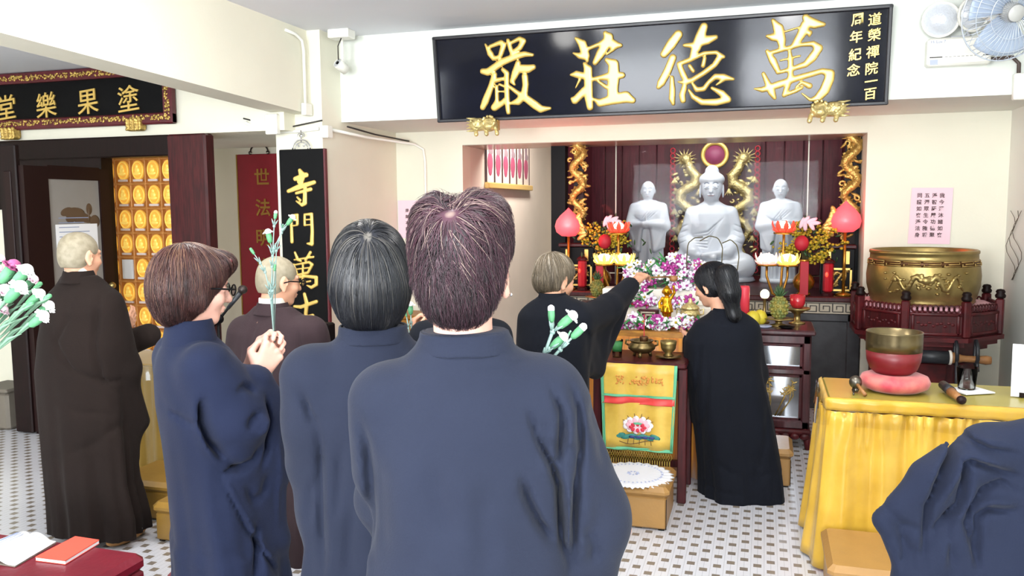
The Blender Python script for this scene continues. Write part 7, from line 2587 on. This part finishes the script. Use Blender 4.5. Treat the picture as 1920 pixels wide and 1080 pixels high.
# hanging sleeve: cuff -> deep drop
cuf = LXp(478, 716, .13); tip1 = LXp(522, 880, .13); tip2 = LXp(520, 1010, .12); tip3 = LXp(535, 1085, .10)
bk_ = LXp(440, 840, .17); lowb = LXp(430, 1000, .16)
r.quad(eR + (.0, 0, -.02), cuf + (0, .0, -.01), tip1, bk_, .030, .04).quad(bk_, tip1, tip2, lowb, .028, .04).tri(lowb, tip2, tip3, .024, .04)
r.cap(cuf + (0, .005, 0), LXp(505, 745, .13), .042, .034, .03).cap(LXp(505, 745, .13), tip1, .034, .030, .03)
cl = LXp(462, 716, -.03)
r.quad(eL, cl, LXp(490, 860, -.05), LXp(430, 860, -.12), .028, .04)
for pts, wd, dp in (
    ([(478, 735), (452, 722), (436, 735)], .008, .012),
    ([(380, 745), (384, 790), (398, 830), (425, 862)], .0105, .022), ([(500, 742), (508, 790), (506, 845), (494, 882)], .009, .022), ([(425, 862), (450, 880), (480, 862), (490, 830)], .014, .014),
    ([(455, 800), (462, 782), (478, 770)], .012, .016), ([(418, 892), (445, 878), (472, 868)], .008, .010), ([(412, 880), (430, 925), (462, 985), (500, 1045), (530, 1085)], .007, .014),
    ([(482, 985), (484, 1030), (480, 1085)], .010, .018), ([(350, 785), (365, 800), (378, 806)], .010, .008), ([(320, 760), (332, 775), (345, 785)], .012, .005), ([(460, 905), (478, 940), (500, 930), (508, 890)], .014, .010), ([(528, 800), (533, 900), (530, 1000)], .008, -.006), ([(350, 880), (356, 980), (352, 1085)], .016, .005)):
    r.groove([LXp(x, y, .2) for x, y in pts], wd, dp * 1.5, 0, 1)
for pts, wd, dp in (([(372, 740), (376, 800), (396, 850), (418, 880)], .012, -.008), ([(415, 885), (440, 940), (474, 998), (510, 1050)], .009, -.010), ([(470, 812), (486, 800), (494, 772)], .012, -.010)):
    r.groove([LXp(x, y, .2) for x, y in pts], wd, dp * 1.5, 0, 1)
# cuff openings
for c0_, t0_ in ((LXp(478, 715, .10), LXp(500, 672, .09)), (LXp(460, 712, -.01), LXp(470, 672, 0))):
    d_ = (t0_ - c0_) / np.linalg.norm(t0_ - c0_)
    r.cap(c0_ + d_ * .022, c0_ + d_ * .12, .034, .044, .006, '-')
r.wob(.0022, 15, 2.0)
p.build('robe_blue_dark', rh=.0085)
p.collar((0, zz[1][2], 0), .072, zz[1][4] * 1.02, zz[2][0] - .01, zz[0][0] + .012, 'robe_blue_dark', 1.25)
k_ = Solid(); k_.push(p.hR, p.hp)
k_.ell((0, -.018, .042), (.092, .116, .096), k=.02).ell((0, -.042, -.020), (.092, .092, .086), k=.04).ell((0, -.050, -.075), (.066, .050, .045), k=.03)
k_.ell((0, .075, .085), (.055, .045, .035), k=.03)
for sx in (-1, 1): k_.ell((sx * .072, -.008, -.035), (.022, .032, .034), k=.015)
k_.ell((0, .140, -.045), (.10, .100, .105), k=.012, op='-').ell((0, .05, -.125), (.12, .09, .05), k=.012, op='-')
wh = p.H((0, -.05, .135))
ss = [strands('s', k_, p.H((0, -.02, .0)), wh, 4600, .12, 'hair_auburn', p.t, 8, None, .0010, .0015, .8, .004, 11, wild=.15),
      strands('s', k_, p.H((0, -.05, -.03)), p.H((0, -.08, .06)), 1500, .06, 'hair_auburn', p.t, 9, lambda q: ((q - p.hp) @ p.hR)[:, 2] < -.01, .0009, .003, 1.4, .006, 8, wild=.25)]
hair_obj('hair', k_, 'hair_auburn', p.t, ss, .0048)
m = MB().tube([p.H((.07 * cos(t), -.0 + .10 * sin(t) * 1.0, .10 - .02 * sin(t))) for t in np.linspace(.5, pi - .5, 14)], .004, 6)
m.ell(p.H((.045, .088, .094)), (.010, .008, .008))
m.build('hair_band', 'maroon_frame', p.t, True)
def glasses(pp):
    m = MB()
    for sx in (-1, 1):
        m.tube([pp.H((sx * .034 + .023 * cos(t), .112, .004 + .017 * sin(t))) for t in np.linspace(0, 2 * pi, 18)[:-1]], .0026, 6, closed=True)
        m.tube([pp.H((sx * .057, .110, .008)), pp.H((sx * .076, .095, .008)), pp.H((sx * .084, .02, .006)), pp.H((sx * .083, -.01, -.004))], .0032, 6)
    m.tube([pp.H((-.011, .113, .008)), pp.H((.011, .113, .008))], .0022, 6)
    g = m.build('eyeglasses', 'black_matte', pp.t, True)
    for sx in (-1, 1): MB().ell(pp.H((sx * .034, .112, .004)), (.022, .022, .016), pp.hR @ rot(0, 0, 0) @ np.diag([1, .06, 1]), 14, 8).build('lens', 'lens', g, True)
glasses(p)
W_ = lambda v: p.Rw @ np.asarray(v, float) + p.b
g0_ = LXp(521, 625, .055); g1_ = LXp(511, 655, .055)
st0 = W_(LXp(508, 730, .055)); st1 = W_(LXp(514, 640, .055))
Ds = 2.62
q_ = lambda L: [P(x, y, D=Ds) for x, y in L]
sprig('carnation_sprig', 'tall sprig of white carnations held up by the auburn-haired woman', st0, [
    ([st0, st1] + q_([(508, 560), (511, 480), (514, 424), (516, 407)]), .0085, .2, 'petal_white'),
    ([st0, st1] + q_([(509, 540), (511, 472), (506, 450)]), .0135, .9, 'petal_white'),
    ([st1] + q_([(510, 500), (514, 465), (528, 436), (541, 418)]), .0115, .8, 'petal_white'),
    ([st1] + q_([(506, 545), (497, 510), (488, 493), (475, 474)]), .0075, .1, 'calyx'),
    ([st1] + q_([(511, 545), (515, 505)]), .0065, .1, 'calyx'),
    ([st1] + q_([(518, 470), (529, 430), (530, 424)]), .004, .1, 'stem_pale')], None, .62)

# ---------------------------------------------------------------- nuns with shaved heads
def shaved(pp, mat_='stubble'):
    k_ = Solid(); k_.push(pp.hR, pp.hp)
    k = pp.k
    k_.ell((0, -.012 * k, .032 * k), (.0765 * k, .0965 * k, .0865 * k), k=.01).ell((0, -.03 * k, -.02 * k), (.064 * k, .074 * k, .07 * k), k=.03)
    k_.plane((0, .80, -.6), .048 * k).plane((0, 0, -1), .062 * k)
    for sx in (-1, 1): k_.ell((sx * .085 * k, .02 * k, -.03 * k), (.03 * k, .04 * k, .05 * k), k=.006, op='-')
    solid_obj('cropped_hair', k_, mat_, pp.t, .005)


p = Person('shaven-headed nun in a dark brown robe standing beside the open glazed door', 176, 3.9, 2)
p.slim = .90
hp = p.L(150, 480, 0)
p.head((hp[0], .0, hp[2]), 8, 6, 0, .97)
q = p.L(152, 520, 0)
p.neck((q[0], -.01, q[2] - .01), .052)
Lp = p.L
shl, shr = Lp(104, 575, 0) + (.03, 0, 0), Lp(208, 572, 0) + (-.02, 0, 0)
elr = Lp(232, 690, .08); wrr = Lp(226, 622, .20); ell_ = np.array((shl[0] - .03, .10, elr[2])); wrl = np.array((0.05, .25, wrr[2] - .02))
p.frame((q[0], -.01, q[2] - .01), (shl, shr), (ell_, elr), (wrl, wrr), .70, .08, -.055)
hand_prims(p.body, wrr, (.1, .6, .5), (-1, 0, 0), (0, -.5, 1), (.3, .4, .3), .95); p.fine.append((wrr - .03, wrr + (.08, .16, .14), .007))
r = p.robe
def secx(pp, py, pl, pr, ry, cy_=0.0):
    a, b = pp.L(pl, py, 0), pp.L(pr, py, 0)
    kk = getattr(pp, 'slim', 1.0)
    return ((a[2] + b[2]) / 2, (a[0] + b[0]) / 2, cy_, (b[0] - a[0]) / 2 * kk, ry * kk)
r.loft([secx(p, 516, 122, 184, .062, -.012), secx(p, 528, 112, 196, .078), secx(p, 548, 98, 212, .10), secx(p, 580, 86, 226, .125), secx(p, 640, 76, 236, .14), secx(p, 700, 72, 236, .145), secx(p, 800, 86, 240, .15), secx(p, 900, 100, 248, .16), secx(p, 960, 108, 262, .17), secx(p, 996, 112, 264, .175)], .03, folds=[(6, .4, 0, .9, .0, .016), (13, 1, 1, .6, .0, .006)])
r.cap(shr, elr, .068, .075, .05).cap(elr, wrr + (0, -.03, -.03), .075, .060, .04)
r.quad(elr, wrr + (.0, -.02, -.05), Lp(262, 790, .16), Lp(238, 850, .10), .035, .05).tri(elr, Lp(240, 850, .10), Lp(225, 760, .05), .035, .05)
r.cap(shl, ell_, .066, .07, .05).cap(ell_, wrl, .07, .06, .04)
r.cap(wrr + (0, -.01, -.01), wrr + (.02, .12, .08), .044, .06, .006, '-')
for pts, wd, dp in (([(120, 560), (130, 600), (112, 640), (140, 690), (190, 720), (225, 730)], .012, .010), ([(176, 545), (172, 640), (182, 720), (200, 745)], .012, .014), ([(212, 720), (218, 790), (236, 846)], .010, .014), ([(100, 610), (120, 668), (150, 700)], .012, .007), ([(110, 740), (150, 770), (200, 780)], .016, .006), ([(130, 850), (180, 830), (215, 790)], .018, .006)):
    r.groove([Lp(x, y, -.1) for x, y in pts], wd, dp, 1, -1)
p.build('robe_brown', rh=.011)
z0_ = p.L(150, 516, 0)
p.collar((z0_[0] + .004, -.012, 0), .066, .058, z0_[2] - .035, z0_[2] + .025, 'robe_brown', 1.3)
p.collar((z0_[0] + .002, -.012, 0), .057, .052, z0_[2] - .02, z0_[2] + .045, 'collar_white', 1.05)
shaved(p)
p.shoes('shoe_tan', .03, -.03)

p = Person('shaven-headed nun with glasses and a brown robe before the couplet boards', 520, 3.75, 12)
p.slim = .92
hp = p.L(516, 528, 0)
p.head((hp[0], .02, hp[2]), 22, 8, 0, .97)
q = p.L(512, 572, 0)
p.neck((q[0], -.01, q[2]), .052)
Lp = p.L
shl, shr = Lp(452, 622, 0) + (.02, 0, 0), Lp(590, 620, 0) + (-.02, 0, 0)
ell_ = Lp(440, 730, .1); elr = Lp(600, 730, .1); wrl = np.array((-.06, .26, elr[2] + .08)); wrr = np.array((.10, .26, elr[2] + .08))
p.frame((q[0], -.01, q[2]), (shl, shr), (ell_, elr), (wrl, wrr), .70)
r = p.robe
r.loft([secx(p, 574, 484, 548, .062, -.012), secx(p, 586, 470, 562, .08), secx(p, 602, 452, 590, .10), secx(p, 625, 440, 604, .12), secx(p, 680, 436, 606, .135), secx(p, 760, 440, 602, .14), secx(p, 900, 446, 600, .15), secx(p, 1000, 442, 606, .165), secx(p, 1050, 440, 608, .17)], .03, folds=[(6, 1.4, 0, 1.0, .0, .016), (12, .3, 1, .7, 0, .007)])
for a_, b_, c_ in ((shl, ell_, wrl), (shr, elr, wrr)):
    r.cap(a_, b_, .068, .076, .05).cap(b_, c_, .076, .07, .04).quad(b_, c_, c_ - (0, 0, .38), b_ + (0, .04, -.34), .03, .04)
for pts, wd, dp in (([(480, 590), (470, 650), (458, 720)], .012, .008), ([(545, 600), (556, 660), (560, 730)], .012, .008), ([(455, 640), (448, 700), (450, 760)], .012, .010), ([(520, 720), (545, 740), (575, 742)], .014, .010), ([(510, 760), (545, 772), (590, 770)], .014, .008)):
    r.groove([Lp(x, y, -.1) for x, y in pts], wd, dp, 1, -1)
p.build('robe_brown_light', rh=.011)
z0_ = p.L(514, 574, 0)
p.collar((z0_[0] + .002, -.012, 0), .068, .060, z0_[2] - .035, z0_[2] + .02, 'robe_brown_light', 1.3)
p.collar((z0_[0], -.012, 0), .058, .054, z0_[2] - .02, z0_[2] + .042, 'collar_white', 1.05)
shaved(p)
glasses(p)
p.shoes('shoe_tan', .03)

# ---------------------------------------------------------------- man reaching over the offering table
p = Person('grey-haired man in a black robe reaching a hand over the flowers', 1040, 3.95, 0, 'skin')
hp = p.L(1040, 524, .05)
p.head((hp[0], .06, hp[2]), 38, 14, 0, 1.0)
q = p.L(1036, 562, .0)
p.neck((q[0], -.0, q[2] - .01), .055)
Lp = p.L
shl, shr = Lp(1000, 600, 0), Lp(1086, 602, 0)
hw_ = p.loc(P(1196, 524, D=4.55)); elr = p.loc(P(1140, 578, D=4.25)); ell_ = np.array((shl[0] - .03, .12, shl[2] - .28)); wrl = np.array((-.02, .30, shl[2] - .22))
p.frame((q[0], .0, q[2] - .01), (shl, shr), (ell_, elr), (wrl, hw_), .68)
hand_prims(p.body, hw_ - (hw_ - elr) * .05, hw_ - elr, (0, .2, -1), (-.3, 1, 0), (.35, .5, .4), .98); p.fine.append((hw_ - .04, hw_ + (.16, .16, .10), .006))
r = p.robe
r.loft([secx(p, 552, 1014, 1062, .06, .0), secx(p, 566, 998, 1088, .085, .0), secx(p, 590, 982, 1102, .12), secx(p, 640, 972, 1104, .14), secx(p, 700, 969, 1104, .145), secx(p, 800, 970, 1106, .15), (.45, 0, 0, .17, .15), (.04, 0, 0, .20, .18)], .03, folds=[(6, .4, 0, .9, .0, .016)])
wc = p.loc(P(1182, 536, D=4.5))
r.cap(shr, elr, .072, .070, .05).cap(elr, wc, .066, .05, .04)
s1, s2, s3 = p.loc(P(1160, 600, D=4.4)), p.loc(P(1116, 692, D=4.25)), p.loc(P(1098, 690, D=4.1))
r.quad(wc + (-.02, 0, -.02), s1, s2, elr, .026, .05).quad(shr + (0, 0, -.02), elr, s2, s3, .028, .05).cap(s2, s3, .03, .03, .04)
d_ = (hw_ - elr) / np.linalg.norm(hw_ - elr)
r.cap(wc + d_ * .015, wc + d_ * .12, .036, .05, .006, '-')
r.cap(shl, ell_, .07, .075, .05).cap(ell_, wrl, .075, .07, .04).quad(ell_, wrl, wrl - (0, 0, .3), ell_ - (0, 0, .3), .03, .04)
for pts, wd, dp in (([(1110, 600), (1122, 640), (1112, 685)], .012, .010), ([(1150, 570), (1135, 620), (1122, 670)], .012, .010), ([(1090, 600), (1098, 650), (1094, 690)], .010, .012), ([(1020, 590), (1010, 660), (1012, 740)], .016, .008)):
    r.groove([Lp(x, y, -.1) for x, y in pts], wd, dp, 1, -1)
p.build('robe_black', rh=.0105)
z0_ = p.L(1036, 556, 0)
p.collar((z0_[0], .0, 0), .062, .062, z0_[2] - .035, z0_[2] + .022, 'robe_black', 1.3)
k_ = Solid(); k_.push(p.hR, p.hp)
k_.ell((0, -.014, .040), (.084, .106, .092), k=.02).ell((0, -.035, -.02), (.080, .080, .07), k=.03)
k_.ell((0, .115, -.02), (.09, .075, .085), k=.012, op='-').ell((0, .02, -.115), (.12, .09, .05), k=.01, op='-')
for sx in (-1, 1): k_.ell((sx * .09, .01, -.04), (.03, .035, .045), k=.008, op='-')
hair_obj('hair', k_, 'hair_grey', p.t, [strands('s', k_, p.H((0, -.02, .0)), p.H((0, -.06, .12)), 2200, .07, 'hair_grey', p.t, 11, None, .0012, .0012, .8, .003, 7)], .0055)
p.shoes('black_matte', .03)
lw = P(1196, 521, D=4.58)
lad = thing('ladle', 'slim pale ladle held out by the grey-haired man towards the little gold statue', 'ladle', lw)
e_ = P(1258, 519, D=4.95) - lw
MB().tube([(-.02, -.01, 0), tuple(e_ * .6), tuple(e_)], .005, 8).build('handle', 'wood_handle', lad, True)
MB().lathe([(0, -.035), (.022, -.03), (.026, 0), (.023, 0), (.02, -.026), (0, -.03)], e_ + np.array((.015, 0, .005)), 16).build('bowl', 'wood_handle', lad, True)

# ---------------------------------------------------------------- woman with a ponytail at the altar
p = Person('woman with a black ponytail in a long black robe at the altar table', 1368, 4.5, -12, 'skin')
hp = p.L(1336, 535, .05)
p.head((hp[0], .07, hp[2]), -52, 18, 0, .98)
q = p.L(1352, 582, .0)
p.neck((q[0], .0, q[2] - .02), .05)
Lp = p.L
shl, shr = Lp(1312, 640, .02), Lp(1400, 622, .0)
ell_ = Lp(1304, 700, .14); wrl = p.loc(P(1300, 640, D=4.78)); elr = Lp(1412, 700, .1); wrr = np.array((-.05, .34, wrl[2] - .02))
p.frame((q[0], .0, q[2] - .02), (shl, shr), (ell_, elr), (wrl, wrr), .66, .085, .06)
hand_prims(p.body, wrl, (-.5, .6, .2), (1, .3, 0), (0, 0, 1), (.4, .5, .4), .95); p.fine.append((wrl - .08, wrl + .12, .007))
hand_prims(p.body, wrr, (-.5, .6, .1), (1, .3, 0), (0, 0, 1), (.4, .5, .4), .95)
r = p.robe
r.loft([secx(p, 578, 1338, 1384, .058, .0), secx(p, 590, 1326, 1402, .08, .0), secx(p, 605, 1302, 1416, .11), secx(p, 640, 1288, 1422, .13), secx(p, 700, 1287, 1430, .14), secx(p, 760, 1297, 1444, .15), secx(p, 820, 1308, 1456, .16), secx(p, 880, 1315, 1467, .17), secx(p, 925, 1316, 1470, .18), secx(p, 948, 1314, 1466, .18)], .03, folds=[(5, 2.4, 1, .95, .0, .012), (12, .8, 1, .5, 0, .006)])
r.cap(shl, ell_, .066, .075, .05).cap(ell_, wrl, .075, .062, .04).quad(ell_, wrl, wrl - (0, .0, .30), ell_ - (-.0, .03, .26), .03, .04)
r.cap(shr, elr, .066, .075, .05).cap(elr, wrr, .075, .065, .04).quad(elr, wrr, wrr - (0, 0, .3), elr - (0, 0, .3), .03, .04)
d_ = (wrl - ell_) / np.linalg.norm(wrl - ell_)
r.cap(wrl + d_ * .01, wrl + d_ * .12, .042, .05, .006, '-')
for pts, wd, dp in (([(1328, 640), (1326, 720), (1318, 800), (1322, 900)], .012, .012), ([(1440, 760), (1432, 830), (1410, 900)], .016, .010), ([(1340, 860), (1365, 880), (1390, 885)], .016, .008), ([(1400, 880), (1420, 890), (1450, 880)], .016, .006), ([(1315, 640), (1308, 700), (1306, 760)], .010, .010), ([(1300, 905), (1340, 915), (1400, 922)], .014, .006)):
    r.groove([Lp(x, y, -.1) for x, y in pts], wd, dp, 1, -1)
p.build('robe_black', rh=.0105)
z0_ = p.L(1358, 584, 0)
p.collar((z0_[0], .0, 0), .062, .060, z0_[2] - .04, z0_[2] + .022, 'robe_black', 1.3)
k_ = Solid(); k_.push(p.hR, p.hp)
k_.ell((0, -.014, .036), (.086, .108, .092), k=.02).ell((0, -.03, -.02), (.080, .082, .07), k=.03)
k_.ell((0, .120, -.02), (.10, .080, .09), k=.012, op='-').ell((0, .03, -.11), (.12, .09, .05), k=.01, op='-')
for sx in (-1, 1): k_.ell((sx * .09, .012, -.035), (.03, .03, .04), k=.008, op='-')
tie = Lp(1362, 516, -.05); pt1 = Lp(1368, 548, -.075); pt2 = Lp(1376, 592, -.085)
k_.pop()
k_.ell(tie, (.05, .045, .05), k=.02).path([tie, pt1, pt2, pt2 - (0, -.01, .04)], [.056, .052, .032, .010], .03)
hair_obj('hair', k_, 'hair_jet', p.t, [strands('s', k_, p.H((0, -.03, .0)), p.H((0, .07, .10)), 2400, .09, 'hair_jet', p.t, 12, None, .0011, .0012, .9, .003, 8)], .0055)
MB().tube([tie + np.array((.043 * cos(t), .0, .043 * sin(t))) for t in np.linspace(0, 2 * pi, 14)[:-1]], .006, 6, closed=True).build('hair_tie', 'black_matte', p.t, True)
p.shoes('black_matte', .03, .06)

# ---------------------------------------------------------------- person hidden behind the nearest woman
p = Person('person in a navy robe almost hidden behind the woman nearest the camera', 864, 3.2, -18, 'skin')
hp = p.L(866, 500, 0)
p.head((hp[0], 0, hp[2]), 0, 6)
p.neck((0, -.01, hp[2] - .19), .052)
zt_ = hp[2] - .18
shl, shr = (-.15, 0, zt_ - .09), (.135, 0, zt_ - .09)
ell_, elr = (-.18, .08, zt_ - .34), (.15, .08, zt_ - .34); wrl = p.loc(P(776, 640, D=3.45)); wrr = np.array((.05, .26, zt_ - .28))
p.frame((0, -.01, zt_), (shl, shr), (ell_, elr), (wrl, wrr), .72)
hand_prims(p.body, wrl, (0, .3, .9), (1, 0, 0), (0, -1, .2), (.9, 1.0, .7), .95)
p.fine.append((wrl - .06, wrl + .14, .007))
r = p.robe
r.loft([(.04, 0, 0, .21, .18), (.5, 0, 0, .185, .15), (zt_ - .35, 0, 0, .175, .135), (zt_ - .12, 0, 0, .178, .115), (zt_ - .07, 0, 0, .155, .10), (zt_ - .03, 0, -.005, .11, .08), (zt_, 0, -.01, .08, .065), (zt_ + .02, 0, -.01, .072, .06)], .03, folds=[(6, .2, 0, 1.0, 0, .015)])
for a_, b_, c_ in ((shl, ell_, wrl), (shr, elr, wrr)):
    a_, b_, c_ = map(np.array, (a_, b_, c_))
    r.cap(a_, b_, .060, .062, .04).cap(b_, c_, .062, .06, .04).quad(b_, c_, c_ - (0, 0, .3), b_ - (0, 0, .3), .025, .03)
r.cap(wrl, wrl + (0, .03, .12), .04, .05, .006, '-')
p.build('robe_black', rh=.012)
p.collar((0, -.01, 0), .068, .060, zt_ - .02, zt_ + .035, 'robe_black', 1.25)
k_ = Solid(); k_.push(p.hR, p.hp)
k_.ell((0, -.014, .036), (.086, .106, .092), k=.02).ell((0, -.03, -.03), (.080, .08, .075), k=.03).ell((0, .120, -.03), (.10, .080, .10), k=.012, op='-')
hair_obj('hair', k_, 'hair_jet', p.t, [strands('s', k_, p.H((0, -.02, 0)), p.H((0, -.05, .12)), 1500, .10, 'hair_jet', p.t, 21, None, .0011, .0012, .9, .003, 7)], .006)
p.shoes('black_matte', .03)
b0 = P(772, 652, D=3.42)
sprig('carnation_sprig', 'single white carnation seen between the two nearest heads', b0, [
    ([b0, P(771, 610, D=3.42), P(770, 585, D=3.42)], .016, .9, 'petal_white'), ([b0, P(766, 615, D=3.42), P(762, 592, D=3.42)], .006, .1, 'calyx')])

# ---------------------------------------------------------------- person at the picture's edge: draped sleeve
p = Person('person in a dark blue robe before the yellow table, with a wide hanging sleeve', 2150, 2.0, -8, 'skin')
Lp = p.L
zc_ = 1.25
p.head((0, .15, zc_ + .17), 0, 35)
p.neck((0, .04, zc_ + .02), .05)
shl, shr = Lp(2010, 830, 0.03), np.array((.17, .03, zc_ - .09))
ell_ = Lp(1870, 905, .06); wrl = Lp(1975, 950, .22); elr = np.array((.2, .15, .9)); wrr = np.array((.05, .32, .98))
p.frame((0, .03, zc_ + .02), (shl, shr), (ell_, elr), (wrl, wrr), .72)
hand_prims(p.body, wrl, (.6, .6, .1), (0, .2, -1), (0, 1, 0), (.5, .6, .5)); hand_prims(p.body, wrr, (-.6, .6, .1), (0, .2, -1), (0, 1, 0), (.5, .6, .5))
r = p.robe
r.loft([(.04, 0, 0, .24, .20), (.5, 0, 0, .20, .16), (.8, 0, 0, .185, .145), (1.05, 0, .01, .185, .13), (zc_ - .08, 0, .02, .18, .115), (zc_ - .03, 0, .025, .13, .09), (zc_ + .02, 0, .03, .085, .068), (zc_ + .05, 0, .035, .075, .062)], .03, folds=[(6, .2, 0, 1.0, 0, .015)])
A_ = Lp(1975, 822, -.02); B_ = Lp(1850, 838, -.02); C_ = Lp(1740, 893, -.025); T_ = Lp(1655, 975, -.025); Bm = Lp(1706, 1090, -.02); Bq = Lp(1780, 1250, -.01); Br = Lp(1960, 1260, -.01)
r.cap(shl, ell_, .075, .075, .05).cap(ell_, wrl, .075, .07, .05)
r.cap(shr, elr, .070, .080, .05).cap(elr, wrr, .080, .075, .05).quad(elr, wrr, wrr - (0, 0, .35), elr - (0, 0, .32), .03, .04)
r.cap(A_, B_, .060, .050, .05).cap(B_, C_, .050, .036, .04).cap(C_, T_, .036, .020, .03)
r.quad(A_, C_, Bm, Br, .030, .04).tri(C_, T_, Bm, .022, .03).quad(Bm, Bq, Br, A_, .030, .03)
for pts, wd, dp in (
    ([(1920, 858), (1860, 848), (1826, 830), (1808, 850), (1780, 905), (1752, 960), (1748, 1010), (1740, 1085)], .008, .020), ([(1925, 905), (1870, 886), (1832, 872), (1820, 880), (1822, 910), (1812, 960), (1770, 1000), (1752, 1040)], .0075, .020),
    ([(1925, 935), (1892, 914), (1860, 930), (1836, 960), (1826, 1000), (1850, 1080)], .007, .016), ([(1920, 972), (1865, 968), (1846, 985), (1848, 1085)], .008, .018),
    ([(1800, 870), (1772, 900), (1752, 935)], .012, .010), ([(1800, 960), (1790, 1020), (1800, 1085)], .012, .012), ([(1700, 1000), (1712, 1050), (1706, 1085)], .010, .010), ([(1668, 960), (1700, 1000), (1750, 1010)], .012, .006), ([(1722, 1030), (1726, 1060), (1722, 1085)], .008, .008)):
    r.groove([Lp(x, y, -.1) for x, y in pts], wd, dp * 1.7, 1, -1)
for pts, wd, dp in (([(1920, 842), (1850, 832), (1800, 838), (1765, 880), (1735, 950)], .012, -.010), ([(1925, 890), (1868, 870), (1815, 862), (1800, 900), (1770, 970)], .010, -.010), ([(1840, 900), (1836, 940), (1800, 990), (1775, 1080)], .012, -.010), ([(1925, 955), (1870, 948), (1840, 965)], .009, -.010)):
    r.groove([Lp(x, y, -.1) for x, y in pts], wd, dp * 1.7, 1, -1)
r.wob(.0025, 15, 3.0)
p.build('robe_navy', rh=.0085)
p.collar((0, .03, 0), .075, .066, zc_ - .02, zc_ + .06, 'robe_navy', 1.25)
k_ = Solid(); k_.push(p.hR, p.hp)
k_.ell((0, -.014, .036), (.088, .108, .094), k=.02).ell((0, -.03, -.03), (.082, .08, .075), k=.03).ell((0, .120, -.03), (.10, .080, .10), k=.012, op='-')
hair_obj('hair', k_, 'hair_jet', p.t, [strands('s', k_, p.H((0, -.02, 0)), p.H((0, -.05, .12)), 1500, .10, 'hair_jet', p.t, 22, None, .0011, .0012, .9, .003, 7)], .006)
p.shoes('black_matte', .03)
